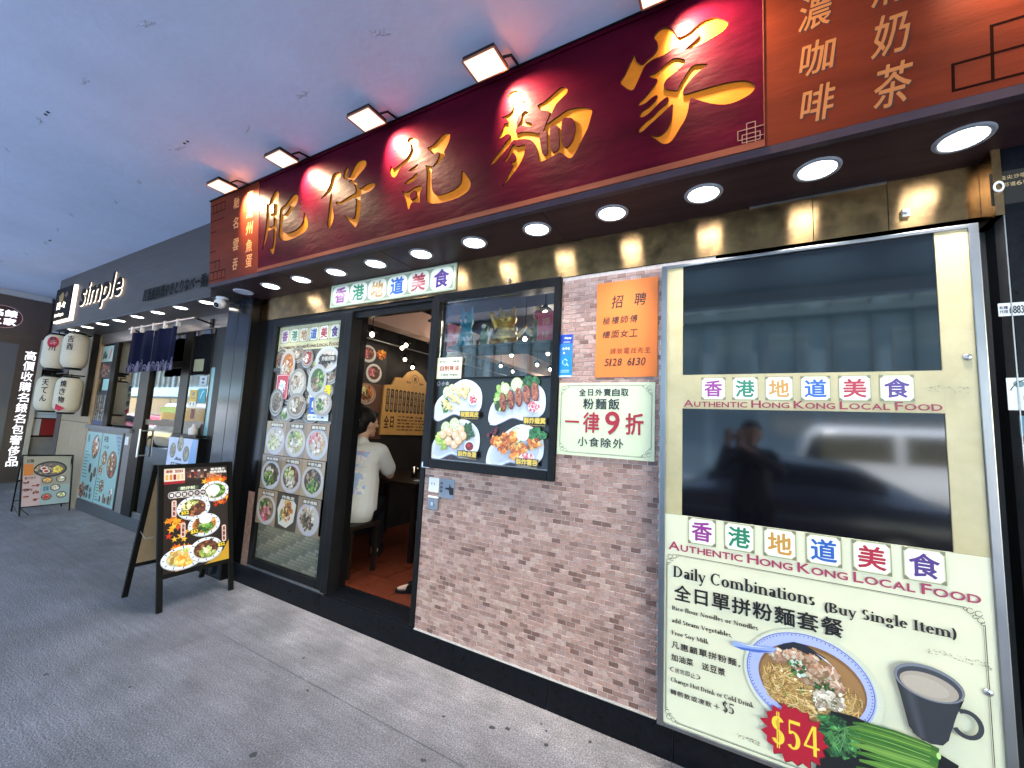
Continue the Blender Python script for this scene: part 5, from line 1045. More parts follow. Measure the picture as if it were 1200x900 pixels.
w = thing('deity_figurine', 'small coloured deity ornament behind the right red packet', 'figurine', (-1.235, .33, 2.058)); mb = MB(); mb.lathe((0, 0, 0), [(.001, 0), (.05, 0), (.035, .06), (.045, .13), (.03, .18), (.035, .2)], greenm, 14); mb.ball((0, -.01, .24), .035, M('face_clay', (.45, .1, .08), .4), 12, 8); mb.ball((0, 0, .285), .025, goldm, 8, 6); mb.ball((-.03, -.04, .12), .02, goldm, 8, 6); mb.build('robed_body', w, True)
# ------------------------------------------------------------------ interior
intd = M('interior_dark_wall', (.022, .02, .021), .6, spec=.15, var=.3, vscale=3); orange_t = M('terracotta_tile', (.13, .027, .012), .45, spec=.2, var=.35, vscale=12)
struct(boxp('shop_floor', None, -4.4, 1.2, .205, 6.2, .08, .156, M('floor_grout', (.12, .05, .03), .8)))
fl = bpy.data.objects['shop_floor']; T3 = .30
for i in range(12):
    for j in range(8):
        if len(fl.children) < 96: boxp('floor_tile', fl, -3.88+i*T3+.003, -3.88+(i+1)*T3-.003, .206+j*T3+.003, .206+(j+1)*T3-.003, .1565, .162, orange_t)
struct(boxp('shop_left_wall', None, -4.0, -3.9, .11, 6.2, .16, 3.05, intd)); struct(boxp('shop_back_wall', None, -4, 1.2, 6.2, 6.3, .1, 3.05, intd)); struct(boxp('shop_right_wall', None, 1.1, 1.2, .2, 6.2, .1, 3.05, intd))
icm = M('interior_ceiling', (.24, .26, .31), .6, var=.3, vscale=2)
struct(boxp('shop_ceiling', None, -4, 1.2, .2, 6.2, 3.05, 3.15, icm))
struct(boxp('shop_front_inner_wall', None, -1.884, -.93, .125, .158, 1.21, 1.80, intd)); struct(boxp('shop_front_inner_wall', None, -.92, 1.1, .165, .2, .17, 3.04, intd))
ic = bpy.data.objects['shop_ceiling']; pink_beam = M('plaster_beam', (.50, .33, .27), .7)
boxp('ceiling_beam', ic, -3.38, -3.20, .35, 6.1, 2.50, 2.78, pink_beam); boxp('ceiling_beam', ic, -1.2, -.95, .9, 6.1, 2.75, 3.049, pink_beam)
for y in (1.6, 2.6, 3.6, 4.8): boxp('air_duct', ic, -3.85, 1.0, y, y+.28, 2.80, 2.99, M('duct_grey', (.2, .21, .24), .4, metal=.6))
mb = MB()
for k in range(12): mb.tube((-3.6, .85+k*.26, 2.41), (-3.6, .85+k*.26, 2.82), .006, bl, n=6)
mb.tube((-3.6, .8, 2.41), (-3.6, 4.0, 2.41), .010, steeld, n=6); mb.tube((-3.6, .8, 2.82), (-3.6, 4.0, 2.82), .012, bl, n=6)
t = thing('hanging_rack', 'slim black metal rack of rods hanging under the interior ceiling', 'rack', (-3.6, 2.4, 2.41)); mb.build('rods', t)
bulbm = emis('bulb_glow', (1, .86, .62), 2.4); 
BP = [(-3.0, .42, 2.30), (-2.42, .6), (-3.6, 1.42), (-3.12, 1.4), (-3.75, 1.64, 2.30), (-3.76, 1.80, 2.22), (-3.42, 1.3), (-3.77, 2.14, 2.24), (-1.32, .62), (-1.9, 1.4), (-2.5, 2.2), (-3.1, 2.95), (-3.2, 3.5), (-2.5, 2.95), (-2.0, 2.2), (-2.5, 3.4), (-1.25, 1.5), (-1.2, 2.6)]
BL = ['nearest the dish-poster panel, high at the left of the doorway', 'just inside the right edge of the doorway', 'over the food photo wall', 'in front of the plaster beam', 'over the near end of the yellow menu board', 'just above the crest of the yellow menu board', 'beside the slim hanging rack', 'over the far end of the yellow menu board', 'by the right red packet in the window', 'behind the golden cat', 'below the golden cat', 'behind the chilli oil notice', 'deep in the room behind the chilli oil notice', 'below the cats, middle of the window', 'low right of the golden cat', 'far back, low in the window', 'below the right red packet', 'lowest at the right edge of the window']
for k, bp3 in enumerate(BP):
    x, y = bp3[:2]; zb = bp3[2] if len(bp3) > 2 else 2.4
    t = thing('pendant_lamp', 'small warm lit pendant bulb '+BL[k], 'pendant lamp', (x, y, zb), group='pendant bulbs inside the noodle shop')
    mb = MB(); mb.tube((0, 0, .05), (0, 0, .60), .004, bl, n=6); mb.build('cord', t, True)
    mb = MB(); mb.lathe((0, 0, 0), [(.018, .065), (.022, .05), (.05, .03), (.055, .022)], bl, 14); mb.build('lamp_shade', t, True)
    mb = MB(); mb.ball((0, 0, .0), .021, bulbm, 12, 8, (1, 1, 1.1)); mb.build('bulb', t, True)
for x, y, e in [(-2.9, 1.6, .6), (-1.6, 1.6, .9), (-2.6, 3.4, 1.2), (-3.2, 4.8, 1.2), (-1.36, .60, .45)]:  # fill points for the pendants; last one added to brighten the window ornaments
    ld = bpy.data.lights.new('pendant_fill', 'POINT'); ld.energy = e; ld.color = (1, .85, .68); ld.shadow_soft_size = .12
    lo = bpy.data.objects.new('pendant_fill', ld); COL.objects.link(lo); lo.location = (x, y, 2.3)
# food photo wall and yellow menu board on the left wall (normal +x): u runs along +y
t = thing('food_photo_poster', 'dark poster of round dishes on the inner left wall', 'poster', (-3.89, 1.2, 1.3)); boxp('sheet', t, -3.899, -3.893, .85, 1.47, 1.28, 2.44, M('poster_dark', (.05, .03, .03), .5))
p = Print((-3.8925, 0, 0), (0, 1, 0), (0, 0, 1), paper)
p.rect(.85, 1.95, 1.47, 2.44, '1c1412'); p.rect(.85, 1.28, 1.47, 1.948, '5c3a2c')
dish(p, 1.17, 2.30, .12, .10, ['bbq', 'pink'], rim='e8e0d8'); dish(p, 1.02, 2.12, .10, .11, ['beef', 'veg'], rim='e8e0d8'); dish(p, 1.28, 2.08, .12, .11, ['beef', 'pink'], rim='e8e4e0'); dish(p, .93, 2.32, .07, .08, ['beef'], rim='d8d0c8')
p.blobs(1.37, 2.32, .07, .05, PAL['leaf'], 40, .014); dish(p, 1.18, 1.82, .15, .12, ['orange', 'veg', 'beef'], rim='a87c58'); dish(p, 1.2, 1.55, .14, .12, ['egg', 'veg', 'orange'], rim='8c6c50'); dish(p, 1.0, 1.40, .10, .10, ['red', 'beef'], rim='8c6c50'); dish(p, .95, 1.68, .08, .10, ['orange', 'red'], rim='8c6c50')
p.build('print', t)
t = thing('menu_board', 'yellow wooden menu board with rows of dark character strips and a domed top', 'menu board', (-3.88, 1.9, 1.33))
mb = MB(); prof = [(1.43, 1.335), (2.38, 1.33), (2.42, 1.36), (2.42, 1.93), (2.36, 1.96), (2.34, 2.04), (2.22, 2.06), (2.12, 2.16), (1.98, 2.215), (1.84, 2.17), (1.76, 2.08), (1.62, 2.07), (1.57, 1.97), (1.44, 1.95)]
n = len(prof); mb.add([(-3.892, a, b) for a, b in prof]+[(-3.865, a, b) for a, b in prof], [tuple(range(n))[::-1], tuple(range(n, 2*n))]+[(k, (k+1) % n, n+(k+1) % n, n+k) for k in range(n)], M('yellow_board', (.62, .34, .10), .5, var=.15, vscale=4)); mb.build('board', t)
p = Print((-3.8645, 0, 0), (0, 1, 0), (0, 0, 1), paper)
for k in range(13):
    u = 1.485+k*.072; p.rrect(u, 1.62, u+.055, 1.915, .02, '1c0c08'); 
    p.vtext(['雲吞麵', '牛腩麵', '魚蛋河', '炸醬麵', '豬手麵', '牛丸粉', '魚片麵', '撈麵皇', '雲吞河', '蠔油菜', '蝦子麵', '牛筋麵', '水餃麵'][k], u+.01, 1.64, u+.045, 1.90, 'a08868', .0008)
p.cells('全日', 1.47, 1.42, 1.66, 1.57, '3c1008', .004); 
for r_ in range(5): p.text(['下午茶餐 任選一款', '雲吞麵 $38 魚蛋粉 $36', '淨牛腩 $52 炸醬麵', '菜遠 豬手 水餃 $48', '加底另收 凍飲加$3'][r_], 1.70, 1.555-r_*.042, 2.33, 1.578-r_*.042, '3c2010', .0012)
p.rect(2.36, 1.36, 2.41, 1.58, '3c1008'); p.vtext('優惠', 2.368, 1.38, 2.402, 1.56, 'e0b060', .001); p.ring(1.98, 2.09, .07, .055, .006, '3c2010', 20); p.text('麵', 1.955, 2.06, 2.005, 2.115, '3c2010', .001); p.text('肥仔記', 1.82, 2.02, 1.90, 2.045, '5c3010', .001); p.text('麵家', 2.07, 2.02, 2.15, 2.045, '5c3010', .001)
p.build('lettering', t)
# table, stool
def table(x0, x1, y0, y1, lab, nm='dining_table'):
    t = thing(nm, lab, 'table', ((x0+x1)/2, (y0+y1)/2, .162)); dw_ = M('dark_wood', (.014, .009, .007), .45, spec=.15, var=.3, vscale=6)
    boxp('tabletop', t, x0, x1, y0, y1, .88, .915, dw_, .004)
    for x in (x0+.06, x1-.06):
        for y in (y0+.06, y1-.06): boxp('leg', t, x-.022, x+.022, y-.022, y+.022, .162, .8795, dw_)
    return t
table(-3.86, -2.72, .86, 1.62, 'dark wooden table in front of the woman in the white shirt'); table(-3.45, -2.5, 3.0, 3.8, 'second dark table deeper in the shop under the menu board')
def stool(x, y, lab):
    t = thing('stool', lab, 'stool', (x, y, .162)); dw_ = M('dark_wood'); mb = MB(); mb.box(x-.19, x+.19, y-.17, y+.17, .56, .60, dw_, .006); mb.build('seat', t)
    for a in (-.16, .16):
        for b in (-.14, .14): boxp('leg', t, x+a-.016, x+a+.016, y+b-.016, y+b+.016, .162, .5595, dw_)
stool(-3.06, .43, 'dark stool under the woman in the white shirt'); stool(-2.75, 2.3, 'dark stool under the diner dressed in dark clothes')
cupm = glass('tea_glass', (.8, .8, .75), .8)
t = thing('water_glass', 'clear drinking glass on the dark table near the woman', 'glass', (-3.05, 1.20, .9152)); mb = MB(); mb.lathe((0, 0, 0), [(.001, .004), (.028, .004), (.034, .11), (.036, .11), (.030, 0), (.001, 0)], cupm, 18); mb.build('tumbler', t, True)
t = thing('paper_napkin', 'white folded paper napkin on the dark table edge', 'napkin', (-2.84, 1.05, .9152)); mb = MB(); mb.box(-.06, .06, -.035, .035, 0, .006, white, .002); mb.build('folded_sheet', t, True)

# ------------------------------------------------------------------ people
skin = M('skin', (.50, .30, .22), .55, var=.1, vscale=10); hairm = M('black_hair', (.006, .005, .005), .5, spec=.15, bump=.6, bscale=60, stretch=(1, 1, .2)); jean = M('dark_trousers', (.010, .012, .018), .8, spec=.1, var=.3, vscale=20)
shirtm = bpy.data.materials.new('white_tshirt'); shirtm.use_nodes = True
def shirt_nodes(m):
    N = m.node_tree.nodes; L = m.node_tree.links; b = N['Principled BSDF']; b.inputs['Roughness'].default_value = .85
    tc = N.new('ShaderNodeTexCoord'); vo = N.new('ShaderNodeTexVoronoi'); vo.inputs['Scale'].default_value = 26; L.new(tc.outputs['Object'], vo.inputs[0])
    cr = N.new('ShaderNodeValToRGB'); cr.color_ramp.interpolation = 'CONSTANT'; e = cr.color_ramp.elements; e[0].position = 0; e[0].color = (.16, .30, .62, 1); e[1].position = .4; e[1].color = (.62, .6, .6, 1)
    for ps, c in ((.62, (.55, .16, .25)), (.72, (.22, .34, .6)), (.85, (.5, .45, .6))): k = e.new(ps); k.color = (*c, 1)
    sep = N.new('ShaderNodeSeparateColor'); L.new(vo.outputs['Color'], sep.inputs[0]); L.new(sep.outputs[0], cr.inputs[0])
    sx = N.new('ShaderNodeSeparateXYZ'); L.new(tc.outputs['Object'], sx.inputs[0])
    def band(sock, c, w):
        s1 = N.new('ShaderNodeMath'); s1.operation = 'SUBTRACT'; s1.inputs[1].default_value = c; L.new(sock, s1.inputs[0]); s2 = N.new('ShaderNodeMath'); s2.operation = 'ABSOLUTE'; L.new(s1.outputs[0], s2.inputs[0])
        s3 = N.new('ShaderNodeMath'); s3.operation = 'LESS_THAN'; s3.inputs[1].default_value = w; L.new(s2.outputs[0], s3.inputs[0]); return s3.outputs[0]
    a = band(sx.outputs[0], -.02, .12); c = band(sx.outputs[2], .80, .17); lt = N.new('ShaderNodeMath'); lt.operation = 'LESS_THAN'; lt.inputs[1].default_value = .02; L.new(sx.outputs[1], lt.inputs[0])
    dd = N.new('ShaderNodeMath'); dd.operation = 'LESS_THAN'; dd.inputs[1].default_value = .020; L.new(vo.outputs['Distance'], dd.inputs[0])
    m1 = N.new('ShaderNodeMath'); m1.operation = 'MULTIPLY'; L.new(a, m1.inputs[0]); L.new(c, m1.inputs[1]); m2 = N.new('ShaderNodeMath'); m2.operation = 'MULTIPLY'; L.new(m1.outputs[0], m2.inputs[0]); L.new(lt.outputs[0], m2.inputs[1])
    nz = N.new('ShaderNodeTexNoise'); nz.inputs['Scale'].default_value = 9; L.new(tc.outputs['Object'], nz.inputs[0]); gt = N.new('ShaderNodeMath'); gt.operation = 'GREATER_THAN'; gt.inputs[1].default_value = .43; L.new(nz.outputs[0], gt.inputs[0])
    m3 = N.new('ShaderNodeMath'); m3.operation = 'MULTIPLY'; L.new(m2.outputs[0], m3.inputs[0]); L.new(gt.outputs[0], m3.inputs[1])
    m4 = N.new('ShaderNodeMath'); m4.operation = 'MULTIPLY'; m4.inputs[1].default_value = .75; L.new(m3.outputs[0], m4.inputs[0])
    mx = N.new('ShaderNodeMix'); mx.data_type = 'RGBA'; mx.inputs[6].default_value = (.52, .51, .50, 1); L.new(m4.outputs[0], mx.inputs[0]); L.new(cr.outputs[0], mx.inputs[7]); L.new(mx.outputs[2], b.inputs['Base Color'])
shirt_nodes(shirtm)
def limb(mb, a, b, r0, r1, mat):
    mb.tube(a, b, r0, mat, r1, n=14); mb.ball(a, r0, mat, 12, 8); mb.ball(b, r1, mat, 12, 8)
def skinned(mb, name, t, vox, sm=3, mat=None):
    o = mb.build(name, t, True); rm = o.modifiers.new('merge', 'REMESH'); rm.mode = 'VOXEL'; rm.voxel_size = vox; rm.use_smooth_shade = True
    s_ = o.modifiers.new('soften', 'SMOOTH'); s_.iterations = sm; s_.factor = .5; return o
def head(mb, c, fw, r=.1, mat=None):
    """head with face looking along fw (unit, horizontal)"""
    mat = mat or skin; f = Vector(fw).normalized(); s = Vector((f.y, -f.x, 0)); u = Vector((0, 0, 1)); c = Vector(c)
    mb.ball(c+u*.015, r*.92, mat, 18, 12, (1, 1, 1.12)); mb.ball(c+f*.02-u*.055, r*.62, mat, 14, 10, (1, 1, 1)); mb.ball(c-f*.03+u*.02, r*.85, mat, 14, 10)
    mb.tube(c+f*.085+u*.01, c+f*.112-u*.022, .010, mat, .015, n=8); mb.ball(c+f*.108-u*.024, .015, mat, 8, 6)
    mb.ball(c+f*.078-u*.062, .022, mat, 10, 6, (1, 1, .55)); mb.ball(c+f*.065-u*.093, .026, mat, 10, 6)
    for k in (-1, 1): mb.ball(c+s*k*.092-u*.005, .026, mat, 10, 6, (.6, .6, 1.15)); mb.ball(c+f*.078+s*k*.035+u*.018, .017, mat, 8, 6)
def hand(mb, w, d, up, mat, L=.17):
    d = Vector(d).normalized(); up = Vector(up).normalized(); s = d.cross(up).normalized(); w = Vector(w); pm = w+d*.05
    mb.tube(w, w+d*.085, .026, mat, .034, n=10); mb.ball(w+d*.075, .034, mat, 10, 6)
    for k, l in enumerate((.062, .074, .070, .055)):
        a = w+d*.09+s*(k-1.5)*.019; b = a+d*l*.55-up*.006; c = b+d*l*.4-up*.022; limb(mb, a, b, .009, .0085, mat); limb(mb, b, c, .0085, .0075, mat)
    a = w+d*.03-s*.028; b = a+d*.035-s*.028; limb(mb, a, b, .012, .010, mat); limb(mb, b, b+d*.028-up*.008, .010, .009, mat)
def seated(name, lab, x, y, z, rz, topm, bottm, ponytail=False, lean=.08, sleeve=True, s=1.0, fdir_=(.38, .92, 0)):
    t = thing('person', lab, 'person', (x, y, z), rz); t.scale = (s, s, s)
    hipz = .50; sh = 1.00; body = MB()
    limb(body, (0, 0, hipz), (0, lean*.4, .75), .11, .10, skin); limb(body, (0, lean*.4, .75), (0, lean, .93), .10, .10, skin)
    limb(body, (0, lean, .98), (0, lean+.04, 1.10), .052, .048, skin); hd = (0.01, lean+.075, 1.20); fdir = fdir_; head(body, hd, fdir)
    for k in (-1, 1):
        shd = (k*.165, lean, .975); el = (k*.235, lean+.15, .76); wr = (k*.14, lean+.40, .775)
        limb(body, shd, el, .052, .042, skin); limb(body, el, wr, .040, .027, skin); hand(body, wr, (-k*.25, 1, 0), (0, 0, 1), skin)
        limb(body, (k*.09, 0, hipz-.02), (k*.13, .42, hipz-.03), .088, .06, skin); limb(body, (k*.13, .42, hipz-.03), (k*.13, .40, .09), .055, .04, skin); limb(body, (k*.13, .38, .05), (k*.14, .56, .035), .035, .03, skin)
    skinned(body, 'body', t, .009)
    sh_ = MB()
    for a, b, r0, r1, sx in [((0, 0, .50), (0, lean*.5, .74), .160, .145, 1), ((0, lean*.5, .74), (0, lean*.9, .92), .145, .135, 1)]:
        for k in (-.055, 0, .055): limb(sh_, (a[0]+k, a[1], a[2]), (b[0]+k, b[1], b[2]), r0-.022, r1-.015, topm)
    limb(sh_, (-.14, lean, .965), (.14, lean, .965), .078, .078, topm); limb(sh_, (0, lean, .97), (0, lean+.015, 1.035), .075, .062, topm); limb(sh_, (-.09, lean-.035, .88), (.09, lean-.035, .88), .09, .09, topm)
    for k in (-1, 1): limb(sh_, (k*.165, lean, .96), (k*.225, lean+.10, .815), .074, .070, topm)
    for k in range(5): sh_.tube((-.17, -.02, .47+k*.025), (.17, -.02, .475+k*.026), .012, topm, n=6)
    skinned(sh_, 'shirt', t, .011, 4)
    tr = MB()
    for k in (-1, 1): limb(tr, (k*.09, 0, hipz-.01), (k*.13, .43, hipz-.02), .103, .078, bottm); limb(tr, (k*.13, .42, hipz-.03), (k*.13, .40, .13), .074, .062, bottm); limb(tr, (k*.14, .40, .03), (k*.145, .58, .028), .045, .038, bottm)
    skinned(tr, 'trousers', t, .013)
    h = MB(); c = Vector(hd); f = Vector(fdir).normalized(); s2 = Vector((f.y, -f.x, 0))
    h.ball(c-f*.025+Vector((0, 0, .045)), .108, hairm, 16, 12); h.ball(c-f*.06-Vector((0, 0, .01)), .09, hairm, 14, 10, (1, 1, 1.1)); h.ball(c+f*.045+Vector((0, 0, .085)), .06, hairm, 12, 8, (1.1, 1.1, .6))
    for k in (-1, 1): h.ball(c+s2*k*.062+Vector((0, 0, .045))+f*.01, .05, hairm, 10, 8)
    if ponytail: h.ball(c-f*.07+Vector((0, 0, .13)), .052, hairm, 12, 8); h.tube(c-f*.11+Vector((0, 0, .02)), c-f*.15-Vector((0, 0, .10)), .055, hairm, .03); h.tube(c-f*.15-Vector((0, 0, .09)), c-f*.16-Vector((0, 0, .18)), .03, hairm, .012)
    skinned(h, 'hair', t, .010, 2)
    if ponytail:
        e = MB(); cc = c-f*.085+s2*.06+Vector((0, 0, .03)); e.ball(cc, .022, white, 8, 6, (.6, 1, 1)); e.build('hair_clip', t, True)
    return t
W1 = seated('person', 'seated person in a white T-shirt with a blue and pink flower print on the back', -3.06, .43, .162, rad(36), shirtm, jean, True, s=1.09, fdir_=(.80, .60, 0))
seated('person', 'seated diner in dark grey clothes deeper in the shop', -2.8, 2.25, .162, rad(160), M('dark_grey_shirt', (.05, .055, .07), .8, var=.2), jean, False)
# leg of a third person at the edge of the doorway
t = thing('person', 'person behind the brick wall, one pale trouser leg and dark sandal showing in the doorway', 'person', (-2.215, .49, .162)); b = MB()
tz = M('pale_trousers', (.5, .42, .42), .8, var=.15, vscale=20)
limb(b, (.02, .0, .10), (.10, .05, .46), .040, .06, skin); limb(b, (.10, .05, .46), (.42, .30, .52), .07, .09, skin); limb(b, (-.0, -.0, .055), (-.10, -.09, .035), .036, .028, skin); limb(b, (-.10, -.09, .035), (-.155, -.135, .028), .028, .018, skin)
limb(b, (.42, .30, .52), (.44, .32, .98), .14, .13, skin); limb(b, (.44, .32, .98), (.44, .33, 1.10), .05, .05, skin); head(b, (.44, .34, 1.2), (-.7, -.7, 0)); 
for k in (-1, 1): limb(b, (.44+k*.12, .32-k*.12, .97), (.40+k*.16, .2-k*.16, .72), .05, .04, skin); limb(b, (.40+k*.16, .2-k*.16, .72), (.25+k*.1, .08-k*.1, .78), .04, .028, skin); hand(b, (.25+k*.1, .08-k*.1, .78), (-.7, -.7, 0), (0, 0, 1), skin)
skinned(b, 'body', t, .009)
b = MB(); limb(b, (.025, .0, .16), (.10, .05, .47), .062, .085, tz); limb(b, (.10, .05, .47), (.42, .30, .53), .09, .11, tz); limb(b, (.42, .30, .53), (.44, .32, .62), .15, .15, tz); skinned(b, 'trousers', t, .012)
b = MB(); limb(b, (.44, .32, .60), (.44, .32, .95), .155, .145, jean); limb(b, (.34, .42, .97), (.54, .22, .97), .08, .08, jean); skinned(b, 'shirt', t, .012)
b = MB(); b.ball((.46, .36, 1.25), .107, hairm, 14, 10); skinned(b, 'hair', t, .012)
b = MB(); pts = [(.04, -.03), (.05, .03), (.0, .045), (-.09, -.03), (-.17, -.10), (-.19, -.145), (-.16, -.17), (-.11, -.145), (-.05, -.09)]; n = len(pts)
b.add([(x, y, .0) for x, y in pts]+[(x, y, .022) for x, y in pts], [tuple(range(n)), tuple(range(n, 2*n))]+[(k, (k+1) % n, n+(k+1) % n, n+k) for k in range(n)], bl); b.tube((-.11, -.045, .03), (-.06, -.105, .03), .04, bl, n=10); b.build('sandal', t, True)
# ------------------------------------------------------------------ folding menu board in front of the column
bw = M('black_painted_wood', (.006, .006, .006), .5, spec=.12, var=.3, vscale=20); ply = M('hardboard_back', (.30, .21, .13), .8, var=.2, vscale=6)
def aframe(name, lab, A, B, Cc, D, apexA, apexB, wood=True):
    """A,B feet of the front leaf (left, right), Cc,D feet of the rear leaf, apex at top"""
    t = thing(name, lab, 'menu board', ((A[0]+D[0])/2, (A[1]+D[1])/2, 0)); return t
t = thing('folding_menu_board', 'black wooden folding board with a colourful rice dish poster, in front of the granite column', 'menu board', (-4.05, -.4, 0))
A, B = Vector((-3.785, -.665, 0)), Vector((-3.82, -.115, 0)); TA, TB = Vector((-4.03, -.685, 1.065)), Vector((-4.065, -.125, 1.062)); Cc, D = Vector((-4.315, -.675, 0)), Vector((-4.32, -.135, 0))
def bar(p0, p1, w, d, mat, side):
    p0, p1 = Vector(p0), Vector(p1); ax = (p1-p0).normalized(); s_ = (Vector(side)-Vector(side).dot(ax)*ax).normalized(); n_ = ax.cross(s_); mb = MB()
    vs = [p+a*s_*w/2+b*n_*d/2 for p in (p0, p1) for a, b in ((-1, -1), (1, -1), (1, 1), (-1, 1))]
    mb.add(vs, [(0, 3, 2, 1), (4, 5, 6, 7), (0, 1, 5, 4), (1, 2, 6, 5), (2, 3, 7, 6), (3, 0, 4, 7)], mat); return mb
U = (B-A).normalized(); UT = (TB-TA).normalized(); Vv = (TA-A).normalized(); wv = (A-B).length
def fr(u, v, h=0):
    a = A.lerp(B, u); b = TA.lerp(TB, u); N_ = U.cross(Vv).normalized(); return a.lerp(b, v)+N_*h
bar(fr(.035, 0), fr(.035, 1), .036, .02, bw, U).build('leg', t); bar(fr(.965, 0), fr(.965, 1), .036, .02, bw, U).build('leg', t)
bar(fr(.07, .985), fr(.93, .985), .034, .019, bw, Vv).build('top_rail', t); bar(fr(.07, .225), fr(.93, .225), .034, .019, bw, Vv).build('bottom_rail', t)
mb = MB(); q_ = [fr(.066, .24, -.003), fr(.934, .24, -.003), fr(.934, .97, -.003), fr(.066, .97, -.003)]; mb.add(q_+[x+Vector((-.005, 0, 0)) for x in q_], [(0, 1, 2, 3), (7, 6, 5, 4), (0, 4, 5, 1), (1, 5, 6, 2), (2, 6, 7, 3), (3, 7, 4, 0)], bw); mb.build('panel', t)
N2 = Vector((-.035, 0, 0))
for (p0, p1) in ((Cc, TA+N2), (D, TB+N2)): bar(p0, p1, .036, .02, bw, U).build('leg', t)
for v in (.24, .97): bar(Cc.lerp(TA+N2, v), D.lerp(TB+N2, v), .034, .019, bw, Vv).build('rear_rail', t)
mb = MB(); q_ = [Cc.lerp(TA+N2, .25), D.lerp(TB+N2, .25), D.lerp(TB+N2, .96), Cc.lerp(TA+N2, .96)]; mb.add(q_, [(0, 1, 2, 3)], ply); mb.add([x+Vector((.004, 0, 0)) for x in q_], [(0, 1, 2, 3)], ply); mb.build('rear_panel', t)
mb = MB(); mb.path([fr(0, .5)+Vector((-.02, -.01, 0)), (-4.05, -.69, .50), Cc.lerp(TA+N2, .5)], .003, steeld, 6); mb.build('stay', t)
# poster: local u 0..1 -> width .478, v
O = fr(.066, .24, .0045); W = (fr(.934, .24)-fr(.066, .24)).length; Hh = (fr(.066, .97)-fr(.066, .24)).length
p = Print(O, U, Vv, gloss); p.rect(0, 0, W, Hh, '1c1010')
def X(u): return u*W
def Y(v): return v*Hh
p.rect(0, Y(.845), X(.31), Hh, 'e8d8cc'); p.rect(0, Y(.845), X(.31), Y(.872), 'a01828'); p.text('凍飲', X(.03), Y(.955), X(.13), Y(.985), '8c2020', .001); p.text('加$5', X(.16), Y(.955), X(.28), Y(.985), '8c2020', .001)
for k in range(5): p.rrect(X(.03+k*.055), Y(.885), X(.07+k*.055), Y(.94), .004, ['d8a860', 'c88838', '8c1818', 'e0b880', 'd8c0a0'][k])
p.rect(X(.315), Y(.87), X(1), Hh, '2c1c1a'); p.blobs(X(.5), Y(.93), .09, .035, ['4c342c', '6c4c44', '8c2020', '3c2420', 'a88070'], 90, .008, 1.4); p.blobs(X(.72), Y(.90), .09, .018, ['a86c50', 'c08868', 'd8b8a8', '6c4030'], 60, .007, 1.6)
for k in range(3): p.rrect(X(.40+k*.10), Y(.885), X(.45+k*.10), Y(.965), .008, ['3c1418', '5c5050', '2c1014'][k]); p.rrect(X(.405+k*.10), Y(.955), X(.445+k*.10), Y(.972), .003, 'd8d0cc')
p.text('晚市推介', X(.72), Y(.955), X(.96), Y(.982), 'f0ecec', .0012); p.text('送例湯飲品', X(.70), Y(.925), X(.98), Y(.950), 'f0ecec', .0012)
q = p.rnd
def leaf(p, u, v, r, col, a0):
    pts = []
    for k in range(10): tt_ = a0+2*math.pi*k/10; rr_ = r*(1 if k % 2 == 0 else .38); pts.append((u+rr_*math.cos(tt_), v+rr_*math.sin(tt_)))
    p.up(); c = lin(col); p.mb.add([p.P(u, v)]+[p.P(*x) for x in pts], [(0, 1+k, 1+(k+1) % 10) for k in range(10)], gloss, col=c)
for (a, b, c_, d, n_) in [(.02, .36, .18, .50, 24), (.08, .40, .04, .24, 16), (.78, .98, .56, .72, 22), (.6, .98, .835, .87, 24), (.02, .4, .01, .05, 16), (.85, .99, .64, .70, 8)]:
    l1 = p.l
    for _ in range(n_): p.l = l1+q.random()*.0006; leaf(p, X(q.uniform(a, c_ if c_ > a else b) if False else q.uniform(a, b)), Y(q.uniform(c_, d)), q.uniform(.018, .036), q.choice(['e8821c', 'f0a028', 'd0501c', 'c03014', 'f4b838', 'e07020']), q.random()*3)
p.poly([(X(.6), 0), (X(1), 0), (X(1), Y(.20)), (X(.9), Y(.10)), (X(.75), Y(.04))], 'c8982c')
dish(p, X(.78), Y(.735), .115, .082, ['green', 'fish'], True, n=60); p.ell(X(.75), Y(.745), .055, .046, 'f4f4f4', 20, jit=.06)
p.rrect(X(.18), Y(.77), X(.53), Y(.815), .02, '0c0c0c'); p.rrect(X(.19), Y(.774), X(.52), Y(.811), .018, '3c6040'); p.text('肥仔記', X(.24), Y(.778), X(.46), Y(.807), 'e8e8d0', .0012)
p.rrect(X(.06), Y(.70), X(.64), Y(.765), .022, 'd8ccd0')
for k, ch in enumerate('碟頭飯推介中'): p.ell(X(.11+k*.095), Y(.732), .021, .022, '1c1418', 16); p.text(ch, X(.11+k*.095)-.012, Y(.732)-.012, X(.11+k*.095)+.012, Y(.732)+.012, 'f0e8ec', .0008)
for (u, v, r1_, r2_, ks, pr, pu, pv) in [(.44, .585, .120, .090, ['beef', 'veg', 'beef'], '$52', .22, .525), (.60, .40, .120, .088, ['orange', 'beef', 'green'], '$52', .36, .325), (.28, .12, .15, .085, ['veg', 'noodle', 'egg'], '', 0, 0), (.62, .15, .125, .092, ['beef', 'beef', 'veg'], '$52', .78, .145)]:
    dish(p, X(u), Y(v), r1_, r2_, ks, True, n=110)
    if u == .60: p.ell(X(.62), Y(.455), .050, .040, 'f4f4f4', 18, jit=.06)
    if pr: p.ell(X(pu+.08), Y(pv+.018), .04, .022, '141010'); p.text(pr, X(pu+.03), Y(pv), X(pu+.14), Y(pv+.036), 'f0d038', .0018)
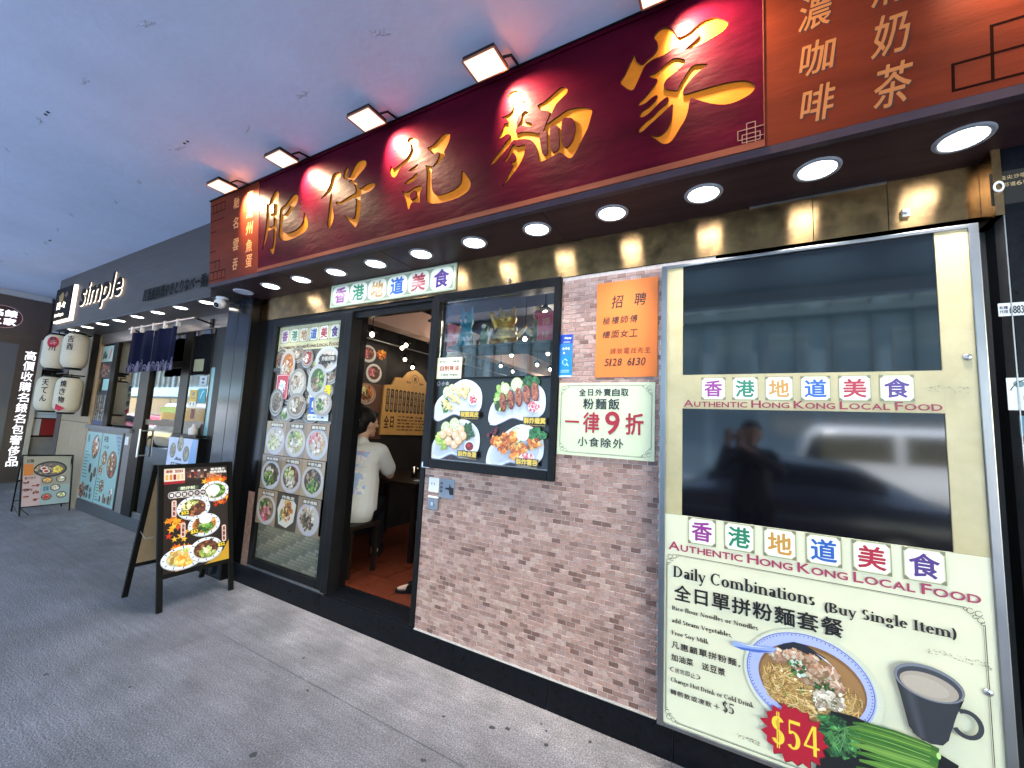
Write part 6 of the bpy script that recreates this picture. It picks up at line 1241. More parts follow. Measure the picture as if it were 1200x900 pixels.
for u, v0, v1, s_ in [(.14, .52, .68, '叉燒飯'), (.27, .31, .45, '油雞飯'), (.91, .19, .36, '燒腩飯')]: p.rrect(X(u-.035), Y(v0), X(u+.035), Y(v1), .012, 'e8c8c0'); p.vtext(s_, X(u-.02), Y(v0+.01), X(u+.02), Y(v1-.01), '6c1c18', .001)
p.build('poster', t)

# ------------------------------------------------------------------ neighbouring restaurant
fasc = M('grey_wood_fascia', (.062, .056, .058), .6, spec=.3, var=.22, vscale=4, stretch=(.5, 3, 7), bump=.15, bscale=14)
ns = thing('restaurant_fascia', 'grey wood grained fascia of the neighbouring restaurant with a backlit logo', 'fascia', (-6.8, -.3, 2.63))
boxp('fascia_board', ns, -9.09, -4.45, -.30, .05, 2.632, 3.398, fasc)
boxp('lower_edge', ns, -9.09, -4.45, -.298, .05, 2.622, 2.6315, M('fascia_edge', (.05, .05, .05), .5))
lt = emis('logo_glow', (1, .78, .58), .2); blk = M('logo_black', (.004, .004, .005), .6, spec=.08)
def logo_text(s, u0, v0, u1, v1, bold, name, glow=True, sh=0.):
    t_ = tag(bpy.data.objects.new(name, bpy.data.meshes.new(name)), '', '') if False else None
    for off, m_, y, b_ in ((.010, lt, -.3165, bold), (0, blk, -.322, bold)):
        if m_ is lt and not glow: continue
        p_ = Print((0, y, 0), (1, 0, 0), (0, 0, 1), m_); p_.text(s, u0+off, v0-off, u1+off, v1-off, 'ffffff', b_, sh); p_.mb.build('glow' if m_ is lt else 'letters', ns)
logo_text('simple', -8.02, 2.79, -6.62, 3.20, .016, 'lettering', True, .12)
mb = MB(); mb.box(-8.98, -8.31, -.345, -.302, 2.745, 3.22, blk); mb.build('logo_block', ns)
mb = MB(); mb.box(-8.30, -8.24, -.335, -.303, 2.70, 3.22, lt); mb.box(-8.95, -8.30, -.335, -.303, 2.705, 2.735, lt); mb.build('glow_edge', ns)
p = Print((0, -.346, 0), (1, 0, 0), (0, 0, 1), decal); p.ell(-8.72, 3.08, .11, .07, '8c6c28', 16, jit=.4); p.ell(-8.52, 3.10, .05, .04, '6c4840', 12, jit=.4); p.build('crest', ns)
p = Print((0, -.3463, 0), (1, 0, 0), (0, 0, 1), lt); p.text('日々', -8.86, 2.90, -8.5, 3.0, 'ffffff', .006); p.text('izakaya', -8.9, 2.78, -8.52, 2.84, 'ffffff', .004); p.mb.build('lit_characters', ns)
p = Print((0, -.325, 0), (1, 0, 0), (0, 0, 1), blk); p.text('居酒屋料理やきとりなべ一番', -5.92, 2.715, -4.52, 2.85, '000000', .006); p.mb.build('letters', ns)
ss = boxp('restaurant_soffit', None, -9.09, -4.45, -.295, .12, 2.6105, 2.6215, M('restaurant_soffit', (.06, .055, .055), .4, var=.2)); struct(ss)
sdl = emis('small_downlight_glow', (1, .93, .84), 1.2)
SL = ['above the two paper lanterns', 'above the beige panel edge', 'above the left menu window', 'above the left glass pane', 'above the left end of the navy curtain', 'above the middle of the navy curtain', 'above the right end of the navy curtain', 'next to the white security camera']
for k in range(8):
    x = -8.56+.548*k; t = thing('small_downlight', 'small warm soffit light '+SL[k], 'downlight', (x, -.205, 2.61), group='small downlights in the restaurant soffit')
    mb = MB(); mb.lathe((0, 0, 0), [(.055, -.001), (.06, -.004), (.072, -.004), (.074, 0)], white, 24); mb.build('rim', t, True); mb = MB(); mb.lathe((0, 0, 0), [(.001, -.0025), (.056, -.0025)], sdl, 20); mb.build('lens', t, True)
    ld = bpy.data.lights.new('small_downlight_beam', 'SPOT'); ld.energy = .5; ld.color = (1, .87, .72); ld.spot_size = rad(110); ld.spot_blend = .6; ld.shadow_soft_size = .04
    lo = bpy.data.objects.new('small_downlight_beam', ld); COL.objects.link(lo); lo.parent = t; lo.location = (0, 0, -.01)
rp = boxp('restaurant_plinth', None, -8.86, -4.54, .10, .30, -.02, .152, M('grey_granite', (.07, .072, .085), .4, var=.3, vscale=30)); struct(rp)
up = boxp('metal_wall_band', None, -8.86, -4.54, .10, .16, 2.452, 2.61, M('brushed_wall_band', (.36, .30, .28), .3, metal=.8, var=.25, vscale=3, stretch=(.5, 1, 6))); struct(up)
bg_ = M('beige_wood_panel', (.40, .29, .185), .5, var=.25, vscale=6, stretch=(7, 7, .4), bump=.1)
bgw = boxp('beige_panel_wall', None, -9.74, -8.54, .095, .16, -.05, 1.255, bg_); struct(bgw)
boxp('wood_panel', bgw, -9.74, -8.54, .095, .16, 1.262, 2.60, bg_); boxp('dark_post', bgw, -9.96, -9.745, .09, .3, -.1, 2.7, M('dark_post', (.02, .02, .025), .4))
# windows
boxp('wood_pilaster', bgw, -8.538, -8.50, .098, .14, .153, 2.45, bg_)
def gpane(par, x0, x1, z0, z1, m=glassd): return boxp('pane', par, x0, x1, .124, .130, z0, z1, m)
rw = thing('menu_window', 'window with dark framed menu posters beside the paper lanterns', 'window', (-8.2, .1, 1.2))
boxp('frame_stile', rw, -8.0, -7.86, .10, .17, 1.2, 2.451, bl); boxp('backing', rw, -8.499, -8.001, .14, .15, 1.2, 2.451, M('dim_interior', (.05, .06, .08), .5)); gpane(rw, -8.499, -8.001, 1.2, 2.451)
p = Print((0, .1238, 0), (1, 0, 0), (0, 0, 1), paper)
p.rect(-8.49, 2.18, -8.06, 2.42, '9cb4ac'); p.rect(-8.49, 1.93, -8.06, 2.17, '3c3434'); p.rect(-8.30, 1.75, -8.06, 1.92, '9cc4c0'); p.rect(-8.49, 1.24, -8.05, 1.74, '46484c')
p.blobs(-8.38, 2.28, .08, .06, ['3c4844', '5c6c64', '2c3430'], 26, .02); p.line([(-8.2, 2.22), (-8.15, 2.38)], .04, 'b05040'); p.blobs(-8.3, 2.05, .17, .09, ['8c5040', '6c4c3c', 'a08878', '2c2420'], 60, .018)
for k in range(5): p.rect(-8.46+k*.08, 1.28, -8.42+k*.08, 1.68, ['8c8c80', '9c8468', 'a8a8a0', '6c6458', '8c9898'][k]); p.blobs(-8.44+k*.08, 1.48, .025, .18, ['2c2c28', 'b0a898', '785c40'], 24, .010)
p.rect(-8.49, 1.22, -8.05, 1.30, '3a4468'); p.build('menu_posters', rw)
rg = thing('tall_window', 'clear restaurant window showing street reflections left of the entrance', 'window', (-7.4, .1, 1.2))
gpane(rg, -7.858, -6.95, 1.265, 2.451, streetglass)
boxp('window_sill', rg, -8.5, -6.93, .06, .18, 1.185, 1.235, M('grey_sill', (.16, .15, .16), .5)); boxp('side_rail', rg, -7.858, -7.845, .10, .12, 1.235, 2.451, bl)
lwp = boxp('lower_wall_panel', None, -8.5, -6.92, .105, .16, .153, 1.184, M('grey_laminate', (.19, .165, .165), .5, var=.12)); struct(lwp)
boxp('black_strip', lwp, -7.22, -7.18, .100, .1045, .16, 1.17, bl)
def menuposter(lab, u0, u1, seed, cut=False):
    t = thing('tall_menu_poster', lab, 'poster', ((u0+u1)/2, .1, .17)); boxp('sheet', t, u0, u1, .0995, .103, .175, 1.135, M('aqua_paper', lin('98bcbc'), .4))
    p = Print((0, .0992, 0), (1, 0, 0), (0, 0, 1), gloss); p.rnd = random.Random(seed); q = p.rnd; w = u1-u0; p.rect(u0+.01, .185, u1-.01, 1.125, '94babc')
    if not cut:
        p.text('丼飯', u0+.08, .98, u0+.16, 1.10, '2c5458', .002); p.ell(u0+w*.70, .93, .135, .17, '4c5c50', 24); p.ell(u0+w*.70, .93, .12, .155, '8c6c5c', 24); p.blobs(u0+w*.70, .93, .10, .13, ['b85040', 'd87060', 'e8e4dc', '4c3c30', 'c89858', '3c5c34'], 90, .018)
        for k in range(9): p.rect(u0+.05, .84-k*.045, u0+.05+q.uniform(.1, .22), .85-k*.045, '2c5458')
        for a, b in ((.55, .62), (.72, .50), (.88, .58)): p.ell(u0+w*a, b, .045, .07, '2c3034'); p.blobs(u0+w*a, b, .035, .055, ['5c4c4c', '8c5c50', '1c2024'], 16, .012)
        p.blobs(u0+.14, .30, .10, .10, ['6c3c34', '8c5444', '3c2c28', 'c08c68'], 60, .018)
        for a in (.5, .62, .80): 
            for b in (.24, .34): p.blobs(u0+w*a, b, .025, .035, ['2c2c30', '6c5c58'], 14, .012)
    else:
        p.poly([(u1-.012, .84), (u1-.012, 1.124), (u1-.22, 1.124)], '7c98b0')
        for k in range(5): p.line([(u1-.15+k*.02, 1.10-k*.05), (u1-.02, 1.09-k*.05)], .012, '3c5878')
        p.text('丼飯', u0+.06, 1.02, u0+.22, 1.10, '2c5458', .003); p.text('一人 36', u0+.08, .93, u0+.26, .98, '2c3438', .003)
        for a, b, r in ((.68, .73, .16), (.25, .80, .085), (.15, .63, .06), (.32, .42, .075)): p.ell(u0+w*a, b, r, r*1.15, '5c4c40', 22); p.ell(u0+w*a, b, r*.9, r*1.03, 'a07050', 20); p.blobs(u0+w*a, b, r*.8, r*.9, ['b85040', 'e8e4dc', '4c3428', 'c89858', '8c4c34', '2c2420'], 60, r*.14)
        for k in range(8): p.rect(u0+.04, .50-k*.04, u0+.04+q.uniform(.05, .16), .512-k*.04, '2c8468')
        p.blobs(u0+w*.85, .35, .05, .06, ['4c4c4c', '8c6c58', 'e0dcd4'], 30, .016)
        for k in range(7): p.rrect(u0+w*(.3+k*.09), .21, u0+w*(.36+k*.09), .29+.02*(k % 3), .01, ['2c3034', 'c8ccd0', '8c6c50', '5c4840', 'b0a090', '3c3c40', 'a88c6c'][k])
    p.build('print', t)
menuposter('aqua rice bowl poster, the left one below the menu window', -8.53, -7.93, 3); menuposter('aqua rice bowl poster with a cut blue corner, right one of the pair', -7.90, -7.24, 8, True)
t = thing('wall_switch', 'small white switch on the grey panel beside the aqua posters', 'switch', (-7.07, .1, 1.02)); mb = MB(); mb.box(-7.12, -7.03, .092, .1045, 1.02, 1.13, white, .004); mb.build('cover', t)
# doorway of the restaurant
rd = thing('restaurant_door', 'black framed glass door of the neighbouring restaurant behind the navy curtain', 'door', (-6.3, .1, .15))
boxp('door_post', rd, -6.94, -6.66, .09, .18, .153, 2.451, bl, .004); boxp('door_post', rd, -5.82, -5.62, .09, .18, .153, 2.451, bl, .004); boxp('header', rd, -6.659, -5.821, .10, .18, 2.02, 2.10, bl)
boxp('pane', rd, -6.659, -5.821, .125, .131, .22, 2.019, streetglass); boxp('pane', rd, -6.659, -5.821, .125, .131, 2.101, 2.451, streetglass); boxp('bottom_rail', rd, -6.659, -5.821, .11, .15, .153, .219, steeld); boxp('mid_rail', rd, -6.659, -5.821, .115, .14, 1.31, 1.375, M('door_wood_rail', (.16, .10, .06), .5))
mb = MB(); mb.tube((-6.60, .06, .9), (-6.60, .06, 1.25), .012, steel); mb.tube((-6.60, .06, .92), (-6.60, .125, .92), .008, steel); mb.tube((-6.60, .06, 1.23), (-6.60, .125, 1.23), .008, steel); mb.build('handle', rd)
boxp('amber_sill_board', rd, -6.5, -5.85, .133, .16, 1.376, 1.47, M('amber_board', (.30, .16, .04), .5)); 
ly = thing('yellow_door_label', 'yellow horizontal label behind the restaurant door glass', 'sticker', (-6.05, .12, 1.45)); boxp('label', ly, -6.30, -5.84, .121, .1245, 1.475, 1.54, M('yellow_label', lin('c8d060'), .5))
bp_ = thing('black_glass_panel', 'black glass side panel with stickers left of the granite column', 'panel', (-5.3, .1, .15)); boxp('panel', bp_, -5.619, -5.16, .10, .14, .153, 2.451, M('black_side_glass', (.010, .011, .013), .06, coat=.5)); boxp('teal_edge', bp_, -5.159, -5.06, .11, .14, .153, 2.0, M('teal_edge_glass', (.10, .26, .30), .2)); boxp('panel', bp_, -5.059, -4.54, .10, .14, .153, 2.451, bl); boxp('upper_trim', bp_, -5.159, -5.06, .11, .14, 2.001, 2.451, bl)
def st2(lab, u0, u1, v0, v1, col, fn=None): return sticker('door_sticker', lab, u0, u1, v0, v1, .097, col, fn)
st2('pale yellowish square notice high on the black glass panel', -5.54, -5.32, 1.965, 2.105, '8c8c70'); st2('white sticker with black marks above the teal sticker', -5.36, -5.20, 1.80, 1.905, 'a8b4bc', lambda p, a, b, c, d: (p.rect(a+.05, c+.02, b-.05, c+.045, '20242c'), p.rect(a+.05, c+.06, b-.05, c+.085, '20242c')))
st2('yellow sticker with a black emblem on the black glass panel', -5.55, -5.375, 1.555, 1.75, 'd8a830', lambda p, a, b, c, d: (p.ell((a+b)/2, d-.045, .035, .025, '2c2410', 12, jit=.4), p.rect(a+.03, d-.10, b-.03, d-.088, '5c4410'), p.rect(a+.01, c+.005, b-.01, c+.06, 'c8ccc8'), p.rect(a+.03, c+.015, a+.06, c+.05, '20242c'), p.rect(a+.10, c+.015, a+.13, c+.05, '20242c')))
st2('teal sticker beside the yellow one on the black glass panel', -5.36, -5.185, 1.60, 1.765, '2c8c9c', lambda p, a, b, c, d: p.line([(a+.06, c+.05), (a+.09, d-.05), (a+.12, d-.03)], .012, 'c0e8e8')); st2('small dark red sticker below the yellow sticker', -5.47, -5.40, 1.42, 1.53, '6c2430')
bt = thing('white_bottle', 'small white bottle on the ledge beside the black glass panel', 'bottle', (-5.27, .06, 1.245)); mb = MB(); mb.lathe((0, 0, 0), [(.001, 0), (.04, 0), (.045, .01), (.045, .07), (.02, .09), (.015, .12), (.001, .12)], M('white_bottle', (.6, .55, .56), .4), 14); mb.build('bottle_body', bt, True)
lg = boxp('ledge', bp_, -5.62, -5.06, .0, .099, 1.225, 1.244, bl)
t, p = sheetthing('bowl_poster', 'white and blue poster with three dark bowls on the lower black glass panel', 'poster', -5.70, -5.05, .60, 1.205, .02, .004, gloss, 'c8cce4'); p.poly([(-5.22, .60), (-5.05, .60), (-5.05, 1.205), (-5.16, 1.205), (-5.20, 1.0)], '6c98cc')
for u, v in ((-5.58, 1.06), (-5.42, 1.14), (-5.27, 1.04), (-5.30, .72)): p.ell(u, v, .07, .085, '54544c', 20); p.ell(u, v, .055, .07, '8c8474', 18); p.blobs(u, v, .045, .055, ['6c6450', 'a89c80', '44443c'], 24, .012)
p.rect(-5.58, .88, -5.34, .93, '20284c'); p.text('外賣自取', -5.56, .89, -5.36, .92, 'e8ecf4', .001); p.poly([(-5.52, .96), (-5.46, 1.0), (-5.42, .975), (-5.38, .99), (-5.34, .96)], '3c4460'); p.text('八折', -5.58, .70, -5.44, .80, 'a02838', .002); p.build('print', t)
boxp('poster_board', bp_, -5.71, -5.04, .0245, .0985, .59, 1.215, bl)
ri = struct(boxp('restaurant_back_wall', None, -9.75, -4.1, 3.2, 3.3, -.1, 2.9, intd)); struct(boxp('restaurant_floor', None, -9.74, -4.11, .31, 3.19, -.05, .15, M('dark_floor', (.04, .035, .03), .3)))
struct(boxp('restaurant_ceiling', None, -9.74, -4.11, .17, 3.19, 2.66, 2.75, intd)); struct(boxp('restaurant_side_wall', None, -4.105, -4.005, .31, 3.19, .15, 2.65, intd))
# navy split curtain on its rod
noren = M('navy_cloth', (.0035, .0045, .019), .9, spec=.05, var=.25, vscale=10); wave = M('wave_print', (.11, .10, .16), .85)
t = thing('door_curtain', 'navy split curtain with a pale wave hem hanging from a rod over the restaurant door', 'curtain', (-6.2, -.08, 2.5))
mb = MB(); mb.tube((-6.95, -.08, 2.53), (-5.22, -.08, 2.53), .014, M('curtain_rod', (.45, .36, .32), .35, metal=.8), n=10); mb.build('rod', t); mb = MB(); mb.tube((-5.24, -.08, 2.53), (-5.24, .10, 2.50), .010, bl, n=8); mb.box(-5.27, -5.21, .085, .10, 2.46, 2.56, bl); mb.tube((-6.93, -.08, 2.53), (-6.93, .10, 2.50), .010, bl, n=8); mb.build('rod_bracket', t)
def clothy(x, z): return -.08+.018*math.sin(x*17)+.010*math.sin(x*39+1)*(2.5-z)*2
for a, b in ((-6.86, -6.245), (-6.235, -5.585)):
    mb = MB(); nx, nz = 26, 12; vs = []
    for j in range(nz+1):
        for i in range(nx+1): x = a+(b-a)*i/nx; z = 1.955+(2.465-1.955)*j/nz; vs.append((x, clothy(x, z), z))
    mb.add(vs, [(j*(nx+1)+i, j*(nx+1)+i+1, (j+1)*(nx+1)+i+1, (j+1)*(nx+1)+i) for j in range(nz) for i in range(nx)], noren, True); mb.build('cloth_half', t)
mb = MB()
for i in range(26):
    x = -6.85+i*.0492; h = .085+.045*abs(math.sin(i*1.7))+.03*(i % 5 == 0)
    for k in range(4):
        r1_ = h-.018*k; pts = []
        for s_ in range(9): tt_ = math.pi*s_/8; xx = x+.028*(1-.2*k)*math.cos(tt_); zz = 1.957+r1_*math.sin(tt_)*.95; pts.append((xx, clothy(xx, zz)-.003-.0008*k-.0001*(i % 3), zz))
        mb.add(pts, [tuple(range(9))], [wave, noren][k % 2] if k else wave)
mb.build('wave_hem', t)
mb = MB()
for x in (-6.84, -6.56, -6.22, -5.93, -5.61): mb.box(x-.016, x+.016, -.097, -.063, 2.46, 2.548, M('white_tab', (.6, .55, .5), .7))
mb.build('hanging_loops', t)
# paper lanterns
lanm = M('lantern_paper', (.50, .465, .375), .7, var=.06, vscale=20)
def lantern(x, y, z, lab, chars, red, rz):
    t = thing('paper_lantern', lab, 'lantern', (x, y, z), rz); mb = MB(); prof = []
    for k in range(33): a = k/32; zz = -.25+.5*a; r = .195*(1-abs(2*a-1)**6*.36)*(1+.012*math.cos(k*math.pi)); prof.append((r, zz))
    mb.lathe((0, 0, 0), prof, lanm, 36); mb.build('shade', t, True)
    for s_ in (-1, 1): mb = MB(); mb.lathe((0, 0, s_*.255), [(.001, s_*.02), (.12, s_*.02), (.128, 0), (.128, -s_*.01)], bl, 24); mb.build('lantern_cap', t, True)
    mb = MB(); mb.tube((0, 0, .26), (0, 0, .31), .01, bl); mb.build('hook', t, True); t.scale = (.74, .74, 1)
    # lettering wrapped round the paper
    def wrap(pts, c, m_): 
        mb2.add([(.199*math.sin(a/.197), -.199*math.cos(a/.197)-.002, b) for a, b in pts[0]], pts[1], m_)
    mb2 = MB(); inkm = M('lantern_ink', (.012, .012, .02), .7); redi = M('lantern_red_ink', (.38, .01, .04), .7)
    def wt(ch, u0, v0, u1, v1, m_):
        vs, fs, (a, b, c2, d) = glyphs(ch)
        for du, dv in ((0, 0), (.003, 0), (0, .003), (-.003, 0)): mb2.add([((.2015+du*.1)*math.sin((u0+(x_-a)/(c2-a)*(u1-u0)+du)/.2), -(.2015+abs(du)*.1+abs(dv)*.2)*math.cos((u0+(x_-a)/(c2-a)*(u1-u0)+du)/.2), v0+(y_-b)/(d-b)*(v1-v0)+dv) for x_, y_ in vs], fs, m_)
    for i, ch in enumerate(chars): wt(ch, -.045, .115-i*.115, .045, .205-i*.115, inkm)
    if red == 'sun':
        pts = [((.2025)*math.sin((.0+.085*math.cos(k*.3142))/.2), -.2025*math.cos((.085*math.cos(k*.3142))/.2), .13+.085*math.sin(k*.3142)) for k in range(20)]; mb2.add(pts, [tuple(range(20))], redi)
        wt('日', -.03, .10, .03, .16, M('lantern_pale_ink', (.5, .2, .2), .7))
    if red == 'fish':
        pts = [(.2025*math.sin(a/.2), -.2025*math.cos(a/.2), b) for a, b in [(-.07, -.13), (.07, -.19), (.0, -.235), (-.06, -.21), (-.08, -.24)]]; mb2.add(pts, [tuple(range(5))], redi)
    mb2.build('lettering', t, True)
RZ = rad(58)
lantern(-8.56, -.15, 2.30, 'upper right paper lantern with black characters near the beige panel', '吉酉', '', rad(50)); lantern(-8.98, -.25, 2.29, 'upper left paper lantern with a red sun, partly behind its neighbour', '料川', 'sun', rad(58))
lantern(-8.56, -.15, 1.65, 'lower right paper lantern with black characters and a small red fish', '焼き物', 'fish', rad(50)); lantern(-8.98, -.25, 1.66, 'lower left paper lantern reading downwards, partly behind its neighbour', '天てん', '', rad(56))
lb_ = bpy.data.objects['paper_lantern.001']
t = thing('lantern_pole', 'black pole and arms carrying the four paper lanterns', 'pole', (-9.1, 0, 0)); mb = MB(); 
for z in (2.60, 1.965): mb.box(-9.0, -8.52, -.21, -.19, z, z+.012, bl); mb.tube((-8.98, -.2, z), (-8.98, .1, z), .010, bl)
mb.box(-8.60, -8.56, .02, .094, 1.35, 2.6, bl); mb.build('arms', t)

# ------------------------------------------------------------------ lobby and watch shop at the far left
gw = struct(boxp('lobby_wall', None, -11.1, -10.9, -.1, 2.5, -.1, 3.4, M('lobby_grey', (.20, .20, .22), .6, var=.15)))
struct(boxp('lobby_back_wall', None, -11.1, -9.75, 2.5, 2.6, -.1, 3.4, M('lobby_dark', (.06, .065, .08), .5))); struct(boxp('lobby_lintel', None, -10.9, -9.095, .05, .3, 2.72, 3.398, M('lobby_beam', (.30, .30, .32), .7)))
t = thing('notice_case', 'black framed notice case with a blue screen, a white sheet and a red poster', 'notice board', (-10.88, .3, .95)); boxp('frame', t, -10.899, -10.86, -.02, .62, .92, 2.56, bl); 
p = Print((-10.859, 0, 0), (0, 1, 0), (0, 0, 1), gloss); p.rect(.02, 2.12, .58, 2.50, '4c74a8'); p.blobs(.25, 2.32, .22, .16, ['a8c8e8', '7098c8', '384c78', 'd0e0f0'], 40, .03); p.rect(.03, 1.52, .58, 1.98, '202228'); p.rect(.02, 1.26, .5, 1.50+.12, 'b0c0d4')
for k in range(6): p.rect(.06, 1.57-k*.05, .40, 1.575-k*.05, '5c6c84')
p.rect(.30, 1.50, .42, 1.60, '5c6470'); p.rect(.02, .95, .12, 1.24, 'b0b8c8'); p.rect(.125, .95, .5, 1.24, '7c1820'); p.build('print', t)
wbn = M('shop_brown_panel', (.052, .038, .036), .45, var=.2, vscale=3)
ws = thing('watch_shop_front', 'dark brown shop front with glowing white vertical characters at the far left', 'shop front', (-10.8, -1, 0))
boxp('wall_panel', ws, -10.9, -10.78, -1.0, -.055, -.05, 2.62, wbn); boxp('header_panel', ws, -10.9, -10.77, -1.0, .01, 2.625, 3.30, wbn); boxp('corner_strip', ws, -10.9, -10.775, -.053, .01, .2, 2.624, M('pale_strip', (.42, .40, .38), .5)); boxp('corner_base', ws, -10.9, -10.772, -.053, .01, .0, .199, bl)
boxp('ceiling_trim', ws, -10.9, -10.74, -1.0, -.02, 3.302, 3.397, M('pale_trim', (.35, .36, .38), .6)); boxp('shop_window', ws, -10.7795, -10.772, -.98, -.30, .5, 2.5, M('bright_shop_window', (.10, .11, .13), .15))
wl_ = emis('sign_white_glow', (.95, .93, 1), .12)
p = Print((-10.7785, 0, 0), (0, 1, 0), (0, 0, 1), wl_); p.vtext('高價收購名錶名包奢侈品', -.215, .42, -.085, 2.42, 'ffffff', .001); p.mb.build('lit_characters', ws)
p = Print((-10.7685, 0, 0), (0, 1, 0), (0, 0, 1), paper); p.ell(-.53, 2.93, .22, .19, 'b89c9c', 36); p.ell(-.53, 2.93, .21, .18, '3c1418', 36); p.build('oval_plate', ws)
p = Print((-10.7655, 0, 0), (0, 1, 0), (0, 0, 1), wl_); p.cells('名錶', -.68, 2.94, -.37, 3.05, 'ffffff', .006); p.cells('之家', -.68, 2.80, -.37, 2.91, 'ffffff', .006); p.mb.build('lit_characters', ws)
p = Print((0, .0495, 0), (1, 0, 0), (0, 0, 1), decal); p.vtext('康樂樓', -10.1, 2.75, -9.8, 3.32, '14141a', .008); o = p.build('building_name', None); tag(o, 'three dark vertical characters on the lobby lintel beside the restaurant fascia', 'lettering')
# second folding board
t = thing('ramen_menu_board', 'low wire framed board with a big noodle bowl poster by the beige panel', 'menu board', (-8.5, -.2, 0))
A2, B2, TA2, TB2 = Vector((-8.40, -.46, .0)), Vector((-8.44, .02, .0)), Vector((-8.50, -.50, .80)), Vector((-8.52, -.01, .78)); C2, D2 = Vector((-8.78, -.46, 0)), Vector((-8.80, .02, 0))
U2 = (B2-A2).normalized(); V2 = (TA2-A2).normalized()
mb = MB(); mb.path([A2, TA2, TB2, B2], .009, bl); mb.path([C2, TA2+Vector((-.02, 0, -.02))], .008, bl); mb.path([D2, TB2+Vector((-.02, 0, -.02))], .008, bl); mb.path([A2.lerp(TA2, .14), A2.lerp(B2, .18), ], .004, bl); mb.path([C2.lerp(TA2, .2), D2.lerp(TB2, .2)], .006, bl); mb.path([A2.lerp(TA2, .14), B2.lerp(TB2, .14)], .007, bl); mb.path([A2, C2.lerp(TA2, .14)], .003, bl); mb.build('wire_frame', t)
q0 = A2.lerp(TA2, .15)+V2*0+U2*.012+Vector((.012, 0, 0)); W2 = (B2-A2).length-.024; H2 = .80*.83
mb = MB(); c0 = [q0, q0+U2*W2, q0+U2*W2+V2*H2, q0+V2*H2]; mb.add(c0+[x+Vector((-.008, 0, 0)) for x in c0], [(0, 1, 2, 3), (7, 6, 5, 4), (0, 4, 5, 1), (1, 5, 6, 2), (2, 6, 7, 3), (3, 7, 4, 0)], M('cream_board', lin('b8b0a0'), .5)); mb.build('panel', t)
p = Print(q0+Vector((.0006, 0, 0)), U2, V2, gloss); p.rect(0, 0, W2, H2, '9c9488'); p.rect(0, .0, W2*.36, H2*.62, 'c0a4a4'); p.rect(0, H2*.62, W2*.2, H2*.85, 'c87838'); p.rect(W2*.36, 0, W2, H2*.4, '98a8ac')
p.text('拉麵', W2*.06, H2*.88, W2*.2, H2*.95, '2c3020', .001); p.ell(W2*.56, H2*.73, W2*.36, H2*.165, '1c1c24', 32); p.ell(W2*.56, H2*.73, W2*.32, H2*.135, '6c5c5c', 30); p.blobs(W2*.52, H2*.73, W2*.27, H2*.10, ['4c4448', '8c7c70', '3c3038', 'a89078'], 70, .010, 1.5); p.blobs(W2*.72, H2*.71, W2*.10, H2*.07, ['e0c048', 'd8b030', 'f0d870'], 36, .010, 1.6)
for a, b in ((.42, .75), (.47, .69)): p.ell(W2*a, H2*b, .036, .026, 'e8d8d0', 16); p.ell(W2*a, H2*b, .024, .016, 'a03030', 14)
for (a, b, c_) in [(.50, .50, 'egg'), (.80, .51, 'fish'), (.68, .34, 'fish'), (.50, .16, 'red'), (.82, .18, 'veg')]: p.ell(W2*a, H2*b, .052, .046, '2c2c34', 20); p.ell(W2*a, H2*b, .044, .038, '9c8c7c', 18); p.blobs(W2*a, H2*b, .034, .028, PAL[c_], 24, .007)
p.text('$107', W2*.03, H2*.54, W2*.26, H2*.59, '5c3434', .001); p.text('$15', W2*.03, H2*.30, W2*.2, H2*.35, '5c3434', .001); p.text('套餐', W2*.42, H2*.28, W2*.54, H2*.38, '2c6c84', .001)
for k in range(6): p.blobs(W2*(.08+.2*(k % 2)), H2*(.48-.07*k), .03, .010, ['8c2c28', '4c2c28', 'b86050'], 10, .007, 2)
p.build('poster', t)

# security camera
t = thing('security_camera', 'white dome security camera under the soffit at the top of the granite column', 'camera', (-4.44, -.20, 2.63))
mb = MB(); mb.lathe((0, 0, 0), [(.001, .0), (.052, 0), (.055, -.012), (.045, -.022)], white, 24); mb.ball((.0, -.01, -.062), .052, white, 20, 14); mb.box(-.095, -.04, -.03, .03, -.09, -.02, white, .01); mb.build('dome_body', t, True)
mb = MB(); d = Vector((.35, -.75, -.5)).normalized(); c = Vector((0, -.01, -.062)); mb.tube(c+d*.03, c+d*.054, .034, white, .030, n=20); mb.tube(c+d*.05, c+d*.0575, .024, blackgloss, n=20); mb.ball(c+d*.052, .014, M('lens_black', (.005, .005, .008), .03), 12, 8); mb.build('lens', t, True)

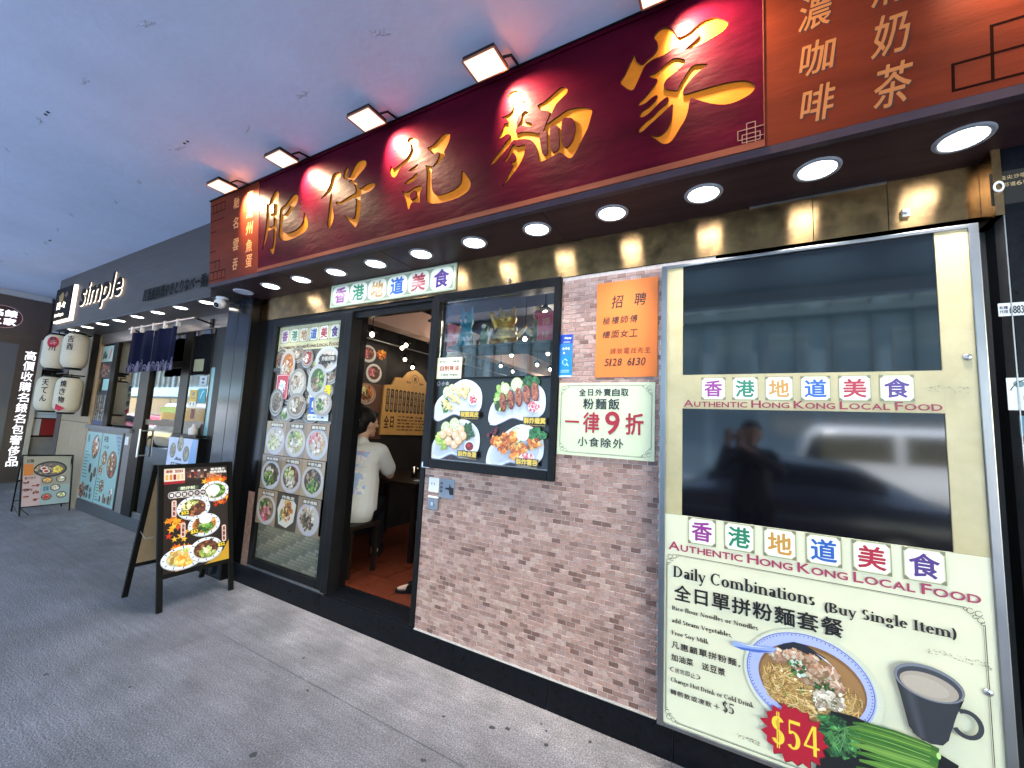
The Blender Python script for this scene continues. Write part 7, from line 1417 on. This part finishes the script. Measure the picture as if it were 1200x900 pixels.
# ------------------------------------------------------------------ the photographer, standing behind the camera and mirrored in the screens
t = thing('person', 'person in dark clothes taking the picture, mirrored in the lower dark screen', 'person', (.10, -2.88, 0)); b = MB()
dk = M('dark_jacket', (.012, .013, .016), .8); 
limb(b, (0, 0, .92), (0, 0, 1.15), .09, .085, skin); limb(b, (0, 0, 1.15), (0, 0, 1.30), .085, .08, skin); limb(b, (0, 0, 1.36), (0, .01, 1.46), .05, .048, skin); head(b, (0, .03, 1.56), (0, 1, 0))
for k in (-1, 1):
    sh0 = (k*.18, 0, 1.34); el = (k*.25-.02, .22, 1.22); wr = (-.16+k*.05, .38, 1.45)
    limb(b, sh0, el, .052, .042, skin); limb(b, el, wr, .040, .027, skin); hand(b, wr, (0.05, .35, 1), (0, 1, 0), skin)
    limb(b, (k*.09, 0, .90), (k*.11, .02, .50), .09, .058, skin); limb(b, (k*.11, .02, .50), (k*.12, -.01, .09), .055, .04, skin); limb(b, (k*.12, -.02, .04), (k*.13, .14, .03), .036, .03, skin)
skinned(b, 'body', t, .010)
b = MB(); limb(b, (-.06, 0, .86), (-.05, 0, 1.15), .125, .12, dk); limb(b, (.06, 0, .86), (.05, 0, 1.15), .125, .12, dk); limb(b, (-.15, 0, 1.33), (.15, 0, 1.33), .085, .085, dk); limb(b, (0, 0, 1.2), (0, 0, 1.38), .14, .075, dk)
for k in (-1, 1): limb(b, (k*.18, 0, 1.33), (k*.25-.02, .22, 1.22), .07, .06, dk); limb(b, (k*.25-.02, .22, 1.22), (-.16+k*.055, .36, 1.42), .056, .042, dk)
skinned(b, 'jacket', t, .012)
b = MB()
for k in (-1, 1): limb(b, (k*.09, 0, .90), (k*.11, .02, .50), .11, .08, jean); limb(b, (k*.11, .02, .50), (k*.12, -.01, .12), .078, .065, jean); limb(b, (k*.12, -.03, .03), (k*.13, .15, .03), .045, .038, dk)
skinned(b, 'trousers', t, .013)
b = MB(); b.ball((0, -.0, 1.60), .107, hairm, 16, 12); b.ball((0, -.03, 1.55), .10, hairm, 14, 10); b.ball((0, .06, 1.645), .06, hairm, 12, 8, (1.2, .9, .6)); skinned(b, 'hair', t, .010)
